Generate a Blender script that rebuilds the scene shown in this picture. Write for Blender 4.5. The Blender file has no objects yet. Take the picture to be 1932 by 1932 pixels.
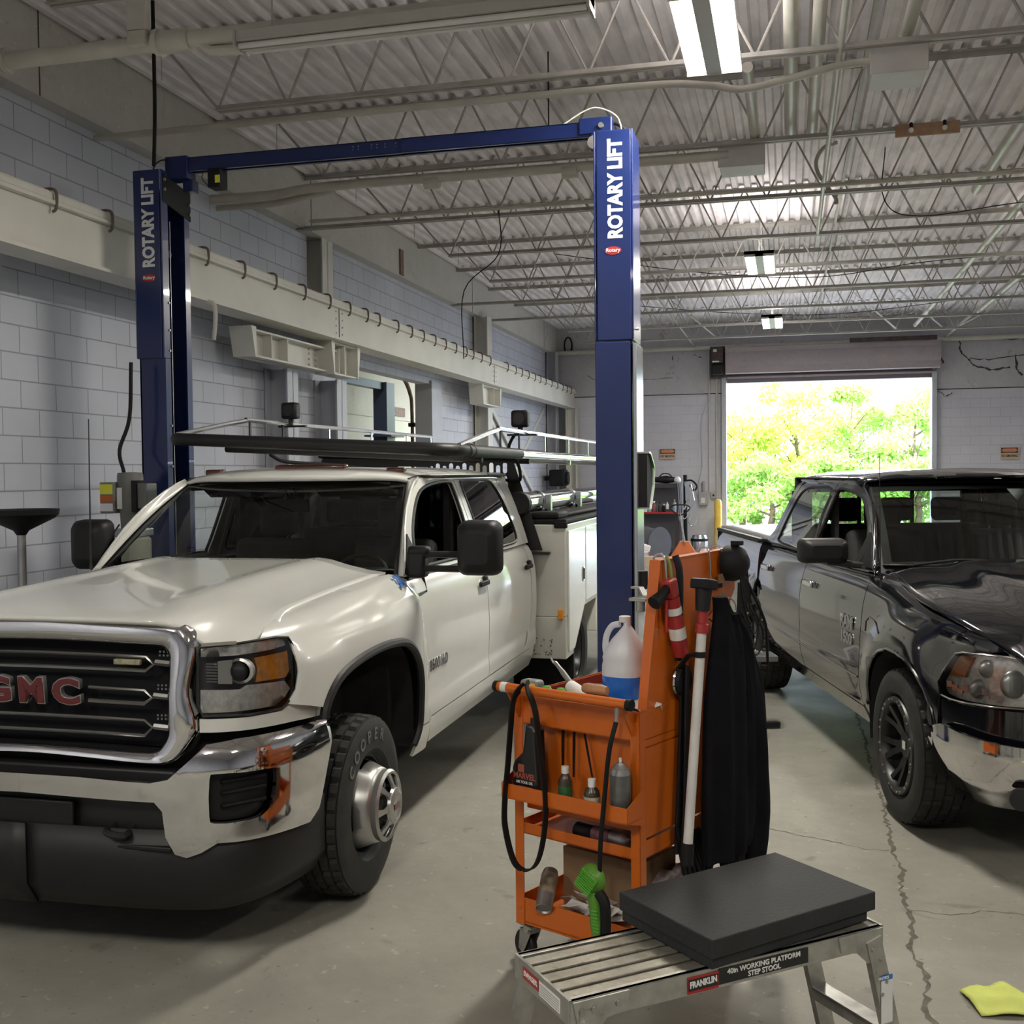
import bpy, bmesh, math, random
import numpy as np
from mathutils import Matrix, Vector, Euler
from mathutils.geometry import delaunay_2d_cdt
random.seed(7)
sc = bpy.context.scene
COL = sc.collection
PI = math.pi
# ---------------- camera, world, exposure ----------------
cd = bpy.data.cameras.new('camera')
cam = bpy.data.objects.new('camera', cd); COL.objects.link(cam)
cam.matrix_world = Matrix(((0.9703141698755569, 0.0019374070600435595, 0.24184015008387785, 0.0),
                           (0.24161506693514667, 0.036103400806401224, -0.9697003165309047, 0.0),
                           (-0.01060995610893192, 0.9993461817128716, 0.03456353464665467, 1.92),
                           (0, 0, 0, 1)))
cd.sensor_width = 36.0; cd.lens = 36.0 * 2095 / 1932; cd.clip_start = .05; cd.clip_end = 300
sc.camera = cam
w = bpy.data.worlds.new('overcast_sky'); sc.world = w; w.use_nodes = True
wn = w.node_tree; wn.nodes.clear()
wo = wn.nodes.new('ShaderNodeOutputWorld'); wb = wn.nodes.new('ShaderNodeBackground')
tc = wn.nodes.new('ShaderNodeTexCoord'); nz = wn.nodes.new('ShaderNodeTexNoise'); nz.inputs['Scale'].default_value = 2.2
cr = wn.nodes.new('ShaderNodeValToRGB')
cr.color_ramp.elements[0].color = (.70, .82, 1, 1); cr.color_ramp.elements[1].color = (.78, .88, 1, 1)
wn.links.new(tc.outputs['Generated'], nz.inputs['Vector']); wn.links.new(nz.outputs['Fac'], cr.inputs['Fac'])
wn.links.new(cr.outputs['Color'], wb.inputs['Color']); wb.inputs['Strength'].default_value = 15
wn.links.new(wb.outputs['Background'], wo.inputs['Surface'])
sc.view_settings.view_transform = 'Standard'; sc.view_settings.look = 'None'
sc.view_settings.gamma = 1; sc.view_settings.use_curve_mapping = False
sc.view_settings.exposure = 0.0
try:
    sc.cycles.use_denoising = True
    sc.cycles.max_bounces = 8; sc.cycles.transparent_max_bounces = 16
    sc.cycles.sample_clamp_indirect = 6
    sc.cycles.caustics_reflective = False; sc.cycles.caustics_refractive = False
except Exception: pass
def area_light(name, loc, sx, sy, power, rot=(0, 0, 0), color=(1, 1, 1), parent=None):
    l = bpy.data.lights.new(name, 'AREA'); l.shape = 'RECTANGLE'; l.size = sx; l.size_y = sy; l.energy = power; l.color = color
    o = bpy.data.objects.new(name, l); COL.objects.link(o); o.location = loc; o.rotation_euler = rot
    if parent: o.parent = parent
    return o
# ---------------- materials ----------------
def mat(name, col, rough=.5, metal=0, spec=.5, noise=0, nscale=6, coat=0, bump=0, bscale=60, emit=None, es=1, rv=0, alpha=None):
    m = bpy.data.materials.new(name); m.use_nodes = True; nt = m.node_tree; b = nt.nodes['Principled BSDF']
    b.inputs['Roughness'].default_value = rough; b.inputs['Metallic'].default_value = metal
    b.inputs['Specular IOR Level'].default_value = spec
    c = (*col, 1)
    if coat: b.inputs['Coat Weight'].default_value = coat; b.inputs['Coat Roughness'].default_value = .04
    t = nt.nodes.new('ShaderNodeTexCoord')
    n = nt.nodes.new('ShaderNodeTexNoise'); n.inputs['Scale'].default_value = nscale; n.inputs['Detail'].default_value = 6
    nt.links.new(t.outputs['Object'], n.inputs['Vector'])
    a = noise or .04
    mx = nt.nodes.new('ShaderNodeMix'); mx.data_type = 'RGBA'
    mx.inputs['A'].default_value = (*[max(0, x * (1 - a)) for x in col], 1); mx.inputs['B'].default_value = (*[min(1, x * (1 + a * .6)) for x in col], 1)
    rr = nt.nodes.new('ShaderNodeMapRange'); rr.inputs['From Min'].default_value = .3; rr.inputs['From Max'].default_value = .7
    nt.links.new(n.outputs['Fac'], rr.inputs['Value']); nt.links.new(rr.outputs['Result'], mx.inputs['Factor'])
    nt.links.new(mx.outputs['Result'], b.inputs['Base Color'])
    if rv:
        r2 = nt.nodes.new('ShaderNodeMapRange'); r2.inputs['To Min'].default_value = max(0, rough - rv); r2.inputs['To Max'].default_value = rough + rv
        nt.links.new(n.outputs['Fac'], r2.inputs['Value']); nt.links.new(r2.outputs['Result'], b.inputs['Roughness'])
    if bump:
        n2 = nt.nodes.new('ShaderNodeTexNoise'); n2.inputs['Scale'].default_value = bscale; n2.inputs['Detail'].default_value = 4
        nt.links.new(t.outputs['Object'], n2.inputs['Vector'])
        bp = nt.nodes.new('ShaderNodeBump'); bp.inputs['Strength'].default_value = bump; bp.inputs['Distance'].default_value = .01
        nt.links.new(n2.outputs['Fac'], bp.inputs['Height']); nt.links.new(bp.outputs['Normal'], b.inputs['Normal'])
    if emit:
        b.inputs['Emission Color'].default_value = (*emit, 1); b.inputs['Emission Strength'].default_value = es
    return m
def glass(name, tint=(.8, .85, .83), refl=1.0, rough=0.0):
    m = bpy.data.materials.new(name); m.use_nodes = True; nt = m.node_tree; nt.nodes.clear()
    o = nt.nodes.new('ShaderNodeOutputMaterial'); mx = nt.nodes.new('ShaderNodeMixShader')
    tr = nt.nodes.new('ShaderNodeBsdfTransparent'); tr.inputs['Color'].default_value = (*tint, 1)
    gl = nt.nodes.new('ShaderNodeBsdfGlossy'); gl.inputs['Roughness'].default_value = rough
    fr = nt.nodes.new('ShaderNodeFresnel'); fr.inputs['IOR'].default_value = 1.62
    mu = nt.nodes.new('ShaderNodeMath'); mu.operation = 'MULTIPLY'; mu.inputs[1].default_value = refl; mu.use_clamp = True
    nt.links.new(fr.outputs[0], mu.inputs[0]); nt.links.new(mu.outputs[0], mx.inputs[0])
    nt.links.new(tr.outputs[0], mx.inputs[1]); nt.links.new(gl.outputs[0], mx.inputs[2]); nt.links.new(mx.outputs[0], o.inputs[0])
    return m
# ---------------- mesh collector ----------------
def hermite(P, n=6, closed=False):
    P = [Vector(p) for p in P]; out = []; N = len(P)
    R = range(N if closed else N - 1)
    for i in R:
        p0 = P[(i - 1) % N] if (closed or i) else P[0] * 2 - P[1]
        p1 = P[i]; p2 = P[(i + 1) % N]
        p3 = P[(i + 2) % N] if (closed or i < N - 2) else P[-1] * 2 - P[-2]
        for k in range(n):
            t = k / n
            out.append(.5 * ((2 * p1) + (p2 - p0) * t + (2 * p0 - 5 * p1 + 4 * p2 - p3) * t * t + (3 * p1 - p0 - 3 * p2 + p3) * t ** 3))
    if not closed: out.append(P[-1])
    return out
def rot(ax, deg): return Matrix.Rotation(math.radians(deg), 4, ax)
def T(x, y, z): return Matrix.Translation((x, y, z))
class G:
    def __init__(s, m=None): s.v = []; s.f = []; s.mi = []; s.m = m or Matrix()
    def add(s, vs, fs, mi=0):
        o = len(s.v); s.v += [tuple(s.m @ Vector(v)) for v in vs]
        flip = s.m.determinant() < 0
        for f in fs:
            f = [i + o for i in f]
            s.f.append(f[::-1] if flip else f); s.mi.append(mi)
        return s
    def bx(s, x0, x1, y0, y1, z0, z1, mi=0):
        if x0 > x1: x0, x1 = x1, x0
        if y0 > y1: y0, y1 = y1, y0
        if z0 > z1: z0, z1 = z1, z0
        return s.add([(x0, y0, z0), (x1, y0, z0), (x1, y1, z0), (x0, y1, z0), (x0, y0, z1), (x1, y0, z1), (x1, y1, z1), (x0, y1, z1)],
              [(0, 3, 2, 1), (4, 5, 6, 7), (0, 1, 5, 4), (1, 2, 6, 5), (2, 3, 7, 6), (3, 0, 4, 7)], mi)
    def box(s, c, d, r=None, mi=0):
        m0 = s.m; s.m = m0 @ T(*c) @ (r or Matrix())
        s.bx(-d[0] / 2, d[0] / 2, -d[1] / 2, d[1] / 2, -d[2] / 2, d[2] / 2, mi); s.m = m0; return s
    def tube(s, P, r, n=8, closed=False, mi=0, caps=True, flat=1.0, up=None):
        P = [Vector(p) for p in P]; N = len(P); rr = r if hasattr(r, '__len__') else [r] * N
        tg = []
        for i in range(N):
            a = P[(i - 1) % N] if (closed or i) else P[i]; b = P[(i + 1) % N] if (closed or i < N - 1) else P[i]
            t = (b - a); tg.append(t.normalized() if t.length > 1e-9 else Vector((0, 0, 1)))
        u = Vector(up) if up else (Vector((0, 0, 1)) if abs(tg[0].z) < .9 else Vector((1, 0, 0)))
        u = (u - tg[0] * u.dot(tg[0])).normalized(); vs = []
        for i in range(N):
            u = u - tg[i] * u.dot(tg[i])
            u = u.normalized() if u.length > 1e-6 else tg[i].orthogonal().normalized()
            w_ = tg[i].cross(u)
            for k in range(n):
                a = 2 * PI * k / n; vs.append(P[i] + (u * math.sin(a) * flat + w_ * math.cos(a)) * rr[i])
        fs = []
        for i in range(N if closed else N - 1):
            j = (i + 1) % N
            for k in range(n): fs.append((i * n + k, i * n + (k + 1) % n, j * n + (k + 1) % n, j * n + k))
        if caps and not closed: fs += [tuple(range(n))[::-1], tuple((N - 1) * n + k for k in range(n))]
        return s.add(vs, fs, mi)
    def cyl(s, a, b, r, n=16, mi=0, r2=None): return s.tube([a, b], [r, r if r2 is None else r2], n, mi=mi)
    def lathe(s, prof, n=24, mi=0, ax='z', c=(0, 0, 0), caps=True, a0=0, a1=360):
        vs = []; full = abs(a1 - a0) >= 360; nn = n if full else n + 1
        for r_, h in prof:
            for k in range(nn):
                a = math.radians(a0) + math.radians(a1 - a0) * k / n; x, y = r_ * math.cos(a), r_ * math.sin(a)
                p = {'z': (x, y, h), 'x': (h, x, y), 'y': (y, h, x)}[ax]; vs.append((p[0] + c[0], p[1] + c[1], p[2] + c[2]))
        fs = []
        for i in range(len(prof) - 1):
            for k in range(n):
                k2 = (k + 1) % nn; fs.append((i * nn + k, i * nn + k2, (i + 1) * nn + k2, (i + 1) * nn + k))
        if caps and full:
            if prof[0][0] > 1e-5: fs.append(tuple(range(n))[::-1])
            if prof[-1][0] > 1e-5: fs.append(tuple((len(prof) - 1) * n + k for k in range(n)))
        return s.add(vs, fs, mi)
    def prism(s, poly, h0, h1, ax='z', mi=0):
        n = len(poly); A = sum(poly[i][0] * poly[(i + 1) % n][1] - poly[(i + 1) % n][0] * poly[i][1] for i in range(n))
        if A < 0: poly = poly[::-1]
        def q(a, b, h): return {'z': (a, b, h), 'x': (h, a, b), 'y': (a, h, b)}[ax]
        vs = [q(a, b, h0) for a, b in poly] + [q(a, b, h1) for a, b in poly]
        fs = [tuple(range(n))[::-1], tuple(range(n, 2 * n))] + [(i, (i + 1) % n, n + (i + 1) % n, n + i) for i in range(n)]
        if (h1 < h0) != (ax == 'y'): fs = [f[::-1] for f in fs]
        return s.add(vs, fs, mi)
    def sweep(s, prof, P, up=(0, 0, 1), closed=False, mi=0, caps=True):
        """prof: closed 2D polygon (side, up) swept along P"""
        P = [Vector(p) for p in P]; N = len(P); up = Vector(up); n = len(prof); vs = []
        for i in range(N):
            a = P[(i - 1) % N] if (closed or i) else P[i]; b = P[(i + 1) % N] if (closed or i < N - 1) else P[i]
            t = (b - a).normalized(); sd = t.cross(up).normalized(); u2 = sd.cross(t)
            k = 1.0
            if (closed or 0 < i < N - 1):
                t1 = (P[i] - P[i - 1]).normalized(); k = 1 / max(.5, math.sqrt(max(.01, (1 + t1.dot((P[(i + 1) % N] - P[i]).normalized())) / 2)))
            for x, y in prof: vs.append(P[i] + sd * x * k + u2 * y)
        fs = []
        for i in range(N if closed else N - 1):
            j = (i + 1) % N
            for k in range(n): fs.append((i * n + k, i * n + (k + 1) % n, j * n + (k + 1) % n, j * n + k))
        if caps and not closed: fs += [tuple(range(n))[::-1], tuple((N - 1) * n + k for k in range(n))]
        return s.add(vs, fs, mi)
    def grid(s, rows, mi=0, wrap=False):
        n = len(rows[0]); vs = [p for r in rows for p in r]; fs = []
        for i in range(len(rows) - 1):
            for k in range(n if wrap else n - 1):
                fs.append((i * n + k, i * n + (k + 1) % n, (i + 1) * n + (k + 1) % n, (i + 1) * n + k))
        return s.add(vs, fs, mi)
    def sph(s, c, r, n=16, mi=0, sc_=(1, 1, 1)):
        prof = [(r * math.sin(PI * i / (n // 2)) + 1e-6, -r * math.cos(PI * i / (n // 2))) for i in range(n // 2 + 1)]
        m0 = s.m; s.m = m0 @ T(*c) @ Matrix.Diagonal((*sc_, 1)); s.lathe(prof, n, mi, caps=False); s.m = m0; return s
    def build(s, name, mats, parent=None, ang=35, bevel=0, seg=2, solid=0, weld=False, fixn=False):
        me = bpy.data.meshes.new(name); me.from_pydata(s.v, [], s.f)
        if not isinstance(mats, (list, tuple)): mats = [mats]
        for m in mats: me.materials.append(m)
        if len(mats) > 1:
            me.polygons.foreach_set('material_index', s.mi)
        if weld or fixn:
            b = bmesh.new(); b.from_mesh(me)
            if weld: bmesh.ops.remove_doubles(b, verts=b.verts, dist=1e-4)
            if fixn: bmesh.ops.recalc_face_normals(b, faces=b.faces)
            b.to_mesh(me); b.free()
        me.validate(); me.update()
        if ang:
            me.shade_smooth()
            me.set_sharp_from_angle(angle=math.radians(ang))
        o = bpy.data.objects.new(name, me); COL.objects.link(o)
        if solid:
            md = o.modifiers.new('s', 'SOLIDIFY'); md.thickness = abs(solid); md.offset = -1 if solid > 0 else 1
        if bevel:
            md = o.modifiers.new('b', 'BEVEL'); md.width = bevel; md.segments = seg; md.limit_method = 'ANGLE'; md.angle_limit = math.radians(40)
            md.harden_normals = False
        if parent: o.parent = parent
        return o
def thing(name, label, cat, loc=(0, 0, 0), rz=0, group=None):
    o = bpy.data.objects.new(name, None); COL.objects.link(o); o.empty_display_size = .1
    o.location = loc; o.rotation_euler = (0, 0, math.radians(rz)); o['label'] = label; o['category'] = cat
    if group: o['group'] = group
    return o
def tag(o, label, cat, group=None, kind=None):
    o['label'] = label; o['category'] = cat
    if group: o['group'] = group
    if kind: o['kind'] = kind
    return o
def struct(o): o['kind'] = 'structure'; return o
def dup(o, parent=None, loc=None, rz=None, label=None):
    c = o.copy(); COL.objects.link(c)
    if parent: c.parent = parent
    for ch in [x for x in bpy.data.objects if x.parent == o and x != c]: dup(ch, c)
    if loc is not None: c.location = loc
    if rz is not None: c.rotation_euler = (0, 0, math.radians(rz))
    if label: c['label'] = label
    return c
def text(name, s, size, M, parent, m, ext=.001, bold=0, sx=1, align='CENTER', shear=0, gap=1, ls=1):
    c = bpy.data.curves.new(name, 'FONT'); c.body = s; c.size = size; c.extrude = ext; c.offset = bold
    c.align_x = align; c.align_y = 'CENTER'; c.shear = shear; c.space_character = gap; c.space_line = ls; c.resolution_u = 3
    o = bpy.data.objects.new(name, c); COL.objects.link(o)
    me = bpy.data.meshes.new_from_object(o); me.name = name
    me.transform(M @ Matrix.Diagonal((sx, 1, 1, 1)))
    bpy.data.objects.remove(o); bpy.data.curves.remove(c)
    me.materials.clear(); me.materials.append(m)
    if M.determinant() < 0: me.flip_normals()
    o = bpy.data.objects.new(name, me); COL.objects.link(o)
    if parent: o.parent = parent
    return o
def basis(o, x, y):
    """matrix with columns x, y, x cross y and origin o (text plane)"""
    x = Vector(x).normalized(); y = Vector(y); y = (y - x * y.dot(x)).normalized(); z = x.cross(y)
    m = Matrix((x, y, z)).transposed().to_4x4(); m.translation = Vector(o); return m
def circ(cx, cy, r, n=24, a0=0): return [(cx + r * math.cos(a0 + 2 * PI * i / n), cy + r * math.sin(a0 + 2 * PI * i / n)) for i in range(n)]
def rrect(x0, x1, y0, y1, r, n=4):
    o = []
    for cx, cy, a in ((x1 - r, y1 - r, 0), (x0 + r, y1 - r, 90), (x0 + r, y0 + r, 180), (x1 - r, y0 + r, 270)):
        for k in range(n + 1):
            t = math.radians(a + 90 * k / n); o.append((cx + r * math.cos(t), cy + r * math.sin(t)))
    return o
def smooth2(P, n=5, closed=True):
    return [(p.x, p.y) for p in hermite([(a, b, 0) for a, b in P], n, closed)]
def inside(P, x, y):
    c = False; j = len(P) - 1
    for i in range(len(P)):
        if (P[i][1] > y) != (P[j][1] > y) and x < (P[j][0] - P[i][0]) * (y - P[i][1]) / (P[j][1] - P[i][1]) + P[i][0]: c = not c
        j = i
    return c
def cdt(outer, holes=(), step=.05, extra=(), sy=None):
    """triangulated flat region: (pts, faces)"""
    def dens(L):
        o = []
        for i in range(len(L)):
            a = L[i]; b = L[(i + 1) % len(L)]; d = math.dist(a, b); k = max(1, int(d / step + .5))
            for j in range(k): o.append((a[0] + (b[0] - a[0]) * j / k, a[1] + (b[1] - a[1]) * j / k))
        return o
    loops = [dens(outer)] + [dens(h) for h in holes]
    V = []; E = []; F = []
    for L in loops:
        o = len(V); V += L; n = len(L); E += [(o + i, o + (i + 1) % n) for i in range(n)]
    B = np.array(V)
    xs = [p[0] for p in outer]; ys = [p[1] for p in outer]; sy = sy or step
    nx = int((max(xs) - min(xs)) / step) + 1; ny = int((max(ys) - min(ys)) / sy) + 1
    for i in range(nx + 1):
        for j in range(ny + 1):
            p = (min(xs) + i * step, min(ys) + j * sy)
            if np.min((B[:, 0] - p[0]) ** 2 + (B[:, 1] - p[1]) ** 2) < (min(step, sy) * .45) ** 2: continue
            if inside(outer, *p) and not any(inside(h, *p) for h in holes): V.append(p)
    for p in extra: V.append(p)
    r = delaunay_2d_cdt([Vector(p) for p in V], E, [], 0, 1e-6)
    pts = [(p.x, p.y) for p in r[0]]; fs = []
    for f in r[2]:
        cx = sum(pts[i][0] for i in f) / 3; cy = sum(pts[i][1] for i in f) / 3
        if inside(outer, cx, cy) and not any(inside(h, cx, cy) for h in holes): fs.append(tuple(f))
    return pts, fs
def panel(name, fn, outer, m, parent, holes=(), step=.05, thick=.012, sy=None, flip=False, ang=40):
    """a sheet cut to a 2D outline and laid on the surface fn(a, b) -> (x, y, z)"""
    p, f = cdt(outer, holes, step, sy=sy)
    g = G(); g.add([fn(a, b) for a, b in p], [t[::-1] for t in f] if flip else f)
    return g.build(name, m, parent, ang=ang, solid=thick)
# ================= materials of the building =================
def cmu(name, col, mort, axis, bw=.406, bh=.2032, mw=.012, var=.05):
    m = mat(name, col, .6, noise=.05, nscale=1.2); nt = m.node_tree; b = nt.nodes['Principled BSDF']
    t = nt.nodes['Texture Coordinate']; sp = nt.nodes.new('ShaderNodeSeparateXYZ'); cb = nt.nodes.new('ShaderNodeCombineXYZ')
    nt.links.new(t.outputs['Object'], sp.inputs[0]); nt.links.new(sp.outputs[axis], cb.inputs[0]); nt.links.new(sp.outputs['Z'], cb.inputs[1])
    br = nt.nodes.new('ShaderNodeTexBrick'); br.inputs['Scale'].default_value = 1; br.inputs['Brick Width'].default_value = bw; br.inputs['Row Height'].default_value = bh
    br.inputs['Mortar Size'].default_value = mw / 2; br.inputs['Mortar Smooth'].default_value = .4; br.offset = .5; br.inputs['Bias'].default_value = 0
    br.inputs['Color1'].default_value = (*col, 1); br.inputs['Color2'].default_value = (*[c * (1 - var) for c in col], 1); br.inputs['Mortar'].default_value = (*mort, 1)
    nt.links.new(cb.outputs[0], br.inputs['Vector'])
    n = nt.nodes.new('ShaderNodeTexNoise'); n.inputs['Scale'].default_value = .9; n.inputs['Detail'].default_value = 8; nt.links.new(t.outputs['Object'], n.inputs['Vector'])
    r = nt.nodes.new('ShaderNodeMapRange'); r.inputs['From Min'].default_value = .3; r.inputs['From Max'].default_value = .7; r.inputs['To Min'].default_value = .88; r.inputs['To Max'].default_value = 1.05
    nt.links.new(n.outputs['Fac'], r.inputs['Value'])
    mx = nt.nodes.new('ShaderNodeMix'); mx.data_type = 'RGBA'; mx.blend_type = 'MULTIPLY'; mx.inputs['Factor'].default_value = 1
    nt.links.new(br.outputs['Color'], mx.inputs['A']); nt.links.new(r.outputs['Result'], mx.inputs['B']); nt.links.new(mx.outputs['Result'], b.inputs['Base Color'])
    bp = nt.nodes.new('ShaderNodeBump'); bp.inputs['Strength'].default_value = .6; bp.inputs['Distance'].default_value = .006; bp.invert = True
    n3 = nt.nodes.new('ShaderNodeTexNoise'); n3.inputs['Scale'].default_value = 60; nt.links.new(t.outputs['Object'], n3.inputs['Vector'])
    ad = nt.nodes.new('ShaderNodeMath'); ad.operation = 'MULTIPLY_ADD'; ad.inputs[1].default_value = .12
    nt.links.new(n3.outputs['Fac'], ad.inputs[0]); nt.links.new(br.outputs['Fac'], ad.inputs[2])
    nt.links.new(ad.outputs[0], bp.inputs['Height']); nt.links.new(bp.outputs['Normal'], b.inputs['Normal'])
    return m
def stained(name, col, col2, rough, scale, spots=(.2, .19, .16), spot_amt=.5, rv=.1, bump=.08):
    m = mat(name, col, rough, noise=0); nt = m.node_tree; b = nt.nodes['Principled BSDF']; t = nt.nodes['Texture Coordinate']
    def noise(s, d=8, r=.6, dist=0):
        n = nt.nodes.new('ShaderNodeTexNoise'); n.inputs['Scale'].default_value = s; n.inputs['Detail'].default_value = d; n.inputs['Roughness'].default_value = r
        n.inputs['Distortion'].default_value = dist; nt.links.new(t.outputs['Object'], n.inputs['Vector']); return n.outputs['Fac']
    def ramp(f, a, b_, c=0, d=1):
        r = nt.nodes.new('ShaderNodeMapRange'); r.inputs['From Min'].default_value = a; r.inputs['From Max'].default_value = b_
        r.inputs['To Min'].default_value = c; r.inputs['To Max'].default_value = d; nt.links.new(f, r.inputs['Value']); return r.outputs['Result']
    def mix(f, A, B):
        x = nt.nodes.new('ShaderNodeMix'); x.data_type = 'RGBA'; nt.links.new(f, x.inputs['Factor'])
        for k, v in (('A', A), ('B', B)):
            if isinstance(v, tuple): x.inputs[k].default_value = (*v, 1)
            else: nt.links.new(v, x.inputs[k])
        return x.outputs['Result']
    c = mix(ramp(noise(scale, 10, .65, .6), .32, .68), col, col2)
    c = mix(ramp(noise(scale * 9, 6, .7), .35, .75, 0, .35), c, tuple(x * .8 for x in col2))
    c = mix(ramp(noise(scale * 3.1, 4, .5, 1.2), .64, .72, 0, spot_amt), c, spots)
    c = mix(ramp(noise(scale * 30, 3, .5), .68, .72, 0, .7), c, spots)
    c = mix(ramp(noise(scale * 22, 3, .5, .5), .66, .70, 0, .45), c, tuple(min(1, x * 1.35) for x in col))
    nt.links.new(c, b.inputs['Base Color'])
    nt.links.new(ramp(noise(scale * 2.3, 8), .3, .7, rough - rv, rough + rv), b.inputs['Roughness'])
    bp = nt.nodes.new('ShaderNodeBump'); bp.inputs['Strength'].default_value = bump; bp.inputs['Distance'].default_value = .01
    nt.links.new(noise(scale * 40, 5), bp.inputs['Height']); nt.links.new(bp.outputs['Normal'], b.inputs['Normal'])
    return m
M_floor = stained('floor_concrete', (.315, .305, .265), (.225, .218, .188), .62, .9, (.12, .11, .095), .6, .12)
M_crack = mat('crack_dirt', (.13, .12, .1), .9, noise=.4, nscale=20)
M_cmuL = cmu('painted_block', (.62, .645, .735), (.34, .35, .42), 'Y')
M_cmuB = cmu('painted_block_back', (.60, .60, .665), (.50, .50, .56), 'X', mw=.007, var=.02)
M_conc = stained('painted_concrete', (.62, .60, .57), (.55, .53, .50), .7, .9, (.38, .34, .30), .35)
M_concg = stained('painted_concrete_grey', (.55, .545, .58), (.47, .46, .49), .7, 1.3, (.25, .22, .21), .5)
M_beam = mat('cream_beam_paint', (.72, .71, .65), .5, noise=.08, nscale=2)
M_colg = mat('grey_column_paint', (.50, .51, .56), .5, noise=.08, nscale=3)
M_deck = mat('roof_deck_paint', (.84, .79, .81), .6, noise=.16, nscale=2.5)
M_joist = mat('joist_paint', (.44, .42, .385), .55, noise=.15, nscale=9)
M_pipe = mat('pipe_paint', (.58, .56, .49), .4, noise=.1, nscale=5)
M_boxp = mat('box_paint', (.6, .58, .56), .5, noise=.1, nscale=4)
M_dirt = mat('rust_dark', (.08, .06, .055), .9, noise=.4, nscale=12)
M_black = mat('black_rubber', (.007, .007, .008), .65, spec=.3, noise=.3, nscale=12)
M_blackp = mat('black_plastic', (.009, .009, .010), .5, spec=.35, noise=.2, nscale=20, bump=.08, bscale=300)
M_steel = mat('dull_steel', (.45, .45, .44), .38, metal=.9, noise=.15, nscale=12, rv=.1)
M_chrome = mat('chrome', (.72, .72, .73), .07, metal=1, noise=.04, nscale=3)
M_white = mat('white_plastic', (.8, .8, .8), .4)
M_paper = mat('paper_white', (.75, .75, .73), .7, noise=.08)
M_red = mat('red_plastic', (.45, .03, .03), .35, noise=.15)
M_yellow = mat('yellow_paint', (.75, .52, .08), .45, noise=.15, nscale=5)
M_ochre = mat('rust_brown', (.20, .13, .09), .7, noise=.4, nscale=9)
# ================= floor =================
crk = [[(.52, 6.9), (.515, 6.2), (.50, 5.8), (.53, 5.55), (.49, 5.28), (.51, 4.92), (.47, 4.6), (.50, 4.36), (.47, 4.15), (.50, 3.9), (.48, 3.4), (.5, 2.6)],
       [(-.35, 6.1), (-.11, 6.07), (.05, 5.96), (.19, 5.93), (.36, 5.83), (.52, 5.83)], [(.516, 5.05), (.7, 5.03), (.84, 5.12), (.98, 5.10), (1.3, 5.14)],
       [(.51, 9.5), (.52, 8.3), (.515, 7.4), (.52, 6.9)], [(-.9, 9.2), (-.2, 9.6), (.4, 9.45), (1.3, 9.6)], [(-1.2, 7.0), (-.8, 6.95), (-.5, 7.1)],
       [(-2.4, 3.1), (-1.9, 3.0), (-1.55, 3.12), (-1.2, 3.05)], [(-.6, 14.2), (.6, 14.6), (1.9, 14.4)], [(-1, 12.2), (.3, 12.4), (1.2, 12.1)], [(-1.1, 17.2), (.3, 17.0), (1.4, 17.3)]]
g = G(); g.add([(-5.6, -7, 0), (9.6, -7, 0), (9.6, 26.4, 0), (-5.6, 26.4, 0)], [(0, 1, 2, 3)])
for ci, L in enumerate(crk):
    wd = .011 if ci in (0, 3) else .0045
    L2 = []
    for i in range(len(L) - 1):
        a, b = Vector((*L[i], 0)), Vector((*L[i + 1], 0)); n_ = max(2, int((b - a).length / .03))
        for k in range(n_):
            p = a.lerp(b, k / n_); q = (b - a).normalized().cross(Vector((0, 0, 1))); L2.append((p + q * random.uniform(-.012, .012), q))
    vs = []
    for p, q in L2:
        w_ = wd * random.uniform(.25, 1.3); vs += [(p.x - q.x * w_, p.y - q.y * w_, .0008), (p.x + q.x * w_, p.y + q.y * w_, .0008)]
    g.add(vs, [(2 * i, 2 * i + 1, 2 * i + 3, 2 * i + 2) for i in range(len(L2) - 1)], 1)
struct(g.build('floor', [M_floor, M_crack], ang=0))
M_ground = stained('gravel_yard', (.42, .41, .38), (.34, .33, .3), .9, 1.5)
struct(G().add([(-40, 26.4, -.03), (50, 26.4, -.03), (50, 90, -.03), (-40, 90, -.03)], [(0, 1, 2, 3)]).build('trim_1', M_ground, ang=0))
# ================= walls =================
XW = -5.5; OY0, OY1 = 13.07, 16.75
g = G()
g.bx(XW - .2, XW, -6.8, 12.2, 0, 4.74); g.bx(XW - .2, XW, 12.2, 12.65, 0, 3.3); g.bx(XW - .2, XW, 12.65, OY0, 0, 4.74)
g.bx(XW - .2, XW, OY1 + .5, 26.2, 0, 4.74); g.bx(XW - .2, XW, OY0, OY1 + .5, 3.35, 4.74)
struct(g.build('wall_left', M_cmuL, ang=0))
g = G()   # roof tie beam over the block
g.bx(XW - .25, -5.35, -6.8, 26.1, 4.74, 5.37)
for y in (7.2, 12.0, 18.75, 24.6): g.bx(-5.352, -5.347, y, y + .012, 4.74, 5.37, 1)
g.bx(-5.352, -5.33, 15.0, 15.14, 4.76, 5.12, 2)
struct(g.build('trim_2', [M_conc, M_dirt, M_ochre], ang=0))
g = G()
g.bx(-5.7, -1.47, 26, 26.25, 0, 3.70); g.bx(3.05, 9.2, 26, 26.25, 0, 3.66)
g.bx(-5.7, -1.47, 25.97, 26.25, 3.72, 5.35, 1); g.bx(3.05, 9.2, 25.97, 26.25, 3.68, 5.35, 1); g.bx(-1.47, 3.05, 26.0, 26.25, 3.94, 5.35, 1)
g.bx(-5.7, -1.47, 26.02, 26.2, 3.69, 3.73, 2); g.bx(3.05, 9.2, 26.02, 26.2, 3.65, 3.69, 2)
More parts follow.
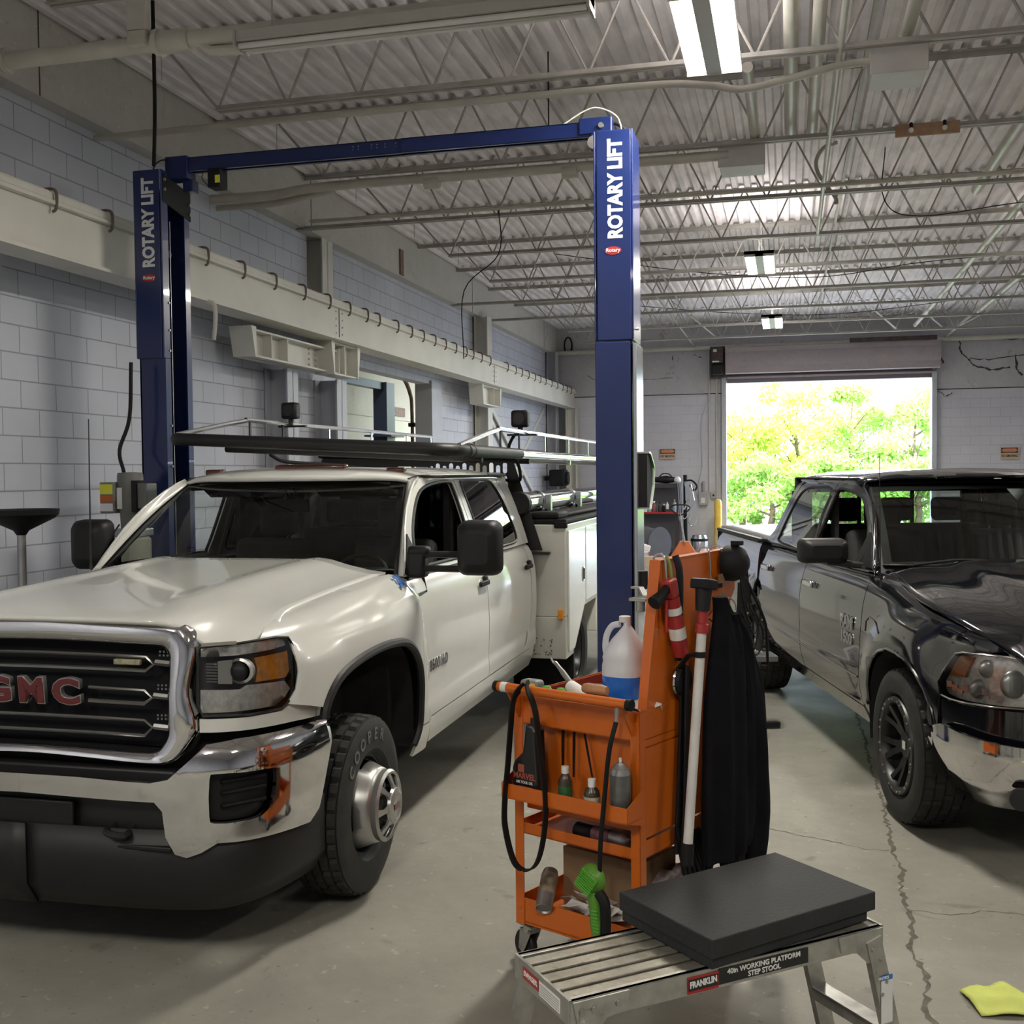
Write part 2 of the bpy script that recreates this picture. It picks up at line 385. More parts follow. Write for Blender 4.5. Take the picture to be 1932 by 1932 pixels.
def crackpath(g, P, w_, y, mi):
    P = [Vector((a, y, b)) for a, b in P]; L = []
    for i in range(len(P) - 1):
        for k in range(6): L.append(P[i].lerp(P[i + 1], k / 6) + Vector((random.uniform(-.02, .02), 0, random.uniform(-.02, .02))))
    vs = []
    for i, p in enumerate(L):
        d = (L[min(i + 1, len(L) - 1)] - L[max(i - 1, 0)]).normalized(); n_ = d.cross(Vector((0, 1, 0))) * w_ * random.uniform(.2, 1.2); vs += [tuple(p - n_), tuple(p + n_)]
    g.add(vs, [(2 * i, 2 * i + 1, 2 * i + 3, 2 * i + 2) for i in range(len(L) - 1)], mi)
for P, w_ in [([(3.15, 4.75), (3.2, 4.4), (3.3, 4.2)], .03), ([(3.62, 4.75), (3.65, 4.45), (3.8, 4.3), (3.95, 4.15), (4.3, 4.05), (4.7, 4.1)], .022), ([(3.8, 4.32), (4.3, 4.28), (4.9, 4.35), (5.4, 4.25)], .012),
              ([(4.75, 4.35), (4.78, 4.05), (4.9, 3.9)], .025), ([(4.5, 4.7), (4.95, 4.72), (5.4, 4.5)], .01), ([(5.05, 4.8), (5.07, 4.4)], .012), ([(-2.6, 4.65), (-2.58, 4.45)], .015), ([(-2.1, 4.6), (-1.9, 4.5)], .012),
              ([(-4.6, 4.2), (-4.2, 4.0), (-3.6, 4.05), (-2.4, 4.1)], .006), ([(-4.4, 3.95), (-4.2, 3.8)], .008), ([(3.2, 3.62), (3.35, 3.5), (3.5, 3.62)], .012)]:
    crackpath(g, P, w_, 25.965, 2)
struct(g.build('wall_back', [M_cmuB, M_concg, M_dirt], ang=0))
struct(G().bx(9.2, 9.4, -7, 26.2, 0, 5.4).build('wall_right', M_cmuL, ang=0))
struct(G().bx(-5.7, 9.4, -7, -6.8, 0, 5.4).build('wall_front', M_cmuL, ang=0))
# neighbouring bay seen through the opening in the left wall
M_bay = stained('cream_wall', (.52, .47, .35), (.46, .41, .3), .7, .7, (.3, .25, .18), .3)
g = G(); g.bx(-9.8, -9.6, 8, 32, 0, 4.9); g.bx(-9.6, -5.7, 31.8, 32, 0, 4.9); g.bx(-9.6, -5.7, 8, 8.1, 0, 4.9)
g.bx(-9.6, -9.55, 8, 32, 3.3, 3.36)
struct(g.build('wall_bay', M_bay, ang=0))
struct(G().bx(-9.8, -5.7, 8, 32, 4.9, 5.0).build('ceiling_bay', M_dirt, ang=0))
struct(G().add([(-9.8, 8, 0), (-5.6, 8, 0), (-5.6, 32, 0), (-9.8, 32, 0)], [(0, 1, 2, 3)]).build('floor_bay', M_floor, ang=0))
# ================= ceiling deck =================
g = G(); prof = []; x = -5.6; z0, z1 = 5.33, 5.372
while x < 9.3:
    prof += [(x, z0), (x + .055, z0), (x + .075, z1), (x + .13, z1), (x + .15, z0)]; x += .15
for (a, b) in zip(prof[:-1], prof[1:]):
    if a == b: continue
    g.add([(a[0], -6.9, a[1]), (b[0], -6.9, b[1]), (b[0], 26.2, b[1]), (a[0], 26.2, a[1])], [(0, 3, 2, 1)])
g.bx(-5.7, 9.4, -7, 26.3, 5.42, 5.5)
struct(g.build('ceiling', M_deck, ang=0))
# ================= steel joists =================
ZB = 4.72
def joist(Y, ext):
    t = thing('steel_joist', 'cream painted open web steel roof joist with zigzag rods', 'joist', (0, Y, 0), 0, 'steel roof joists spanning the shop')
    g = G()
    xb0 = -5.45 if ext else -4.25
    for s in (-1, 1):
        g.bx(xb0, 9.1, s * .010, s * .045, ZB, ZB + .006); g.bx(xb0, 9.1, s * .008, s * .014, ZB, ZB + .042)
    g.build('bottom_chord', M_joist, t, ang=0)
    g = G()
    for s in (-1, 1):
        g.bx(-5.35, 9.1, s * .010, s * .06, 5.322, 5.328); g.bx(-5.35, 9.1, s * .008, s * .014, 5.28, 5.328)
    g.build('top_chord', M_joist, t, ang=0)
    g = G(); P = []
    x = -4.25; pitch = .575; i = 0
    while x < 8.9:
        P += [(x, 0, ZB + .03), (x + .02, 0, ZB + .03), (x + pitch / 2 - .02, 0, 5.285), (x + pitch / 2 + .02, 0, 5.285)]; x += pitch
    g.tube(P, .0105, 6); g.tube([(-4.25, 0, ZB + .03), (-4.72, 0, 5.29)], .012, 6); g.tube([(-4.72, 0, 5.29), (-4.72, 0, 5.0)], .004, 4)
    g.build('web', M_joist, t, ang=0)
    return t
J = {}
for ext in (0, 1): J[ext] = None
for k in range(-3, 9):
    ext = k in (2, 5, 6); Y = 7.83 + 2.0 * k
    if J[ext] is None: J[ext] = joist(Y, ext)
    else: dup(J[ext], loc=(0, Y, 0))
# horizontal bridging along the joists
br0 = None
for i, (x, z) in enumerate([(-2.1, 5.26), (.6, 5.26), (3.3, 5.26), (6.0, 5.26), (-2.1, 4.775), (3.3, 4.775), (6.0, 4.775)]):
    o = G().bx(0, .032, -4, 25.9, 0, .004).bx(0, .004, -4, 25.9, 0, .032).build('bridging_angle', M_joist, ang=0) if br0 is None else br0.copy()
    if br0 is None: br0 = o
    else: COL.objects.link(o)
    o.location = (x, 0, z)
    tag(o, 'thin steel angle running front to back tying the roof joists together', 'bridging', 'bridging angles through the roof joists')
xb = None
for (xa, xb_, y0, y1) in [(1.2, 2.1, 21.95, 23.7), (2.0, 3.0, 21.9, 23.8), (4.4, 3.3, 21.9, 23.8), (-2.2, -1.5, 21.9, 23.8), (-4.2, -3.3, 19.9, 21.8), (3.6, 4.4, 17.9, 19.8)]:
    o = G().tube([(xa, y0, 5.25), (xb_, y1, 4.76)], .022, 4, flat=.3).build('diagonal_brace', M_joist, ang=0)
    tag(o, 'pale diagonal bracing strip between joists near the far end of roof', 'brace', 'diagonal braces between the joists')
# ================= pipes and conduits =================
def pipe(name, P, r, label, cat='pipe', m=None, couple=(), group=None, extra=None, n=14):
    g = G(); g.tube(P, r, n)
    for c in couple: g.cyl((c - .07, P[0][1], P[0][2]), (c + .07, P[0][1], P[0][2]), r * 1.28, n)
    if extra: extra(g)
    o = g.build(name, m or M_pipe); tag(o, label, cat, group); return o
def spr(g):
    g.cyl((-4.82, 5.88, 4.45), (-4.62, 5.88, 4.45), .068, 16); g.cyl((-4.86, 5.88, 4.45), (-4.83, 5.88, 4.45), .08, 16); g.cyl((-4.60, 5.88, 4.45), (-4.57, 5.88, 4.45), .075, 16)
    g.tube([(-4.7, 5.88, 4.45), (-4.7, 5.88, 4.30)], .04, 12); g.tube([(-4.7, 5.88, 4.34), (-4.7, 5.88, 4.2)], .03, 12)
    g.cyl((-3.55, 5.88, 4.45), (-3.35, 5.88, 4.45), .066, 16); g.cyl((-3.57, 5.88, 4.45), (-3.54, 5.88, 4.45), .078, 16)
    g.tube([(-3.3, 5.88, 4.44), (-3.22, 5.88, 4.37), (-2.95, 5.88, 4.36)], .03, 10)
pipe('sprinkler_pipe', [(-5.4, 5.88, 4.45), (9.1, 5.88, 4.45)], .052, 'thick cream sprinkler main crossing the top left of the ceiling', extra=spr)
o = G().bx(-3.72, -3.60, 5.80, 5.86, 4.42, 4.72).bx(-3.72, -3.60, 5.80, 5.96, 4.50, 4.515).build('pipe_hanger', M_pipe, ang=0, bevel=.006); tag(o, 'flat cream hanger bracket holding the sprinkler main', 'bracket')
o = G().tube(hermite([(-5.3, 5.2, 4.2), (-4.95, 5.85, 4.08), (-4.7, 5.88, 4.1), (-4.7, 5.88, 4.25)], 5), .03, 10).build('branch_pipe', M_pipe); tag(o, 'short cream branch pipe below the sprinkler main at far left', 'pipe')
pipe('conduit', hermite([(-5.45, 8.02, 4.67), (-4.2, 8.0, 4.67), (-2.5, 8.0, 4.67), (-1.0, 8.0, 4.67), (-.55, 8.0, 4.63), (-.3, 8.0, 4.58), (.05, 8.0, 4.63), (.35, 8.0, 4.68), (.62, 8.0, 4.69)], 6), .026, 'grey conduit bending below the nearest roof joist past the bright ceiling light', 'conduit')
pipe('heating_pipe', hermite([(-5.45, 9.9, 4.62), (-4.8, 9.9, 4.62), (-4.2, 9.9, 4.66), (-2, 9.9, 4.66), (-.5, 9.9, 4.66)], 6), .045, 'thick cream pipe behind the blue overhead beam ending at a square box', couple=(-3.2, -1.9), m=M_pipe)
pipe('conduit', hermite([(-5.45, 10.0, 4.56), (-4.9, 10.0, 4.56), (-4.5, 9.98, 4.60), (-4.2, 9.95, 4.64)], 6), .032, 'short cream conduit bent up to join the thick ceiling pipe', 'conduit')
pipe('conduit', [(-5.0, 11.2, 4.66), (-.6, 11.2, 4.66), (9.1, 11.2, 4.66)], .02, 'thin straight conduit below the third joist running right under the roof', 'conduit')
pipe('sprinkler_pipe', [(-5.42, 25.85, 4.75), (9.1, 25.85, 4.75)], .05, 'pale pipe running along the top of the back wall above the big doorway')
for i, (x, z, y0, y1, r, lab) in enumerate([(.02, 4.85, 2.0, 10.0, .05, 'fat round duct pipe entering the near ceiling box from the front'), (.2, 4.85, 2.0, 10.0, .045, 'second round duct pipe beside the bright ceiling light'), (-.28, 4.8, 8.2, 10.0, .04, 'short pale round pipe behind the bright ceiling light'),
        (.78, 4.86, 1.5, 8.0, .045, 'round pipe entering the right hand ceiling box'), (.34, 4.74, 5.0, 13.8, .022, 'thin pale conduit running front to back past the wooden block'), (2.5, 4.85, 12.0, 24.0, .04, 'long pale pipe running front to back at right of ceiling'), (1.9, 4.82, 6.0, 12.5, .05, 'pale pipe ending under the joists at right'), (3.4, 4.82, 9.0, 22.0, .05, 'outermost long pale pipe under the joists at right')]):
    o = G().cyl((x, y0, z), (x, y1, z), r, 14).build('ceiling_pipe', M_pipe); tag(o, lab, 'pipe')
for (x0, x1, y, lab) in [(.54, .89, 8.08, 'pale square metal box hanging under the joist at upper right'), (-.58, -.20, 10.1, 'pale square metal box under the joist right of the blue post')]:
    o = G().bx(x0, x1, y - .22, y + .16, 4.56, 4.76).bx(x0 - .01, x1 + .01, y - .23, y - .21, 4.55, 4.765).build('ceiling_box', M_boxp, bevel=.006); tag(o, lab, 'electrical box')
o = G().tube(hermite([(.50, 12.2, 5.34), (.37, 12.2, 5.30), (.29, 12.2, 5.18), (.30, 12.2, 5.05), (.39, 12.2, 4.90), (.48, 12.2, 4.77), (.49, 12.2, 4.70)], 6), .02, 8).build('hanging_hose', M_joist); tag(o, 'grey hose curling beside the thin conduit below the roof joists', 'hose')
g = G(); g.bx(.86, 1.36, 9.755, 9.785, 4.66, 4.76)
o = g.build('wooden_block', mat('raw_wood', (.42, .26, .16), .7, noise=.2, nscale=20), ang=0, bevel=.004); tag(o, 'small brown wooden board under a joist holding two pale bulbs', 'board')
for x in (.98, 1.24):
    t = thing('bare_bulb', 'small bare white bulb on the wooden board under joist, %s one' % ('left' if x < 1.1 else 'right'), 'bulb', (x, 9.733, 4.7)); G().sph((0, 0, 0), .022, 12).build('glass_globe', M_white, t); G().cyl((0, 0, .015), (0, .015, .06), .014, 10).build('bulb_base', M_black, t)
# wires hanging
for P, lab in [([(-1.9, 9.0, 5.36), (-1.9, 9.0, 4.76)], 'thin black wire hanging between joists left of blue post'), ([(-2.9, 11.2, 4.66), (-2.92, 11.25, 4.2), (-3.4, 11.6, 3.9), (-3.5, 11.9, 3.2)], 'thin wire hanging from the ceiling by left wall'),
               ([(1.0, 12.5, 5.36), (1.0, 12.6, 4.8), (1.4, 12.8, 4.65), (2.6, 13.0, 4.78), (3.6, 13.1, 4.7)], 'slack dark cable strung along a joist at right'),
               ([(-3.3, 15.9, 5.1), (-1.2, 16.1, 4.75), (.4, 16.2, 4.62), (1.8, 16.2, 4.75), (3.6, 16.4, 4.85)], 'slack cable strung across below the middle joists'),
               ([(-2.6, 20.0, 4.9), (-1.0, 20.1, 4.72), (.8, 20.1, 4.62), (3.0, 20.2, 4.8)], 'slack cable strung across near the far ceiling light')]:
    o = G().tube(hermite(P, 6), .006, 5).build('hanging_wire', M_black); tag(o, lab, 'wire')
# ================= ceiling lights =================
M_tube = mat('lit_tube', (1, 1, 1), .4, emit=(1, .985, .9), es=14)
M_tubeoff = mat('unlit_tube', (.7, .7, .68), .4)
M_fix = mat('fixture_white', (.46, .45, .41), .45)
def lamp(x, y, L, lab, power, z=4.56, grp=None, wdt=.36):
    t = thing('ceiling_light', lab, 'ceiling light', (x, y, z), 0, grp)
    G().bx(-wdt / 2, wdt / 2, -L / 2, L / 2, .03, .07).bx(-.05, .05, -L / 2, L / 2, .004, .03).bx(-wdt / 2, wdt / 2, -L / 2, -L / 2 + .012, 0, .07).bx(-wdt / 2, wdt / 2, L / 2 - .012, L / 2, 0, .07).build('housing', M_fix, t, ang=0)
    for s in (-1, 1):
        G().bx(s * .055, s * (wdt / 2 - .012), -L / 2 + .015, L / 2 - .015, .006, .028).build('tube', M_tube, t, ang=0)
    g = G()
    for yy in (-L / 2 + .1, L / 2 - .1): g.cyl((0, yy, .07), (0, yy, .7), .004, 6)
    g.build('hanging_wire', M_fix, t)
    area_light('tube_light', (0, 0, -.012), wdt * .9, L, power, parent=t, color=(1, .94, .82))
    area_light('ceiling_fill', (0, 0, .09), wdt * .9, L, power * .12, rot=(PI, 0, 0), parent=t, color=(1, .95, .90))  # added upward fill that brightens the roof deck above each fixture
    return t
LP = 170
lamp(-.45, -.9, 1.3, 'twin tube ceiling light behind the camera in the same row', 110)
lamp(-3.9, -1.2, 1.3, 'twin tube ceiling light behind the camera near the left wall', 120)
lamp(3.6, .8, 1.3, 'twin tube ceiling light right of the camera', 90)
lamp(3.8, 8.6, 1.3, 'twin tube ceiling light above the far side of the black pickup', 120)
lamp(3.8, 15.5, 1.3, 'twin tube ceiling light in the right row deep in the shop', 170)
lamp(-.475, 6.98, 1.25, 'large bright twin tube ceiling light nearest the camera at top', LP)
lamp(-.35, 14.75, 1.3, 'bright twin tube ceiling light in the middle of the roof', LP)
lamp(-.28, 20.6, 1.45, 'small bright ceiling light farthest away above the open doorway', LP)
# ================= crane beam on the left wall =================
def joined(name, boxes, m, parent=None, **k):
    g = G()
    for b in boxes: g.bx(*b)
    return g.build(name, m, parent, ang=0, **k)
t = thing('crane_beam', 'long cream painted crane beam running along the left wall with row of rail clips', 'crane beam', (0, 0, 0))
joined('web', [(-5.0, -4.93, 2, 26.0, 3.46, 3.84)], M_beam, t)
joined('flange', [(-5.13, -4.86, 2, 26.0, 3.435, 3.46)], M_beam, t)
joined('flange', [(-5.13, -4.88, 2, 26.0, 3.80, 3.825)], M_beam, t)
joined('rail', [(-5.06, -4.92, 2, 26.0, 3.825, 3.90), (-4.925, -4.90, 2, 26.0, 3.83, 3.885)], M_beam, t, bevel=.008)
for yj in (11.78, 18.62):
    g = G(); g.bx(-4.931, -4.926, yj - .008, yj + .008, 3.46, 3.82)
    g.build('joint_seam', M_dirt, t, ang=0)
    g = G()
    for dy in (-.09, .09):
        for z in (3.52, 3.6, 3.68, 3.76): g.cyl((-4.93, yj + dy, z), (-4.92, yj + dy, z), .010, 8)
    g.build('rivet_row', M_colg, t)
c0 = None
clips = [2.9, 3.6, 4.25, 4.9, 5.5, 6.12, 6.72, 7.37, 8.05, 8.78, 9.45, 10.1, 10.78, 11.43, 12.0, 12.55, 12.95, 13.62, 14.16, 14.66, 15.18, 15.68, 16.2, 16.76, 17.15, 17.65, 18.2, 19.4, 20.0, 20.5, 21.05, 21.6, 22.1, 22.6, 23.2, 23.8, 24.4, 24.9, 25.4]
for y in clips:
    if c0 is None:
        c0 = G().tube(hermite([(-5.05, 0, 3.905), (-4.93, 0, 3.912), (-4.885, 0, 3.895), (-4.875, 0, 3.84), (-4.885, 0, 3.77), (-4.91, 0, 3.755)], 3), .011, 6).build('rail_clip', mat('clip_brown', (.16, .13, .11), .6), t); o = c0
    else: o = c0.copy(); COL.objects.link(o)
    o.location = (0, y, 0)
o = G().tube(hermite([(-4.86, 8.72, 3.43), (-4.80, 8.72, 3.40), (-4.79, 8.72, 3.28), (-4.81, 8.72, 3.10)], 4), .022, 6, flat=.4, up=(0, 1, 0)).build('hanging_strap', M_beam); tag(o, 'short cream flat strap hooked over the crane beam right of blue post', 'strap')
# columns and corbels
def hcol(name, x0, x1, y0, y1, z0, z1, lab, m=M_colg):
    t = thing(name, lab, 'column', ((x0 + x1) / 2, (y0 + y1) / 2, z0))
    dx, dy, h = (x1 - x0) / 2, (y1 - y0) / 2, z1 - z0
    joined('flange', [(dx - .018, dx, -dy, dy, 0, h)], m, t); joined('flange', [(-dx, -dx + .018, -dy, dy, 0, h)], m, t)
    joined('web', [(-dx, dx, -.006, .006, 0, h)], m, t); return t
hcol('steel_column', -5.49, -5.22, 11.03, 11.30, 0, 3.08, 'grey steel H column under the left end of the corbel bracket')
hcol('steel_column', -5.495, -5.2, 12.33, 12.63, 0, 3.06, 'grey steel H column beside the opening to the next bay')
hcol('steel_column', -5.65, -5.36, 12.33, 12.64, 3.3, 4.74, 'cream steel column standing in a recess of the upper block wall', M_beam)
hcol('steel_column', -5.47, -5.22, 19.25, 19.55, 0, 4.74, 'grey steel column on left wall past the opening', M_beam)
hcol('steel_column', -5.08, -4.83, 25.65, 25.92, 0, 3.43, 'pale steel post under the far end of the crane beam', M_beam)
hcol('steel_column', -5.47, -5.25, 25.4, 25.7, 0, 4.74, 'grey steel column in the far left corner', M_colg)
def corbel(y0, y1, z0, z1, xf, lab, stiff):
    t = thing('corbel_bracket', lab, 'bracket', (xf, (y0 + y1) / 2, z0)); L = (y1 - y0) / 2; h = z1 - z0
    joined('web', [(-.12, -.10, -L, L, 0, h)], M_beam, t)
    joined('flange', [(-.22, 0, -L, L, h - .018, h)], M_beam, t); joined('flange', [(-.22, 0, -L, L, 0, .018)], M_beam, t)
    for s in stiff: joined('stiffener', [(-.11, 0, s - .008, s + .008, .018, h - .018)], M_beam, t)
    for s, e in ((-L, -1), (L, 1)):
        g = G(); g.prism([(e * .0 + s, 0), (s + e * .02, 0), (s + e * .10, h + .02), (s, h + .02)], -.22, .02, 'x'); g.build('end_plate', M_beam, t, ang=0)
    return t
t = corbel(9.95, 12.0, 3.09, 3.36, -5.05, 'cream riveted corbel beam hung below the crane beam by the blue post', (-.65, -.28))
for dy in (.45, .62):
    g = G()
    for z in (.06, .12, .18, .23): g.cyl((-.10, dy, z), (-.085, dy, z), .012, 8)
    g.build('bolt_row', M_colg, t)
corbel(11.72, 12.4, 3.065, 3.43, -4.98, 'cream box shaped crane beam seat above the column by opening', (0,))
corbel(18.1, 19.2, 3.1, 3.43, -5.0, 'cream crane beam seat on the farther column of left wall', (.2,))
t = thing('cross_brace', 'crossed grey steel braces on the far part of left wall', 'brace', (-5.465, 22.3, 0))
G().sweep([(-.05, -.01), (.05, -.01), (.05, .01), (-.05, .01)], [(.02, -2.7, 3.5), (.02, 2.6, 1.0)], up=(1, 0, 0)).build('diagonal', M_beam, t, ang=0)
G().sweep([(-.05, -.01), (.05, -.01), (.05, .01), (-.05, .01)], [(-.03, 2.9, 3.42), (-.03, -2.7, .6)], up=(1, 0, 0)).build('diagonal', M_beam, t, ang=0)
G().sweep([(-.05, -.01), (.05, -.01), (.05, .01), (-.05, .01)], [(.02, -2.7, 3.3), (.02, 2.2, .7)], up=(1, 0, 0)).build('diagonal', M_beam, t, ang=0)
G().bx(.0, .02, -.5, .65, 1.88, 1.95).build('tie_plate', M_beam, t, ang=0)
# opening jambs
struct(joined('door_1', [(-5.72, -5.48, OY0 - .03, OY0, 0, 3.36)], M_beam))
struct(joined('trim_3', [(-5.74, -5.46, OY1, OY1 + .52, 0, 3.4)], M_colg))
t = thing('door_track', 'brown curved overhead door track in the neighbouring bay', 'door track', (-5.95, 17.2, 0))
G().sweep([(-.03, -.02), (.03, -.02), (.03, .02), (-.03, .02)], hermite([(0, 0, 0), (0, 0, 1.5), (0, 0, 2.9), (0, -.1, 3.25), (0, -.5, 3.5), (0, -1.2, 3.6)], 5), up=(1, 0, 0)).build('rail', M_ochre, t)
g = G()
for z in (1.3, 2.1, 2.7): g.bx(-.05, .06, -.05, .1, z, z + .06)
g.build('bracket', M_black, t, ang=0)
# neighbouring bay lift
M_blue = mat('lift_blue_paint', (.008, .020, .105), .28, coat=.5, noise=.08, nscale=2)
M_bluedk = mat('lift_blue_far', (.012, .025, .07), .45)
t = thing('far_car_lift', 'dark blue car lift seen through the opening in the next bay', 'car lift', (-8.3, 22.2, 0))
joined('overhead_beam', [(-.08, .08, -5, .25, 3.70, 3.86)], M_bluedk, t); joined('column', [(-.15, .15, -.24, .24, 0, 3.86)], M_bluedk, t); joined('base_plate', [(-.3, .3, -.4, .4, 2.72, 2.76)], M_bluedk, t)
o = G().bx(-9.6, -9.56, 26.1, 27.1, 3.40, 3.62).build('wall_vent', M_ochre, ang=0); tag(o, 'small brown recessed vent on the cream wall of the next bay', 'vent')
t = thing('bay_fill_light', 'added ceiling light, out of view, lighting the neighbouring bay behind the opening', 'ceiling light', (-7.6, 18.5, 4.55)); G().bx(-.2, .2, -1.2, 1.2, 0, .06).build('housing', M_fix, t, ang=0)  # unseen lamp added to light the neighbouring bay
G().cyl((0, 0, .06), (0, 0, .36), .01, 8).build('stem', M_fix, t)
area_light('tube_light', (0, 0, -.03), .4, 2.4, 110, parent=t, color=(1, .95, .82))
# ================= blue two post lift =================
M_bluel = mat('lift_letter_white', (.72, .74, .76), .5)
M_channel = mat('lift_channel_dark', (.012, .014, .03), .45, noise=.3)
M_galv = mat('pale_steel', (.62, .64, .68), .22, metal=.9, noise=.06)
lift = thing('car_lift', 'blue two post car lift standing around the white truck', 'car lift', (-2.83, 7.5, 0))
def col_lift(s):
    # s=-1 left post (open to +x), s=1 right post (open to -x); local coords about lift root
    xo = 1.83 if s > 0 else -1.80; xi = s * 1.60; y0, y1 = -.2, .14 + .03 * (s < 0)
    c = G(); tk = .012
    zt, zm = 4.16, 2.79
    c.bx(xo, xi, y0, y0 + tk, 0, zm); c.bx(xo, xo - s * tk, y0, y1, 0, zt - .06); c.bx(xo, xi, y1 - tk, y1, 0, zt - .06)
    c.bx(xi, xi - s * .0, y0, y0 + .0001, 0, .01)
    c.bx(xi - s * .0, xi - s * .012, y0, y0 + .07, 0, zm); c.bx(xi, xi - s * .012, y1 - .07, y1, 0, zt - .1)
    o = c.build('post', M_blue, lift, ang=0, bevel=.006)
    g = G(); g.bx(xo + s * .006, xi + s * .006, y0 - .014, y0 - .002, zm, zt); g.bx(xo + s * .006, xo + s * .018, y0 - .014, y1 - .04, zm, zt)
    g.bx(xi, xi - s * .012, y0 - .014, y0 + .075, zm, zt)
    g.prism([(y1 - .04, zm), (y1, zm - .02), (y1, zt - .12), (y1 - .04, zt - .06)], xo + s * .006, xo + s * .018, 'x') if s > 0 else None
    g.build('extension_cover', M_blue, lift, ang=0, bevel=.008)
    # folded lower front of the post: half in a deeper recess
    if s > 0: G().bx(xo - .005, xi - s * .01, y0 - .02, y0 - .002, .05, zm - .01).build('cable_cover', M_blue, lift, ang=0, bevel=.006)
    g = G(); g.bx(xo - s * .02, xo - s * .03, y0 + .02, y1 - .02, 0, zt - .1); g.build('inner_channel', M_channel, lift, ang=0)
    for yy in (.0, .07): G().bx(xi - s * .02 - s * -.03, xi - s * .015 - s * -.03, y0 + .06 + yy, y0 + .066 + yy, .3, zt - .35).build('cable', M_steel, lift, ang=0)
    joined('base_plate', [(xo + s * .08, xi - s * .12, y0 - .1, y1 + .1, 0, .02)], M_blue, lift)
    # lettering: reads upward
    M = basis(((xo + xi) / 2 + .02 - (.015 if s < 0 else 0), y0 - .0155, (3.42 + 4.13) / 2), (0, 0, 1), (-1, 0, 0))
    text('lettering', 'ROTARY LIFT', .130, M, lift, M_bluel, bold=.0055, sx=.83, ext=.0006)
    b = G(); b.m = basis(((xo + xi) / 2 + .0 - (.0 if s < 0 else 0), y0 - .0155, 3.375), (1, 0, 0), (0, 0, 1))
    b.prism([(.055 * math.cos(a), .027 * math.sin(a)) for a in np.linspace(0, 2 * PI, 25)[:-1]], 0, .001); b.build('badge', M_red, lift, ang=0)
    text('badge_text', 'Rotary', .034, basis(((xo + xi) / 2, y0 - .018, 3.377), (1, 0, 0), (0, 0, 1)), lift, M_bluel, bold=.0008)
    return o
col_lift(-1); col_lift(1)
# top inner plate with bolts of left post
g = G(); g.prism([(-.2, 4.13), (-.2, 3.93), (.19, 3.86), (.19, 4.07)], -1.60, -1.585, 'x'); g.build('top_plate', M_black, lift, ang=0)
for y, z in ((-.18, 4.09), (-.18, 4.02), (.17, 3.98), (.17, 3.91)): G().cyl((-1.585, y, z), (-1.572, y, z), .013, 6).build('bolt', M_steel, lift)
for s in (-1, 1):
    for z in (3.2, 3.0, 2.85, 2.3, 2.0, 1.8): G().cyl((s * 1.6 - s * .0, -.14, z), (s * 1.58, -.14, z), .009, 6).build('bolt', M_steel, lift)
G().cyl((-1.75, .07, 3.60), (-1.70, .07, 3.60), .028, 16).build('sheave', M_steel, lift)
G().cyl((1.83, -.12, 2.87), (1.87, -.12, 2.87), .010, 8).build('bolt', M_steel, lift)
# overhead beam (inverted channel)
g = G()
for (x0, x1, y) in [(-1.62, .2, 0), (.2, 1.68, -.008)]:
    g.bx(x0, x1, y - .05, y - .04, 4.175, 4.275); g.bx(x0, x1, y + .04, y + .05, 4.175, 4.275); g.bx(x0, x1, y - .05, y + .05, 4.265, 4.275)
    g.bx(x0, x1, y - .05, y - .02, 4.175, 4.182); g.bx(x0, x1, y + .02, y + .05, 4.175, 4.182)
g.build('overhead_beam', M_blue, lift, ang=0, bevel=.003)
g = G(); g.prism([(1.47, 4.29), (1.69, 4.295), (1.69, 4.10), (1.58, 4.06), (1.55, 4.17), (1.47, 4.19)], -.075, .06, 'y') if False else g.bx(1.47, 1.69, -.075, .06, 4.19, 4.295)
g.bx(1.55, 1.69, -.075, -.06, 4.07, 4.19); g.build('beam_end_bracket', M_blue, lift, ang=0, bevel=.005)
g = G(); g.bx(-1.64, -1.46, -.07, .06, 4.12, 4.285); g.bx(-1.52, -1.44, -.03, .06, 4.03, 4.12); g.build('beam_end_bracket', M_blue, lift, ang=0, bevel=.005)
G().cyl((1.62, -.075, 4.235), (1.62, -.095, 4.235), .018, 12).build('bolt', M_steel, lift)
G().cyl((1.57, -.08, 4.13), (1.57, -.065, 4.13), .045, 14).build('pulley', M_steel, lift)
g = G()
for x in (-.02, .02, .08, .16, .24, .3, .36, -.12, -.16): g.cyl((x, -.0505, 4.245), (x, -.054, 4.245), .005, 8); g.cyl((x, -.0505, 4.225), (x, -.054, 4.225), .004, 8)
g.build('bolt_holes', M_steel, lift)
t_ = G().bx(-1.30, -1.20, -.06, .06, 4.04, 4.18).build('limit_switch_box', M_black, lift, ang=0, bevel=.006)
joined('switch_label', [(-1.238, -1.198, -.0625, -.061, 4.07, 4.125)], mat('label_yellow', (.75, .75, .06), .5), lift)
G().tube(hermite([(-1.34, -.03, 4.18), (-1.36, -.03, 4.12), (-1.31, -.03, 4.06)], 5), .003, 5).build('switch_wire', M_black, lift)
G().tube(hermite([(1.35, -.02, 4.28), (1.5, -.02, 4.36), (1.6, -.02, 4.37), (1.72, -.02, 4.30), (1.76, -.02, 4.16)], 5), .005, 6).build('air_hose', M_beam, lift)
G().tube(hermite([(1.62, .02, 4.26), (1.7, .02, 4.27), (1.77, .02, 4.22), (1.79, .02, 4.14)], 5), .012, 8).build('hydraulic_hose', M_black, lift)
G().tube(hermite([(-1.72, -.1, 4.14), (-1.71, -.1, 4.21), (-1.66, -.1, 4.25), (-1.6, -.08, 4.26)], 5), .005, 6).build('air_hose', M_black, lift)
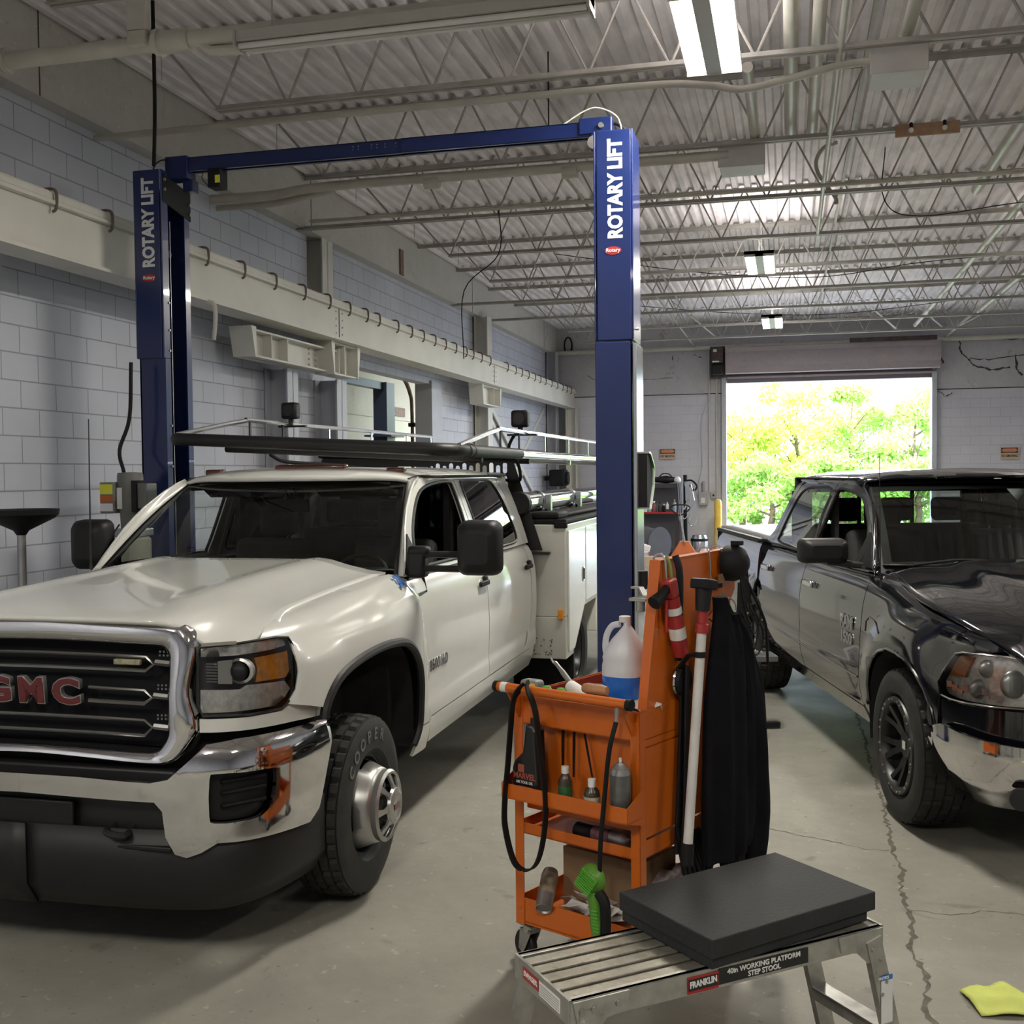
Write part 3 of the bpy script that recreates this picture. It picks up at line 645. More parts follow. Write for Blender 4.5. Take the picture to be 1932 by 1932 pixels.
g = G(); g.sweep([(-.02, -.008), (.02, -.008), (.02, .008), (-.02, .008)], [(1.84, -.3, 1.17), (1.9, -.34, 1.17), (1.93, -.36, 1.12), (1.97, -.38, 1.12)], up=(0, 0, 1)); g.cyl((1.9, -.36, 1.02), (1.9, -.36, 1.09), .03, 14)
g.box((1.9, -.36, 1.10), (.12, .10, .02), rot('Z', -20)); g.build('lift_arm_pad', M_steel, lift, bevel=.002)
G().cyl((1.88, -.1, 1.14), (1.88, -.1, 1.26), .036, 18).build('bumper_sleeve', M_blackp, lift)
G().bx(1.838, 1.862, -.2, .14, .02, 2.77).build('sheen_strip', M_galv, lift, ang=0, bevel=.003)  # pale strip stands for daylight reflecting off the post's outer side
# black box with trim on right post
g = G(); P = [(-.50, 2.045), (-.40, 2.045), (.12, 1.955), (.10, 1.83), (-.28, 1.69), (-.5, 1.69)]
t = thing('guard_box', 'black box with pale metal rim fixed on outer side of the blue post', 'box', (-.955, 7.5, 0))
G().prism([(-.14, 2.04), (-.05, 2.04), (.17, 1.95), (.15, 1.83), (-.02, 1.69), (-.14, 1.69)], -.015, .045, 'x').build('panel', M_black, t, ang=0)
g = G(); P = [(-.14, 2.05), (-.05, 2.05), (.18, 1.955), (.16, 1.825), (-.02, 1.68), (-.14, 1.68)]
g.sweep([(-.006, -.03), (.006, -.03), (.006, .05), (-.006, .05)], [(.01, a, b) for a, b in P], up=(1, 0, 0)); g.build('rim', M_galv, t, ang=0)
# power unit
t = thing('lift_power_unit', 'grey hydraulic motor with yellow and orange labels on the left blue post', 'motor', (-4.55, 7.02, 1.5))
G().lathe([(.0, .46), (.085, .455), (.09, .43), (.09, .20), (.075, .17), (.07, .05), (.085, .04), (.085, 0)], 24).build('motor_body', mat('motor_grey', (.16, .165, .155), .5, noise=.1), t)
G().lathe([(.095, 0), (.11, -.02), (.11, -.28), (.09, -.33)], 24, c=(.03, 0, 0)).build('oil_tank', mat('tank_cream', (.38, .37, .31), .5, noise=.1), t)
G().bx(-.17, -.06, -.12, .0, .17, .39).build('switch_box', bpy.data.materials['motor_grey'], t, ang=0, bevel=.008)
joined('label', [(-.165, -.065, -.1225, -.121, .305, .375)], bpy.data.materials['label_yellow'], t)
joined('label', [(-.165, -.065, -.1225, -.121, .25, .295)], mat('label_orange', (.5, .12, .02), .5), t)
joined('label', [(-.165, -.065, -.1225, -.121, .185, .24)], M_bluel, t); joined('label', [(-.05, -.01, -.093, -.0915, .2, .35)], M_paper, t)
g = G()
for k in range(9): a = -.5 + k * .16; g.bx(.06, .10, -.085 + k * .012, -.081 + k * .012, .18, .4)
g.build('cooling_fins', M_blackp, t, ang=0)
G().bx(-.08, .12, -.1, .1, 0, .06).build('pump_block', M_steel, t, ang=0, bevel=.01)
G().tube([(-.03, -.1, .09), (-.04, -.16, .03), (-.05, -.19, -.05)], .006, 8).sph((-.05, -.19, -.06), .017, 12).build('release_lever', M_black, t)
G().bx(.085, .17, -.07, .07, .2, .38).build('capacitor_cover', bpy.data.materials['motor_grey'], t, ang=0, bevel=.01)
o = G().tube(hermite([(-4.413, 7.22, 5.33), (-4.413, 7.22, 4.6), (-4.43, 7.22, 4.16)], 4), .014, 8).build('power_cable', M_black); tag(o, 'black cable hanging from the ceiling onto top of the left blue post', 'cable')
o = G().tube(hermite([(-4.60, 7.14, 2.75), (-4.61, 7.12, 2.35), (-4.67, 7.08, 2.12), (-4.60, 7.02, 1.96)], 5), .014, 8).build('power_cable', M_black); tag(o, 'black cable curving down from left blue post to the grey motor', 'cable')
# ================= far doorway =================
M_hood = stained('door_hood_metal', (.42, .37, .38), (.36, .31, .33), .5, 1.2, (.2, .15, .13), .4)
t = thing('rolling_door', 'rolled up metal shutter housing above the big open doorway', 'rolling door', (.9, 25.8, 0))
g = G(); g.lathe([(.30, -2.28), (.30, 2.28)], 20, ax='x', c=(0, -.05, 4.43), a0=60, a1=300); g.bx(-2.28, 2.28, -.3, .18, 4.12, 4.7); g.build('hood', M_hood, t, ang=50)
joined('curtain_edge', [(-2.25, 2.15, .05, .12, 3.93, 4.2)], mat('shutter_dark', (.16, .13, .16), .5), t)
joined('bottom_bar', [(-2.25, 2.15, -.02, .08, 4.02, 4.06)], M_hood, t)
for x in (-2.38, 2.14): joined('guide_rail', [(x, x + .1, .02, .2, 0, 4.05)], M_colg, t)
joined('hood_opening', [(.4, 2.2, -.36, -.3, 4.71, 4.80)], M_dirt, t)
t = thing('door_operator', 'dark door motor at left end of the shutter housing', 'motor', (-1.56, 25.5, 4.1))
G().bx(-.13, .13, -.1, .15, .25, .62).build('motor_body', M_dirt, t, ang=0, bevel=.03); G().bx(-.11, .12, -.1, .1, 0, .22).build('gear_box', M_blackp, t, ang=0, bevel=.02)
joined('label', [(-.08, .0, -.11, -.102, .5, .56), (-.1, .05, -.11, -.102, .27, .3)], M_paper, t); joined('plate', [(-.16, .16, .15, .45, -.05, .65)], M_dirt, t)
for x, w_, lab in ((-1.77, .018, 'pale vertical conduit down the back wall to the switch box'), (-1.60, .022, 'pale vertical conduit close to left edge of doorway')):
    o = G().cyl((x, 25.95, .3 if w_ > .02 else 1.45), (x, 25.95, 4.7), w_, 8).build('wall_conduit', M_pipe); tag(o, lab, 'conduit')
o = G().tube(hermite([(-1.80, 25.93, 3.6), (-1.95, 25.93, 3.0), (-1.93, 25.93, 2.1), (-2.02, 25.93, 1.6), (-1.95, 25.93, 1.35)], 6), .008, 6).build('control_cable', M_colg); tag(o, 'thin grey cable looping down the back wall beside the conduit', 'cable')
t = thing('switch_box', 'grey door control box with white buttons on the back wall', 'switch box', (-1.9, 25.93, 1.15)); G().bx(-.12, .09, -.07, .06, 0, .3).build('case', mat('switch_grey', (.36, .35, .36), .5), t, ang=0, bevel=.01); joined('button_plate', [(-.06, .03, -.075, -.07, .05, .17)], M_paper, t); G().cyl((-.0, -.02, .3), (0, -.02, .55), .035, 10).build('cable_gland', bpy.data.materials['switch_grey'], t)
t = thing('wall_socket', 'small grey outlet box beside the door control box', 'socket', (-1.68, 25.95, 1.3)); G().bx(-.06, .06, -.05, .04, 0, .14).build('case', bpy.data.materials['switch_grey'], t, ang=0, bevel=.006); G().cyl((0, -.052, .07), (0, -.058, .07), .025, 12).build('outlet', M_black, t)
M_orange_s = mat('sign_orange', (.55, .16, .07), .5); M_sand = mat('sign_sand', (.55, .43, .32), .6)
def danger(x, z, w_, h, lab):
    t = thing('danger_sign', lab, 'sign', (x, 25.955, z)); G().bx(-w_ / 2, w_ / 2, -.006, .002, -h / 2, h / 2).build('plate', M_sand, t, ang=0)
    joined('header', [(-w_ / 2 + .012, w_ / 2 - .012, -.009, -.0065, .01, h / 2 - .01)], M_black, t)
    g = G(); g.m = basis((0, -.0095, h * .26), (1, 0, 0), (0, 0, 1)); g.prism([(w_ * .44 * math.copysign(abs(math.cos(a)) ** .5, math.cos(a)), h * .17 * math.copysign(abs(math.sin(a)) ** .6, math.sin(a))) for a in np.linspace(0, 2 * PI, 33)[:-1]], 0, .001); g.build('oval', M_orange_s, t, ang=0)
    text('lettering', 'DANGER', .062, basis((0, -.012, h * .26), (1, 0, 0), (0, 0, 1)), t, M_sand, bold=.001, sx=1.05)
    text('lettering', 'NO SMOKING', .075, basis((0, -.008, -h * .22), (1, 0, 0), (0, 0, 1)), t, M_black, bold=.0015, sx=.68)
danger(-2.73, 2.335, .36, .24, 'small orange and tan DANGER NO SMOKING sign left of the doorway'); danger(4.64, 2.245, .36, .26, 'small orange and tan DANGER NO SMOKING sign right of the doorway')
t = thing('bollard', 'yellow safety post at the left edge of the open doorway', 'bollard', (-1.54, 25.3, 0)); G().lathe([(.085, 0), (.085, 1.21), (.078, 1.25), (.055, 1.285), (.0, 1.30)], 20).build('post', M_yellow, t)
t = thing('cable_coil', 'dark coil of cable hanging high on the wall by the far corner', 'cable', (-5.05, 25.9, 4.92)); G().tube([(.09 * math.cos(a), 0, .2 * math.sin(a)) for a in np.linspace(0, 2 * PI, 20)[:-1]], .02, 6, closed=True).build('coil', M_black, t)
# ================= things along the back wall =================
M_shelf = mat('shelf_grey', (.055, .055, .065), .75, noise=.1)
t = thing('workbench', 'grey workbench with red edged shelf against the back wall', 'workbench', (-2.88, 25.4, 0))
joined('top_shelf', [(-.6, .5, -.25, .3, 1.56, 1.66)], M_shelf, t); joined('middle_shelf', [(-.62, .52, -.3, .3, .96, 1.0)], M_shelf, t)
joined('shelf_edge', [(-.62, .52, -.32, -.3, .98, 1.02)], M_red, t); joined('back_panel', [(-.6, .5, .28, .3, .1, 1.6)], mat('bench_back', (.18, .17, .19), .6), t)
for x in (-.6, .46): joined('leg', [(x, x + .04, -.28, -.24, 0, 1.6)], M_shelf, t)
joined('bottom_shelf', [(-.6, .5, -.25, .28, .1, .13)], M_shelf, t)
def bottle(x, y, z, r, h, mb, mc, lab, spray=False, nm='bottle', cat='bottle', grp=None):
    t = thing(nm, lab, cat, (x, y, z), random.uniform(0, 60), grp)
    G().lathe([(r * .9, 0), (r, .01), (r, h * .6), (r * .85, h * .72), (r * .35, h * .8), (r * .35, h * .85)], 14).build('body', mb, t)
    if spray: G().cyl((0, 0, h * .84), (0, 0, h * .95), r * .3, 8).bx(-r * .9, r * .5, -r * .25, r * .25, h * .93, h * 1.02).bx(-r * .8, -r * .6, -r * .12, r * .12, h * .8, h * .95).build('spray_head', mc, t)
    else: G().cyl((0, 0, h * .84), (0, 0, h), r * .42, 10).build('cap', mc, t)
    return t
M_clear = mat('pale_blue_plastic', (.35, .45, .55), .3); M_wine = mat('wine_liquid', (.3, .08, .12), .3); M_lime = mat('lime_plastic', (.45, .6, .05), .5); M_gold = mat('gold_foil', (.6, .4, .05), .4)
bottle(-3.06, 25.15, 1.0, .045, .33, M_clear, M_white, 'spray bottle of pale blue liquid with white trigger on the bench shelf', True)
bottle(-2.96, 25.18, 1.0, .05, .26, M_wine, M_white, 'wine red bottle right of the spray bottle on bench shelf', True)
bottle(-2.83, 25.2, 1.0, .04, .24, M_shelf, M_black, 'slim dark bottle on bench shelf')
bottle(-2.74, 25.2, 1.0, .045, .2, M_black, M_white, 'short black bottle with white cap on bench shelf'); bottle(-2.66, 25.15, 1.08, .035, .16, M_white, M_white, 'small white bottle raised above the others on bench shelf')
bottle(-3.16, 25.15, 1.0, .05, .14, M_white, M_white, 'squat white jar left of the spray bottle'); bottle(-3.28, 25.2, 1.0, .05, .18, M_lime, M_gold, 'lime green bottle at left end of the bench shelf'); bottle(-3.38, 25.2, 1.0, .04, .16, M_black, M_red, 'dark bottle with red cap at left end of the bench shelf')
bottle(-3.20, 25.3, 1.0, .035, .27, M_gold, M_ochre, 'tall ochre bottle at back of bench shelf'); bottle(-2.5, 25.2, 1.0, .04, .3, M_clear, M_gold, 'clear bottle with gold top at right of bench shelf')
t = thing('power_tool', 'dark power tool with handle lying on top of the bench', 'tool', (-2.75, 25.3, 1.66)); G().lathe([(.02, -.35), (.05, -.3), (.07, -.1), (.09, .05), (.06, .25), (.02, .3)], 12, ax='x', c=(0, 0, .085)).build('body', M_blackp, t); G().tube(hermite([(-.1, 0, .15), (-.02, 0, .22), (.12, 0, .21), (.2, 0, .12)], 4), .014, 6).build('handle', M_black, t)
t = thing('metal_cup', 'round pale cup lying at right end on top of the bench', 'cup', (-2.44, 25.25, 1.74)); G().sph((0, 0, 0), .08, 14).build('cup', M_white, t)
t = thing('tape_roll', 'pale tape roll standing at left end on top of the bench', 'tape', (-3.13, 25.2, 1.72)); G().lathe([(.03, -.02), (.07, -.02), (.07, .02), (.03, .02)], 14, ax='x').build('roll', M_sand, t)
t = thing('hose_rack', 'black post with loops of pale hose hung on it', 'hose rack', (-2.25, 25.1, 0))
G().cyl((0, 0, 0), (0, 0, 1.85), .045, 14).build('post', M_black, t); G().bx(-.25, .25, -.25, .25, 0, .05).build('base', M_black, t, ang=0)
for i in range(7):
    x0 = random.uniform(-.18, .05); w_ = random.uniform(.1, .32); z1 = random.uniform(.45, 1.1)
    G().tube(hermite([(x0, -.06, 1.7), (x0 + .03, -.08, 1.2), (x0 + .02, -.09, z1 + .15), (x0 + w_ / 2, -.09, z1), (x0 + w_, -.09, z1 + .2), (x0 + w_ - .02, -.08, 1.3), (x0 + .1, -.06, 1.7)], 5), .010, 6).build('hose', M_galv, t)
G().tube(hermite([(0, 0, 1.72), (.15, -.03, 1.72), (.26, -.04, 1.6), (.2, -.04, 1.5), (.1, -.03, 1.62)], 5), .022, 6).build('nozzle', M_black, t)
t = thing('cable_spool', 'large dark grey cable spool standing on the floor by the back wall', 'spool', (-2.86, 23.9, .375), -35)
for s in (-1, 1): G().lathe([(.02, 0), (.36, 0), (.375, .012), (.375, .03), (.02, .03)], 32, ax='x', c=(s * .21 - .015, 0, 0)).build('flange', M_shelf, t)
G().lathe([(.34, -.2), (.34, .2)], 32, ax='x').build('wound_cable', mat('cable_grey', (.12, .12, .13), .5, noise=.2, nscale=40), t); G().lathe([(.07, -.26), (.07, -.225)], 16, ax='x').build('hub', M_black, t)
t = thing('wood_pallet', 'low pallet of pale boards under the white machines', 'pallet', (-3.0, 22.9, 0))
for k in range(5): joined('board', [(-.7, .7, -.5 + k * .22, -.5 + k * .22 + .14, .1, .12)], M_sand, t)
for x in (-.68, 0, .6): joined('block', [(x, x + .09, -.5, .5, 0, .1)], M_sand, t)
t = thing('engine_part', 'white grey machined engine block on pallet beside the spool', 'engine part', (-3.02, 22.8, .12), 20)
G().bx(-.26, .2, -.22, .22, 0, .2).build('block', M_galv, t, ang=0, bevel=.04); g = G(); g.m = T(-.05, 0, .2) @ rot('Y', 20); g.bx(-.2, .25, -.18, .18, 0, .18); g.build('head', M_white, t, ang=0, bevel=.03)
G().bx(-.2, .0, -.2, .05, .4, .47).build('cover', M_white, t, ang=0, bevel=.01); G().cyl((-.1, -.24, .16), (-.1, -.2, .16), .1, 16).build('port', M_black, t)
t = thing('cardboard_box', 'small brown cardboard box at front of the pallet', 'box', (-2.78, 22.42, 0), 10); G().bx(-.13, .13, -.1, .1, 0, .22).build('box', M_sand, t, ang=0)
M_jack = mat('jack_orange', (.60, .16, .05), .45, noise=.15)
t = thing('pallet_jack', 'orange pallet jack with tall steel handle standing before the bench', 'pallet jack', (-2.05, 22.6, 0), 8)
G().prism([(-.34, .12), (.34, .12), (.30, .22), (.07, .52), (-.07, .52), (-.30, .22)], -.1, .1, 'y').build('body', M_jack, t, ang=0) if False else None
g = G(); g.add([(-.34, -.1, .1), (.34, -.1, .1), (.09, -.1, .52), (-.09, -.1, .52), (-.34, .1, .1), (.34, .1, .1), (.09, .1, .52), (-.09, .1, .52)], [(0, 1, 2, 3), (5, 4, 7, 6), (1, 5, 6, 2), (4, 0, 3, 7), (3, 2, 6, 7), (4, 5, 1, 0)]); g.build('body', M_jack, t, ang=0, bevel=.01)
for s in (-1, 1): G().bx(s * .34, s * .18, .1, 1.2, .06, .12).build('fork', M_jack, t, ang=0)
G().cyl((0, -.12, .5), (-.09, -.2, 1.08), .018, 10).build('handle_shaft', M_galv, t)
G().tube(hermite([(-.09, -.2, 1.05), (-.27, -.2, 1.18), (-.22, -.2, 1.25), (-.09, -.2, 1.26), (.04, -.2, 1.25), (.1, -.2, 1.18)], 4, True), .014, 8, closed=True).build('grip', M_black, t)
for s in (-1, 1): G().cyl((s * .02, -.15, .09), (s * .09, -.15, .09), .09, 18).build('wheel', M_black, t)
t = thing('waste_bin', 'dark bin with yellow glove on it beside the spool', 'bin', (-3.3, 24.3, 0)); G().lathe([(.2, 0), (.25, .7), (.23, .7), (.18, .05)], 18).build('bucket', M_black, t); G().tube(hermite([(.1, -.2, .75), (.18, -.24, .68), (.2, -.26, .55)], 3), .04, 6, flat=.5).build('glove', M_lime, t)
t = thing('shop_vacuum', 'pale round canister standing by the back wall right of the hose rack', 'vacuum', (-1.95, 25.2, 0)); G().lathe([(.17, 0), (.19, .05), (.19, .4), (.15, .5), (.0, .52)], 18).build('drum', M_galv, t); G().lathe([(.195, .36), (.195, .42)], 18).build('band', M_black, t)
t = thing('wall_fan', 'black wall heater fan mounted high on the left wall corner', 'fan', (-5.05, 25.0, 1.80)); G().bx(-.25, .1, -.25, .25, -.18, .2).build('case', M_black, t, ang=0, bevel=.04); G().cyl((.1, 0, 0), (.16, 0, 0), .15, 16).build('grille', M_blackp, t); G().bx(-.4, -.25, -.05, .05, -.05, .05).build('bracket', M_black, t, ang=0)
# ================= trees outside =================
def tree(x, y, h, w_, lab, seed, m):
    random.seed(seed); rng = np.random.default_rng(seed)
    t = thing('tree', lab, 'tree', (x, y, -.03), 0, 'trees beyond the doorway'); g = G()
    g.tube(hermite([(0, 0, 0), (.1, 0, h * .3), (-.05, .1, h * .6), (.05, 0, h * .9)], 3), [.12 * (1 - .8 * i / 9) for i in range(10)], 8)
    for k in range(12):
        a = random.uniform(0, 6.28); z = random.uniform(.2, .75) * h; r = w_ * random.uniform(.3, .5)
        g.tube([(0, 0, z), (r * .5 * math.cos(a), r * .5 * math.sin(a), z + .12 * h), (r * math.cos(a), r * math.sin(a), z + .2 * h)], [.04, .025, .008], 5)
    g.build('trunk', M_ochre, t)
    blobs = []
    for k in range(34):
        a = rng.uniform(0, 2 * PI); z = h * (.08 + .9 * rng.random() ** .8); rad = w_ * .5 * math.sqrt(max(.05, 1 - ((z / h - .42) / .62) ** 2)) * rng.random() ** .5
        blobs.append((rad * math.cos(a), rad * math.sin(a), z, w_ * rng.uniform(.09, .19)))
    vs = []; fs = []
    for bx_, by, bz, br_ in blobs:
        for q in range(230):
            d = rng.normal(size=3); d /= np.linalg.norm(d); p = np.array([bx_, by, bz]) + d * br_ * rng.uniform(.5, 1.1) * np.array([1, 1, .8])
            if p[2] < .05: continue
            u = rng.normal(size=3); u /= np.linalg.norm(u); v = np.cross(u, d + .01); v /= np.linalg.norm(v) + 1e-6; s = rng.uniform(.05, .11)
            o = len(vs); vs += [tuple(p - u * s), tuple(p + v * s * .55), tuple(p + u * s), tuple(p - v * s * .55)]; fs.append((o, o + 1, o + 2, o + 3))
    G().add(vs, fs).build('foliage', m, t, ang=0)
def leafmat(name, col, tr):
    m = mat(name, col, .6, noise=.25, nscale=1.5); nt = m.node_tree; b = nt.nodes['Principled BSDF']; o = nt.nodes['Material Output']
    tl = nt.nodes.new('ShaderNodeBsdfTranslucent'); tl.inputs['Color'].default_value = (*tr, 1); mx = nt.nodes.new('ShaderNodeMixShader'); mx.inputs[0].default_value = .45
    nt.links.new(b.outputs[0], mx.inputs[1]); nt.links.new(tl.outputs[0], mx.inputs[2]); nt.links.new(mx.outputs[0], o.inputs[0]); return m
M_leafA = leafmat('leaf_yellow_green', (.50, .62, .12), (.62, .75, .15)); M_leafB = leafmat('leaf_green', (.33, .52, .12), (.45, .66, .16))
for i, (x, y, h, w_, lab, m) in enumerate([(-4.2, 42, 5.2, 5, 'yellow green tree at far left of the doorway view', M_leafA), (-1.6, 40, 4.0, 4, 'low bushy tree seen at left edge through the doorway', M_leafA), (.3, 41, 5.3, 4.2, 'tallest yellow green tree left of centre outside the doorway', M_leafA), (2.2, 42, 4.9, 3.6, 'thin crowned tree in the centre outside the doorway', M_leafB),
        (4.3, 41, 4.6, 3.6, 'green tree at right outside the doorway', M_leafB), (6.6, 42, 4.3, 4, 'tree beyond the right edge of the doorway view', M_leafB), (-.6, 37, 2.3, 3.2, 'low green shrub in front of the trees at left', M_leafB), (1.6, 37.5, 2.4, 3.2, 'low green shrub in front of the central trees', M_leafB), (3.9, 37, 2.2, 3.2, 'low green shrub in front of the trees at right', M_leafB), (-3.2, 37.5, 2.4, 3, 'low green shrub at far left outside', M_leafA)]):
    tree(x, y, h, w_, lab, 100 + i, m)
random.seed(11)
# ---- shared spline helpers and the white truck's surfaces ----
def cr(ts, vs, t):
    """smooth interpolation of vs over knots ts (monotone-limited cubic)"""
    n = len(ts)
    if t <= ts[0]: return vs[0] + (vs[1] - vs[0]) / (ts[1] - ts[0]) * (t - ts[0])
    if t >= ts[-1]: return vs[-1] + (vs[-1] - vs[-2]) / (ts[-1] - ts[-2]) * (t - ts[-1])
    i = 0
    while t > ts[i + 1]: i += 1
    def sl(k):
        if k <= 0: return (vs[1] - vs[0]) / (ts[1] - ts[0])
        if k >= n - 1: return (vs[-1] - vs[-2]) / (ts[-1] - ts[-2])
        a = (vs[k] - vs[k - 1]) / (ts[k] - ts[k - 1]); b = (vs[k + 1] - vs[k]) / (ts[k + 1] - ts[k])
        if a * b <= 0: return 0.0
        return 2 * a * b / (a + b)
    h = ts[i + 1] - ts[i]; u = (t - ts[i]) / h; m0 = sl(i) * h; m1 = sl(i + 1) * h
    return (2 * u ** 3 - 3 * u * u + 1) * vs[i] + (u ** 3 - 2 * u * u + u) * m0 + (-2 * u ** 3 + 3 * u * u) * vs[i + 1] + (u ** 3 - u * u) * m1
def sst(a, b, x):
    x = min(1, max(0, (x - a) / (b - a))); return x * x * (3 - 2 * x)
class Plan:
    """plan curve (x, y) sampled by arc length s"""
    def __init__(s, P):
        s.x = [p[0] for p in P]; s.y = [p[1] for p in P]; s.s = [0]
        for i in range(1, len(P)): s.s.append(s.s[-1] + ((s.x[i] - s.x[i - 1]) ** 2 + (s.y[i] - s.y[i - 1]) ** 2) ** .5)
    def at(s, t, off=0):
        g = 1 if t >= 0 else -1; t = abs(t)
        x, y = cr(s.s, s.x, t), cr(s.s, s.y, t); x2, y2 = cr(s.s, s.x, t + .01), cr(s.s, s.y, t + .01)
        dx, dy = x2 - x, y2 - y; l = (dx * dx + dy * dy) ** .5 or 1
        return g * (x + dy / l * off), y - dx / l * off
GP = Plan([(0, -.955), (.35, -.95), (.6, -.935), (.72, -.91), (.82, -.85), (.90, -.74), (.955, -.60), (.985, -.45), (1.0, -.25), (1.0, .2)])
GB = Plan([(0, -1.05), (.4, -1.04), (.7, -1.0), (.84, -.93), (.93, -.80), (.985, -.62), (1.01, -.45), (1.02, -.25), (1.02, 0)])
def gfront(s, z):    # grille / headlight surface, leaning back at the top
    x, y = GP.at(s, -.05 * sst(1.0, 1.45, z)); return (x, y, z)
def gbump(s, z):
    o = cr([.40, .46, .60, .80, .87, .92, .96], [-.06, -.02, 0, .005, -.01, -.05, -.10], z)
    x, y = GB.at(s, o); return (x, y, z)
GT = [.42, .55, .72, .95, 1.12, 1.25, 1.33, 1.41, 1.49]
def gW(y):
    return cr([-.93, -.91, -.85, -.74, -.60, -.45, -.25, .2, 3.6], [.60, .72, .82, .90, .955, .985, 1.0, 1.0, .99], y)
def gside(y, t):
    W = gW(y)
    up = cr([-.9, -.5, 0, .4, .8, 1.2], [-.04, -.025, -.0, .02, .04, .04], y)
    k = sst(.55, 1.0, y)
    dx = cr(GT, [-.075, -.03, -.014, 0, -.003, -.022, -.060, -.125, -.20], t)
    z = cr(GT, [.42, .55, .72, .95, 1.12, 1.25 + up * .3, 1.32 + up * .8, 1.358 + up, 1.37 + up], t)
    x = W + dx
    zt = 1.23 + .05 * y; hw = .86 - .22 * (t - .5)
    b = sst(hw + .035, hw - .03, abs(y - .12)) * sst(zt + .045, zt - .025, t) * sst(1.2, .9, y)
    x += .036 * b
    x += .012 * sst(.74, .66, t) * sst(.7, 1.0, y)
    return (x, y, z)
def ggreen(y, z):    # side glass plane
    return (.945 - (z - 1.38) * .27 - .12 * (z - 1.38) ** 2 - .012 * ((y - 2.0) / 1.4) ** 2, y, z)
def groof(x, y):
    c = 1.975 - .03 * (x / .78) ** 2 - .045 * (x / .78) ** 8
    c -= .07 * sst(1.75, 1.30, y) ** 2 + .04 * sst(3.1, 3.5, y) ** 2
    return (x, y, c)
def gws(a, b):       # windshield: a -1..1 across, b 0 base .. 1 top
    hw = .87 + (.70 - .87) * b
    y = .80 + (1.46 - .80) * b + .20 * (1 - b * .45) * (a * a) * .55 - .11 * (1 - b * .4)
    z = 1.40 + (1.885 - 1.40) * b - .03 * math.sin(PI * b) * -1 - .018 * a * a * b
    return (a * hw, y, z)
def ghood(a, y):     # a -1..1 across the hood between the cut lines
    xc = cr([-.98, -.90, -.80, -.60, -.24, .24, .78], [.855, .875, .885, .86, .825, .82, .85], y)
    x = a * xc; ax = abs(a)
    zc = cr([-1.0, -.96, -.93, -.8, -.5, 0, .4, .75, .9], [1.365, 1.374, 1.382, 1.40, 1.425, 1.45, 1.468, 1.478, 1.478], y)
    ze = cr([-1.0, -.95, -.92, -.88, -.8, -.7, -.5, 0, .4, .8], [1.25, 1.262, 1.272, 1.287, 1.308, 1.325, 1.345, 1.37, 1.39, 1.41], y)
    f = cr([0, .3, .5, .7, .88, 1], [0, .02, .05, .35, .8, 1], ax); k = sst(-.4, -.88, y)
    f = f * (1 - k) + k * cr([0, .3, .6, .72, .80, 1], [0, .01, .05, .25, .88, 1], ax)
    z = zc + (ze - zc) * f
    z += .012 * sst(.42, .55, ax) * sst(.75, .6, ax) * sst(-.9, -.5, y)
    bend = .26 * max(0, (ax - .55) / .45) ** 2 * sst(-.35, -.93, y)
    return (x, y + bend, z)
# ================= shared vehicle parts =================
M_wp = mat('white_truck_paint', (.70, .71, .675), .22, coat=.7, noise=.05, nscale=1.5)
M_wbody = mat('white_body_paint', (.64, .64, .58), .35, coat=.3, noise=.1, nscale=3)
M_glass = glass('car_glass', (.80, .85, .82), 1.0); M_tint = glass('tinted_glass', (.10, .11, .11), 1.35)
M_lens = glass('lamp_lens', (.9, .9, .9), .9)
M_tyre = mat('tyre_rubber', (.020, .020, .019), .68, noise=.35, nscale=14, bump=.15, bscale=90)
M_trim = mat('black_trim', (.008, .008, .009), .5, noise=.2, nscale=20)
M_int = mat('dark_interior', (.022, .022, .022), .8, noise=.3, nscale=14)
M_under = mat('underbody', (.012, .012, .012), .9, noise=.4, nscale=6)
M_amber = mat('amber_lens', (.95, .34, .015), .2, coat=.8, noise=.3, nscale=30)
M_refl = mat('lamp_reflector', (.78, .78, .74), .30, metal=.45, noise=.3, nscale=40)
M_darkrim = mat('rim_dark', (.03, .03, .034), .35, metal=.4)
M_silver = mat('hub_silver', (.50, .50, .49), .32, metal=.75, noise=.06)
def tyre_mesh(R, W, ri, n=144, name='tyre'):
    h = W / 2
    prof = [(-h * .80, ri), (-h * 1.02, ri + .03), (-h * 1.06, (R + ri) / 2), (-h * 1.02, R - .045), (-h * .93, R - .018)]
    ribs = 5; wr = (2 * h * .90) / ribs; pr = []
    for i in range(ribs):
        a0 = -h * .90 + i * wr; crown = lambda a: R - .010 * (a / h) ** 2
        pr += [(a0 + .003, crown(a0) - .012, -1), (a0 + .005, crown(a0), i), (a0 + wr - .005, crown(a0 + wr), i), (a0 + wr - .003, crown(a0 + wr) - .012, -1)]
    full = [(a, r, -2) for a, r in prof] + pr + [(-a, r, -2) for a, r in prof[::-1]]
    g = G(); rows = []
    for a, r, k in full:
        row = []
        for j in range(n):
            th = 2 * PI * j / n; rr = r
            if k in (0, 4): rr -= .013 * (j % 4 == 0)
            elif k >= 1: rr -= .010 * ((j + k * 2) % 6 == 0)
            row.append((a, rr * math.cos(th), rr * math.sin(th)))
        rows.append(row)
    g.grid(rows, wrap=True); return g
def barrel(R, W, off):
    g = G(); g.lathe([(R + .012, W / 2), (R + .012, W / 2 - .012), (R - .008, W / 2 - .02), (R - .02, W / 2 - .05), (R - .03, -W / 2), (R + .01, -W / 2)], 48, ax='x', caps=False)
    g.lathe([(.02, -off), (R - .028, -off)], 48, ax='x', caps=False); return g
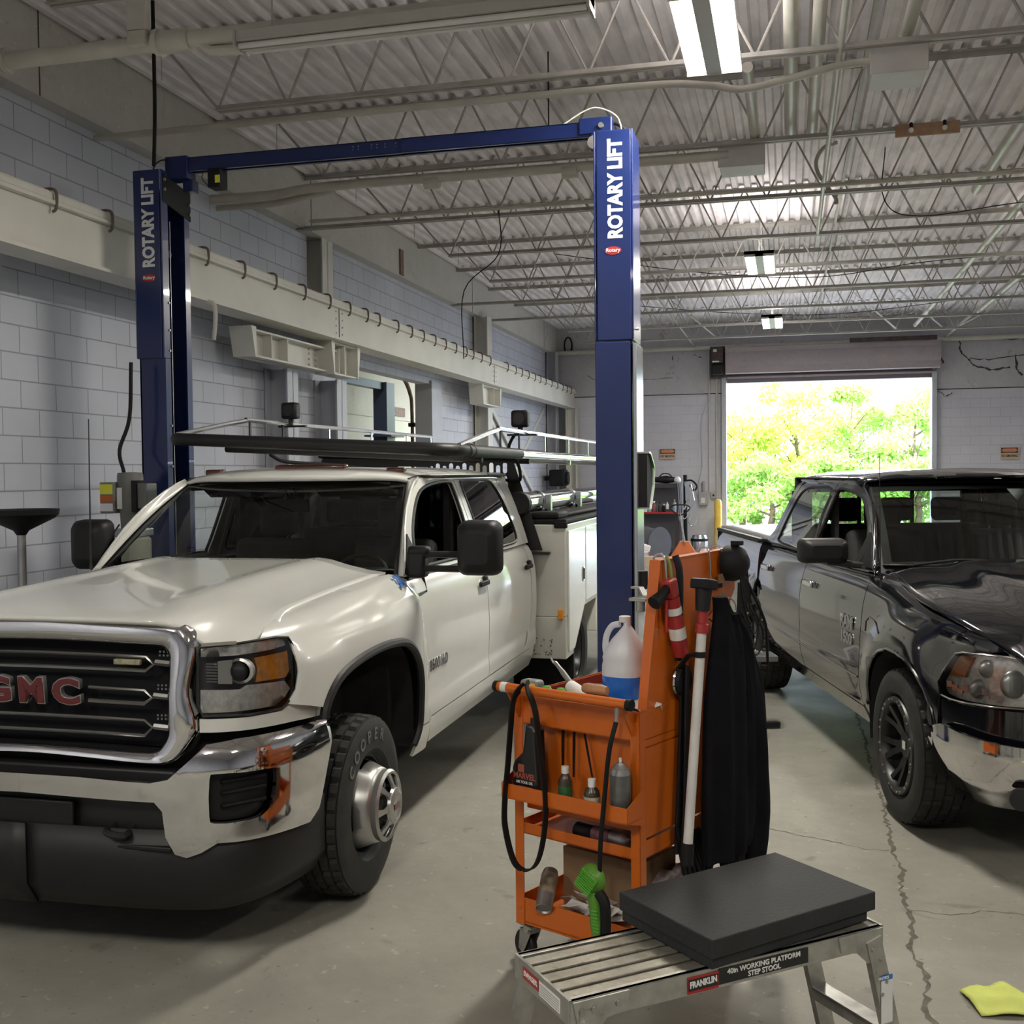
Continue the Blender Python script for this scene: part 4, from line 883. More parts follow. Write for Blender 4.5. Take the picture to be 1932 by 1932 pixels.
def arc_text(s, r, z0deg, span, size, xface, parent, m, sx=1):
    """letters around a wheel face at +x, reading clockwise as seen from +x"""
    for i, ch in enumerate(s):
        a = math.radians(z0deg + span * i)      # angle from +z toward +y seen from +x
        o = Vector((xface, math.sin(a) * r, math.cos(a) * r)); up = Vector((0, math.sin(a), math.cos(a))); rt = Vector((0, math.cos(a), -math.sin(a)))
        text('sidewall_letter', ch, size, basis(o, rt, up), parent, m, bold=.0015, sx=sx, ext=.0015)
def seat(parent, x, y, z, m, w_=.5, bench=False):
    g = G(); g.box((x, y, z + .10), (w_, .5, .16)); g.box((x, y + .27, z + .46), (w_, .16, .66), rot('X', -10))
    o = g.build('seat', m, parent, bevel=.05, seg=3)
    for dx in ((-.42, 0, .42) if bench else (0,)):
        g = G(); g.box((x + dx, y + .36, z + .90), (.26, .10, .19), rot('X', -6)); g.build('headrest', m, o, bevel=.04, seg=3)
    return o
def steering(parent, x, y, z, m):
    g = G(); g.m = T(x, y, z) @ rot('X', 62); g.tube([(.185 * math.cos(a), .185 * math.sin(a), 0) for a in np.linspace(0, 2 * PI, 25)[:-1]], .014, 8, closed=True)
    g.lathe([(.06, -.02), (.065, .01), (.0, .02)], 16); g.bx(-.18, .18, -.02, .02, -.005, .008); g.bx(-.015, .015, -.18, 0, -.005, .008); g.cyl((0, 0, -.3), (0, 0, 0), .03)
    return g.build('steering_wheel', m, parent)
def strip(name, A, B, m, parent, bulge=0, n=5, thick=.01, flip=False):
    """surface between two 3D polylines with the same count"""
    rows = []
    for i in range(n + 1):
        u = i / n; row = []
        for a, b in zip(A, B):
            p = Vector(a).lerp(Vector(b), u); p += Vector((math.copysign(1, p.x), -.6, .0)).normalized() * bulge * math.sin(PI * u); row.append(tuple(p))
        rows.append(row)
    g = G(); g.grid(rows if not flip else rows[::-1]); return g.build(name, m, parent, ang=50, solid=thick)
def mir(fn, s): return (lambda a, b: (lambda p: (s * p[0], p[1], p[2]))(fn(a, b)))
def sheet_mesh(me_name, parts, m, parent, s, thick, step, rim=True):
    """trimmed sheets with exact surface normals and a folded rim"""
    V = []; F = []; N = []; smooth = []
    for fn, outer, holes in parts:
        p, f = cdt(outer, holes, step); F3 = mir(fn, s); h = .003; o = len(V)
        P = [Vector(F3(a, b)) for a, b in p]; ns = []
        for a, b in p:
            n = (Vector(F3(a + h, b)) - Vector(F3(a - h, b))).cross(Vector(F3(a, b + h)) - Vector(F3(a, b - h)))
            ns.append(n.normalized() if n.length > 1e-12 else Vector((0, 0, 1)))
        mn = sum(ns, Vector()) / len(ns); out = Vector((s, 0, 0)) if abs(mn.x) > abs(mn.y) * .6 else Vector((0, -1, 0))
        if abs(mn.z) > .8: out = Vector((0, 0, 1))
        flip = mn.dot(out) < 0
        if flip: ns = [-n for n in ns]
        V += P
        for t3 in f:
            q = (P[t3[1]] - P[t3[0]]).cross(P[t3[2]] - P[t3[0]])
            t3 = t3 if q.dot(ns[t3[0]] + ns[t3[1]] + ns[t3[2]]) > 0 else t3[::-1]
            F.append(tuple(i + o for i in t3)); N += [ns[i] for i in t3]
        if rim and thick:
            ed = {}
            for t3 in F[-len(f):]:
                for k in range(3):
                    e = (t3[k], t3[(k + 1) % 3]); ed[e] = 1
            bd = [e for e in ed if (e[1], e[0]) not in ed]; mp = {}
            for a, b in bd:
                for i in (a, b):
                    if i not in mp: mp[i] = len(V); V.append(V[i] - ns[i - o] * thick)
            for a, b in bd:
                fc = (b, a, mp[a], mp[b]); q = (V[fc[1]] - V[fc[0]]).cross(V[fc[2]] - V[fc[0]]); q = q.normalized() if q.length > 1e-12 else Vector((0, 0, 1))
                F.append(fc); N += [q] * 4
    me = bpy.data.meshes.new(me_name); me.from_pydata([tuple(v) for v in V], [], F); me.materials.append(m); me.update()
    me.shade_smooth(); me.normals_split_custom_set([tuple(n) for n in N])
    o = bpy.data.objects.new(me_name, me); COL.objects.link(o)
    if parent: o.parent = parent
    return o
def pan2(name, parts, m, parent, s, thick, step=.05, ang=40): return sheet_mesh(name, parts, m, parent, s, thick, step)
def loop_band(name, fn, outer, inner, m, parent, prof, dens=6, closed=True):
    """band between two paired outlines; prof = [(0..1 across, raise)]"""
    O = hermite([(a, b, 0) for a, b in outer], dens, closed); I = hermite([(a, b, 0) for a, b in inner], dens, closed); rows = []
    for k, h_ in prof: rows.append([(lambda q: (q[0], q[1] - h_, q[2]))(fn(a.x + (b.x - a.x) * k, a.y + (b.y - a.y) * k)) for a, b in zip(O, I)])
    g = G(); g.grid(rows, wrap=closed); return g.build(name, m, parent, ang=50, fixn=True)
def outline_tube(name, fn, P, r, m, parent, s=1, n=6, closed=True, off=0):
    g = G(); g.tube([mir(fn, s)(a, b) for a, b in P], r, n, closed=closed); return g.build(name, m, parent)
# ================= white service truck =================
truck = thing('service_truck', 'white crew cab service truck with ladder rack parked between the blue lift posts', 'truck', (-2.89, 4.72, 0))
t = truck
FE = [(-.655, 1.008), (-.622, 1.06), (-.605, 1.13), (-.597, 1.2), (-.590, 1.275), (-.62, 1.29), (-.66, 1.297), (-.725, 1.305)]
ARCH = smooth2([(-.472, .91), (-.455, .96), (-.40, 1.02), (-.30, 1.072), (-.12, 1.10), (.10, 1.112), (.30, 1.108), (.50, 1.085), (.62, 1.03), (.70, .94), (.745, .82), (.757, .70), (.75, .60), (.70, .52)], 3, False)
for s in (1, -1):
    fo = [(-.45, .955)] + FE + [(-.68, 1.349), (-.622, 1.386), (-.474, 1.448), (-.243, 1.485), (0, 1.49), (.217, 1.485), (.51, 1.466), (.74, 1.43), (.775, 1.40), (.785, 1.30), (.775, 1.10), (.778, .9), (.785, .7), (.775, .52)] + [p for p in ARCH[::-1]]
    pan2('fender', [(gside, fo, ())], M_wp, t, s, .012, .045)
    fl = outline_tube('wheel_arch_trim', gside, ARCH, .022, M_trim, t, s, 8, False)
    # wheel well liner
    g = G(); rows = []
    for x in (.98, .62):
        rows.append([(s * x * (1 if x < .9 else 1), y, z - .01) for y, z in [(-.46, .55)] + ARCH])
    g.grid(rows); g.build('wheel_liner', M_under, t, ang=0)
    # doors
    fd_low = [(.785, .60), (.783, .75), (.783, .9), (.780, 1.1), (.79, 1.3), (.78, 1.385), (2.2, 1.385), (2.215, 1.3), (2.225, 1.1), (2.24, .9), (2.25, .7), (2.25, .60)]
    fwin = smooth2([(1.02, 1.50), (1.10, 1.62), (1.27, 1.745), (1.45, 1.825), (1.70, 1.862), (2.05, 1.872), (2.10, 1.82), (2.09, 1.6), (2.05, 1.43), (1.98, 1.415), (1.2, 1.415), (1.0, 1.42)], 3)
    fd_up = [(.79, 1.384), (.98, 1.61), (1.14, 1.735), (1.32, 1.83), (1.50, 1.89), (1.75, 1.918), (2.17, 1.922), (2.19, 1.8), (2.20, 1.384)]
    fd = pan2('front_door', [(gside, fd_low, ()), (ggreen, fd_up, (fwin,))], M_wp, t, s, .02)
    rd_low = [(2.262, .60), (2.252, .9), (2.237, 1.1), (2.227, 1.3), (2.212, 1.385), (3.50, 1.385), (3.49, 1.2), (3.49, 1.0), (3.475, .85), (3.43, .74), (3.33, .66), (3.24, .60)]
    rwin = smooth2([(2.32, 1.43), (2.31, 1.6), (2.30, 1.84), (2.36, 1.872), (2.7, 1.875), (3.02, 1.872), (3.14, 1.83), (3.24, 1.72), (3.31, 1.56), (3.32, 1.45), (3.22, 1.415), (2.9, 1.41), (2.5, 1.41)], 3)
    rd_up = [(2.212, 1.384), (2.204, 1.8), (2.184, 1.922), (2.6, 1.924), (3.1, 1.922), (3.26, 1.88), (3.37, 1.78), (3.45, 1.6), (3.50, 1.384)]
    rd = pan2('rear_door', [(gside, rd_low, ()), (ggreen, rd_up, (rwin,))], M_wp, t, s, .02)
    pan2('cab_corner', [(gside, [(3.505, 1.385), (3.505, 1.0), (3.49, .85), (3.445, .735), (3.345, .652), (3.25, .596), (3.66, .596), (3.66, 1.385)], ()), (ggreen, [(3.505, 1.384), (3.455, 1.6), (3.375, 1.79), (3.27, 1.89), (3.1, 1.93), (3.50, 1.93), (3.58, 1.86), (3.64, 1.6), (3.66, 1.384)], ())], M_wp, t, s, .015)
    pan2('rocker_panel', [(gside, [(.76, .44), (.765, .59), (3.45, .59), (3.6, .62), (3.6, .44)], ())], M_wp, t, s, .015)
    # glass
    pan2('window_glass', [(ggreen, [(a, b) for a, b in rwin], ())], M_tint if s > 0 else M_glass, rd, s, 0)
    outline_tube('window_seal', ggreen, fwin, .011, M_trim, fd, s); outline_tube('window_seal', ggreen, rwin, .010, M_trim, rd, s)
    # door handles
    for (y, par) in ((2.10, fd), (3.37, rd)):
        x = gside(y, 1.22)[0]
        g = G(); g.box((s * (x + .024), y, 1.222), (.022, .20, .034)); g.box((s * (x + .012), y + .06, 1.235), (.03, .05, .06)); g.build('door_handle', M_blackp, par, bevel=.008, seg=2)
        g = G(); g.m = basis((s * (x + .001), y, 1.20), (0, s, 0), (0, 0, 1)); g.prism([(.06 * math.cos(a), .05 * math.sin(a)) for a in np.linspace(0, 2 * PI, 21)[:-1]], -.004, .001); g.build('handle_recess', M_wp, par)
    # mirrors
    if s > 0: mx, my, arm = 1.33, .83, .95
    else: mx, my, arm = 1.03, .93, .93
    g = G(); g.add([], []); hx = .115; prof = rrect(-hx, hx, -.145, .145, .05, 4)
    rows = [[(s * mx + a * k, my + d, 1.535 + b * k) for a, b in prof] for k, d in ((.55, -.075), (.85, -.06), (.97, -.03), (1.0, .02), (1.0, .05))]
    g.grid(rows, wrap=True); g.add([tuple(p) for p in rows[0]], [tuple(range(len(prof)))]); g.add([tuple(p) for p in rows[-1]], [tuple(range(len(prof)))[::-1]])
    mo = g.build('mirror_housing', M_blackp, t, ang=45, fixn=True)
    g = G(); g.add([(s * mx + a * .9, my + .052, 1.535 + b * .9) for a, b in prof], [tuple(range(len(prof)))]); g.build('mirror_glass', M_chrome, mo, ang=0)
    g = G()
    for z in (1.50, 1.425): g.tube([(s * arm, my - .0, z), (s * (mx - .06), my, z)], .026, 8, flat=.7)
    g.build('mirror_arm', M_blackp, mo)
    g = G(); g.box((s * .985, my + .02, 1.45), (.10, .10, .15)); g.box((s * 1.0, my - .0, 1.52), (.12, .07, .05)); g.build('mirror_mount', M_blackp, mo, bevel=.02)
    g = G(); P = [(.80, 1.40), (.98, 1.60), (1.06, 1.41), (1.04, 1.28), (.90, 1.27)]
    pan2('mirror_sail', [(lambda a, b: (ggreen(a, b)[0] + .008 if b > 1.38 else gside(a, b)[0] + .006, a, b), P, ())], M_blackp, fd, s, .012, .04)
    strip('a_pillar', [gws(s * 1.03, b) for b in np.linspace(-.03, 1.05, 12)], [mir(ggreen, s)(a, b) for a, b in [(.775, 1.39), (.81, 1.425), (.85, 1.475), (.90, 1.53), (.95, 1.583), (.99, 1.628), (1.06, 1.685), (1.14, 1.745), (1.23, 1.795), (1.32, 1.84), (1.42, 1.878), (1.52, 1.905)]], M_wp, t, .018, flip=(s < 0))
# numbers and badges on the visible side
xb = gside(1.15, .878)[0] + .003
text('badge_lettering', '3500 HD', .085, basis((xb, 1.14, .878), (0, 1, 0), (0, 0, 1)), t, M_chrome, bold=.002, ext=.003, sx=1.05)
M_bluen = mat('blue_sticker', (.04, .17, .55), .4)
p = Vector(gside(.70, 1.345)); n_ = (Vector(gside(.72, 1.345)) - Vector(gside(.68, 1.345))).cross(Vector(gside(.70, 1.365)) - Vector(gside(.70, 1.325))).normalized()
text('number_sticker', '34', .11, basis(p + n_ * .010, Vector(gside(.75, 1.345)) - Vector(gside(.65, 1.345)), Vector(gside(.70, 1.365)) - Vector(gside(.70, 1.325))), t, M_bluen, bold=.004, ext=.001, sx=.75)
# hood
g = G(); ys = [-.95, -.94, -.925, -.90, -.85, -.78, -.7, -.6, -.45, -.3, -.1, .1, .3, .5, .65, .76]
rows = [[ghood(a, y) for a in np.linspace(-.985, .985, 45)] for y in ys]; g.grid(rows); g.build('hood', M_wp, t, ang=50, solid=.02)
G().box((.775, -.893, 1.282), (.13, .012, .012), rot('Z', 36)).build('badge_mark', mat('dull_gold', (.30, .29, .24), .5), t)
# roof
p, f = cdt([(-.775, 1.50)] + [(x, 1.462 - .13 * (1 - (x / .72) ** 2)) for x in np.linspace(-.72, .72, 13)] + [(.775, 1.50), (.785, 2.0), (.785, 3.3), (.74, 3.52), (.5, 3.58), (-.5, 3.58), (-.74, 3.52), (-.785, 3.3), (-.785, 2.0)], (), .08)
g = G(); g.add([groof(a, b) for a, b in p], f); g.build('roof', M_wp, t, ang=50, solid=.02)
for s in (1, -1):
    G().tube(hermite([groof(s * .72, 1.47), groof(s * .745, 1.6), groof(s * .76, 1.9)[:3], groof(s * .765, 2.6), groof(s * .765, 3.3)], 4), .008, 6).build('roof_drip_seal', M_trim, t)
M_mark = mat('marker_lens_dark', (.10, .025, .012), .2, coat=.6)
for (x, w_) in ((-.60, .11), (0.05, .46), (.60, .11)):
    z = groof(x, 1.57)[2]; g = G(); g.box((x, 1.60, z + .004), (w_, .075, .036), rot('X', 4)); g.build('roof_marker_light', M_mark, t, bevel=.012, seg=3)
# windshield, cowl and wipers
g = G(); g.grid([[gws(a, b) for a in np.linspace(-1, 1, 25)] for b in np.linspace(0, 1, 12)]); g.build('windshield', M_glass, t, ang=60)
g = G()
for (a0, a1, b0, b1) in ((-1.04, 1.04, .91, 1.06), (-1.04, 1.04, -.10, .045), (-1.04, -.955, 0, 1), (.955, 1.04, 0, 1)):
    g.grid([[(lambda q: (q[0], q[1] + .004, q[2] - .002))(gws(a, b)) for a in np.linspace(a0, a1, 20 if a1 - a0 > 1 else 3)] for b in np.linspace(b0, b1, 3 if a1 - a0 > 1 else 12)])
g.build('windshield_frit', M_trim, t, ang=60)
g = G(); g.grid([[(x, y0 + .10 * (x / .86) ** 2 - .02, z0) for x in np.linspace(-.86, .86, 15)] for y0, z0 in ((.70, 1.425), (.80, 1.41), (.86, 1.40))]); g.build('cowl', M_trim, t, ang=30, solid=.01)
for x0, x1 in ((-.62, -.02), (.06, .70)):
    g = G(); g.tube(hermite([gws(x0 / .87, .02), tuple(np.array(gws((x0 + x1) / 1.74, .09)) + (0, -.03, .01)), tuple(np.array(gws(x1 / .87, .035)) + (0, -.02, .005))], 5), .010, 6)
    g.tube(hermite([tuple(np.array(gws((x0 - .05) / .87, .045)) + (0, -.02, 0)), tuple(np.array(gws((x0 + x1) / 1.74, .06)) + (0, -.02, 0)), tuple(np.array(gws(x1 / .87, .05)) + (0, -.02, 0))], 5), .007, 6)
    g.build('wiper', M_trim, t)
G().tube([(-.91, .74, 1.41), (-.91, .74, 1.44), (-.91, .745, 1.9), (-.91, .75, 2.25)], [.012, .006, .0035, .003], 6).build('antenna', M_trim, t)
# grille
go = [(0, 1.375), (.35, 1.365), (.655, 1.348), (.69, 1.30), (.685, 1.24), (.665, 1.13), (.665, 1.08), (.688, 1.01), (.692, .94), (.64, .855), (.575, .815), (.45, .82), (.2, .835), (0, .84)]
gi = [(0, 1.277), (.3, 1.27), (.52, 1.263), (.555, 1.255), (.572, 1.228), (.572, .925), (.52, .867), (.3, .874), (0, .88)]
go = go + [(-a, b) for a, b in go[::-1][1:-1]]; gi = gi + [(-a, b) for a, b in gi[::-1][1:-1]]
ro = [(0, 1.375), (.35, 1.365), (.60, 1.356), (.655, 1.338), (.683, 1.295), (.685, 1.23), (.668, 1.13), (.668, 1.07), (.688, 1.0), (.690, .94), (.66, .88), (.60, .825), (.50, .817), (.25, .83), (0, .84)]
ri = [(0, 1.277), (.3, 1.272), (.515, 1.265), (.55, 1.258), (.570, 1.235), (.573, 1.20), (.573, 1.12), (.573, 1.06), (.573, .99), (.572, .935), (.555, .90), (.525, .872), (.45, .868), (.25, .875), (0, .88)]
ro = ro + [(-a, b) for a, b in ro[::-1][1:-1]]; ri = ri + [(-a, b) for a, b in ri[::-1][1:-1]]
gr = loop_band('grille_surround', gfront, ro, ri, M_chrome, t, [(0, -.05), (0, .0), (.06, .022), (.25, .034), (.6, .030), (.85, .016), (.97, .0), (1, -.03)], 5)
p, f = cdt(gi, (), .06); g = G(); g.add([(lambda q: (q[0], q[1] + .075, q[2]))(gfront(a, b)) for a, b in p], f); g.build('grille_mesh', mat('grille_black', (.004, .004, .006), .65, spec=.2, noise=.2), gr)
M_bar = mat('grille_bar_grey', (.20, .20, .19), .25, metal=.8)
for z0, z1, sa in ((1.177, 1.232, 0), (1.052, 1.105, .235), (.93, .99, 0)):
    P = [(sa, z1), (.30, z1 - .003), (.475, z1 - .008), (.508, z1 - .045 + .012), (.475, z0 - .006), (.3, z0 - .002), (sa, z0)]
    for sg in (1, -1):
        g = G(); g.tube([(lambda q: (q[0] * sg, q[1] + .012, q[2]))(gfront(a, b)) for a, b in P], .009, 6, flat=.8)
        g.tube([(lambda q: (q[0] * sg, q[1] + .02, q[2]))(gfront(a, b)) for a, b in [(.51, (z0 + z1) / 2), (.57, (z0 + z1) / 2 - .005)]], .013, 6)
        for hx in range(3):
            for hy in range(2): g.cyl(tuple(np.array(gfront(sg * (.525 + hx * .016), z1 + .012 - hy * .014)) + (0, .03, 0)), tuple(np.array(gfront(sg * (.525 + hx * .016), z1 + .012 - hy * .014)) + (0, .02, 0)), .005, 6)
        g.build('grille_bar', M_bar, gr)
M_gmc = mat('letter_red', (.11, .008, .013), .25, coat=.6)
for k, (L_, x) in enumerate((('G', -.155), ('M', -.003), ('C', .152))):
    q = gfront(x, 1.085); M4 = basis((q[0], q[1] - .012, 1.085), (1, 0, 0), (0, -.1, 1))
    sx_ = {'G': 1.20, 'M': 1.14, 'C': 1.28}[L_]
    l = text('letter', L_, .134, M4, gr, M_gmc, bold=.0055, ext=.008, sx=sx_)
    text('letter_edge', L_, .134, basis((q[0], q[1] - .006, 1.085), (1, 0, 0), (0, -.1, 1)), l, M_silver, bold=.009, ext=.010, sx=sx_)
g = G(); q = gfront(.393, 1.204); g.box((q[0], q[1] + .015, q[2]), (.115, .02, .022)); g.build('warning_light_bar', mat('led_bar_cream', (.32, .30, .20), .4, noise=.3, nscale=60), gr, bevel=.004)
# radiator fill between grille and bumper, headlight housings
for s in (1, -1):
    ho = [(.690, 1.235), (.70, 1.264), (.87, 1.272), (1.05, 1.277), (1.115, 1.268), (1.135, 1.24), (1.142, 1.18), (1.13, 1.08), (1.10, 1.028), (1.04, .995), (.89, .995), (.715, 1.003), (.695, 1.05), (.695, 1.2)]
    sf = lambda d: (lambda a, b: (lambda q: (q[0] - (.0), q[1] + d, q[2]))((*GP.at(a, -d * 0 - .05 * sst(1.0, 1.45, b)), b)))
    def hs(off): return lambda a, b: (*GP.at(a, off - .05 * sst(1.0, 1.45, b)), b)
    hb = pan2('headlight', [(hs(-.07), ho, ())], M_trim, t, s, .004, .06)
    g = pan2('chrome_strip', [(hs(-.02), [(.70, 1.225), (.70, 1.26), (1.04, 1.27), (1.11, 1.262), (1.12, 1.235), (1.04, 1.228), (.87, 1.224)], ()), (hs(-.025), [(.70, 1.012), (.70, 1.10), (.87, 1.092), (.90, 1.105), (1.09, 1.095), (1.12, 1.06), (1.085, 1.03), (1.03, 1.005)], ())], M_refl, hb, s, .01, .04)
    pan2('turn_signal', [(hs(-.025), [(.945, 1.205), (.955, 1.16), (.940, 1.112), (1.10, 1.108), (1.125, 1.13), (1.13, 1.21)], ())], M_amber, hb, s, .02, .05)
    q = GP.at(.862, -.02); g = G(); g.sph((s * q[0], q[1], 1.165), .036, 20, sc_=(1, .7, 1)); g.build('projector_lens', M_blackp, hb)
    q2 = GP.at(.80, -.03); g = G(); g.lathe([(.047, -.03), (.05, -.005), (.040, .0), (.038, -.03)], 24, ax='y'); g.m = Matrix(); 
    for v in range(len(g.v)): g.v[v] = (g.v[v][0] * 1.15 + s * q[0], g.v[v][1] * -1 + q[1], g.v[v][2] + 1.165)
    for k in range(7): qq = GP.at(.75, -.03); g.bx(s * qq[0] - .022, s * qq[0] + .022, qq[1] - .004, qq[1] + .004, 1.128 + k * .0115, 1.133 + k * .0115)
    qa, qb = GP.at(.775, -.035), GP.at(.835, -.035); g.add([(s * qa[0], qa[1], 1.12), (s * qb[0], qb[1], 1.115), (s * qb[0], qb[1], 1.21), (s * qa[0], qa[1], 1.208)], [(0, 1, 2, 3)])
    g.build('projector_bezel', M_silver, hb)
    pan2('lens', [(hs(.003), ho, ())], M_lens, hb, s, 0, .05); outline_tube('seal', hs(.002), ho, .006, M_trim, hb, s)
    # painted filler below the headlight
    pan2('filler_panel', [(hs(-.005), [(.70, .94), (.70, .992), (.89, .985), (1.05, .984), (1.12, 1.015), (1.17, .985), (1.24, .965), (1.335, .955), (1.335, .915), (1.1, .93), (.9, .935)], ())], M_wp, t, s, .01, .05)
    pan2('nose_liner', [(hs(-.09), [(.0, .50), (.0, 1.30), (1.0, 1.30), (1.15, 1.25), (1.2, .9), (1.2, .55)], ())], M_under, t, s, 0, .1)
    # bumper half
    bo = [(0, .783), (.26, .781), (.55, .768), (.62, .782), (.685, .838), (.765, .905), (.90, .915), (1.14, .908), (1.38, .90), (1.44, .89), (1.43, .80), (1.385, .69), (1.33, .545), (1.27, .503), (1.1, .515), (.95, .524), (.80, .533), (.74, .498), (.68, .478), (.636, .492), (.604, .561), (.595, .66), (.565, .695), (.26, .703), (0, .71)]
    fogh = smooth2([(.776, .78), (.80, .80), (.92, .793), (1.03, .785), (1.05, .76), (1.045, .70), (1.03, .65), (.975, .61), (.88, .607), (.79, .611), (.773, .64)], 2)
    bp = pan2('bumper', [(gbump, bo, (fogh,))], M_chrome, t, s, .02, .03, ang=60)
    fr = pan2('fog_bezel', [(lambda a, b: (*GB.at(a, -.045), b), fogh, ())], M_blackp, bp, s, .01, .05)
    g = G()
    for z in (.665, .715, .757): qa, qb = GB.at(.82, -.03), GB.at(1.02, -.03); g.tube([(s * qa[0], qa[1], z), (s * qb[0], qb[1], z)], .013, 6, flat=.6)
    g.build('fog_louver', M_blackp, fr)
    rows = [[(lambda q: (s * q[0], q[1], z))(GB.at(a, -.03 - (.06 if z < .3 else 0))) for z in (.58, .45, .34, .25)] for a in np.linspace(0, 1.42, 24)]
    g = G(); g.grid(rows); g.build('air_dam', M_trim, t, ang=40, solid=.01)
g = G(); g.bx(-.62, .62, -.97, -.90, .50, .80); g.build('bumper_inner', M_trim, t, bevel=.01)
g = G(); g.box((0, -1.0, .6), (.4, .02, .14)); g.bx(-.62, -.3, -1.01, -.96, .5, .52); g.bx(.3, .62, -1.01, -.96, .5, .52); g.build('plate_holder', M_blackp, t, bevel=.006)
for s in (1, -1):
    G().tube(hermite([(s * .36, -.96, .58), (s * .36, -1.03, .57), (s * .44, -1.03, .56), (s * .44, -.96, .58)], 4), .014, 8).build('tow_hook', M_trim, t)
# wheels
def gmc_wheel(x, y, s, steer=0):
    W = .24
    o = tyre_mesh(.408, W, .222).build('tyre', M_tyre, t, ang=30); o.location = (s * x, y, .408); o.rotation_euler = (0, 0, 0 if s > 0 else PI)
    barrel(.225, W - .02, -.0).build('rim', M_darkrim, o)
    g = G(); n = 48; prof = [(.214, .01), (.208, .05), (.192, .10), (.172, .15), (.160, .178)]
    rows = [[(h, r * math.cos(2 * PI * k / n), r * math.sin(2 * PI * k / n)) for k in range(n)] for r, h in prof]
    for i in range(len(rows) - 1):
        for k in range(n):
            if i < 2 and (k % 12) in (0, 1, 2, 11, 10): continue
            k2 = (k + 1) % n; a = len(g.v); g.add([rows[i][k], rows[i][k2], rows[i + 1][k2], rows[i + 1][k]], [(0, 1, 2, 3)])
    hb = g.build('hub_dome', M_silver, o, ang=50, solid=.004, weld=True)
    g = G(); g.lathe([(.160, .165), (.163, .20), (.153, .212), (.142, .207)], 48, ax='x', caps=False)
    for k in range(8):
        a0 = 2 * PI * k / 8; w0, w1 = .11, .20
        P = [(.144, a0 - w0), (.144, a0 + w0), (.10, a0 + w0 * .8), (.075, a0 + w1 * 1.6), (.075, a0 - w1 * 1.6), (.10, a0 - w0 * .8)]
        hx = {.144: .208, .10: .228, .075: .238}
        v = [(hx[r], r * math.cos(a), r * math.sin(a)) for r, a in P]; v2 = [(q[0] - .012, q[1], q[2]) for q in v]
        g.add(v + v2, [tuple(range(6)), tuple(range(6, 12))[::-1]] + [(i, i + 6, (i + 1) % 6 + 6, (i + 1) % 6) for i in range(6)])
    g.lathe([(.085, .226), (.08, .240), (.058, .248), (.05, .242), (.0, .242)], 32, ax='x', caps=False)
    g.build('hub_cover', M_silver, o, ang=40)
    g = G(); g.lathe([(.15, .16), (.0, .165)], 24, ax='x', caps=False)
    for k in range(8): a0 = 2 * PI * (k + .5) / 8; g.cyl((.16, .11 * math.cos(a0), .11 * math.sin(a0)), (.20, .11 * math.cos(a0), .11 * math.sin(a0)), .016, 6)
    g.build('lug_nuts', M_darkrim, o)
    G().bx(.2425, .246, -.032, .032, -.012, .012).build('centre_badge', M_gmc, o, ang=0)
    if s > 0 and x > .8 and y < 1:
        arc_text('COOPER', .318, -50, 14.5, .075, W * .53 + .001, o, mat('sidewall_letter_grey', (.13, .13, .125), .6), 1.0)
    return o
gmc_wheel(.905, .03, 1); gmc_wheel(.905, .03, -1)
for s in (1, -1):
    for x in (.78, 1.05):
        o = tyre_mesh(.408, .22, .222, 96).build('tyre', M_tyre, t, ang=30); o.location = (s * x, 4.55, .408); barrel(.225, .2, 0).build('rim', M_darkrim, o)
# interior
g = G(); g.bx(-.86, .86, .72, 3.55, .50, .56); g.bx(-.86, .86, .70, .76, .5, 1.36); g.bx(-.86, .86, 3.5, 3.58, .5, 1.40); g.bx(-.86, .86, 3.52, 3.56, 1.38, 1.45)
for s in (1, -1): g.bx(s * .88, s * .84, .78, 3.5, .52, 1.37); g.bx(s * .76, s * .72, 2.14, 2.26, 1.36, 1.88)
g.build('cab_shell', M_int, t, ang=0)
g = G(); p = [(.74, 1.02), (.74, 1.375), (.90, 1.40), (1.10, 1.405), (1.22, 1.36), (1.26, 1.2), (1.1, 1.0)]; g.prism([(a, b) for a, b in p], -.84, .84, 'x'); g.build('dashboard', M_int, t, bevel=.03)
steering(t, .42, 1.42, 1.28, M_int)
for x in (-.42, .42): seat(t, x, 1.75, .72, M_int, .54)
seat(t, 0, 2.85, .74, M_int, 1.4, True)
g = G(); g.box((-.02, 1.42, 1.74), (.26, .03, .075)); g.tube([(-.02, 1.42, 1.76), (-.02, 1.40, 1.86)], .012, 6); g.build('rear_view_mirror', M_trim, t, bevel=.012)
g = G()
for x in (-.37, .37): g.box((x, 1.50, 1.835), (.50, .16, .02), rot('X', -28))
g.build('sun_visor', M_int, t, bevel=.006)
joined('visor_label', [(-.50, -.28, 1.436, 1.438, 1.80, 1.83)], mat('visor_yellow', (.20, .19, .06), .6), t)
G().bx(-.80, .80, 1.6, 3.5, 1.905, 1.915).build('headliner', M_int, t, ang=0)
joined('rear_glass', [(-.60, .60, 3.585, 3.59, 1.45, 1.85)], M_tint, t); joined('cab_back', [(-.80, .80, 3.59, 3.62, .6, 1.45), (-.76, .76, 3.585, 3.62, 1.85, 1.92), (-.78, -.6, 3.585, 3.62, 1.45, 1.85), (.6, .78, 3.585, 3.62, 1.45, 1.85)], M_wp, t)
g = G(); g.bx(-.45, -.35, -.8, 7.2, .42, .60); g.bx(.35, .45, -.8, 7.2, .42, .60); g.bx(-.6, .6, -.75, .7, .30, .9); g.cyl((-.8, .03, .41), (.8, .03, .41), .05, 12); g.cyl((-.8, 4.55, .41), (.8, 4.55, .41), .07, 12); g.bx(-.3, .3, .7, 3.4, .34, .5); g.build('chassis', M_under, t, ang=0)
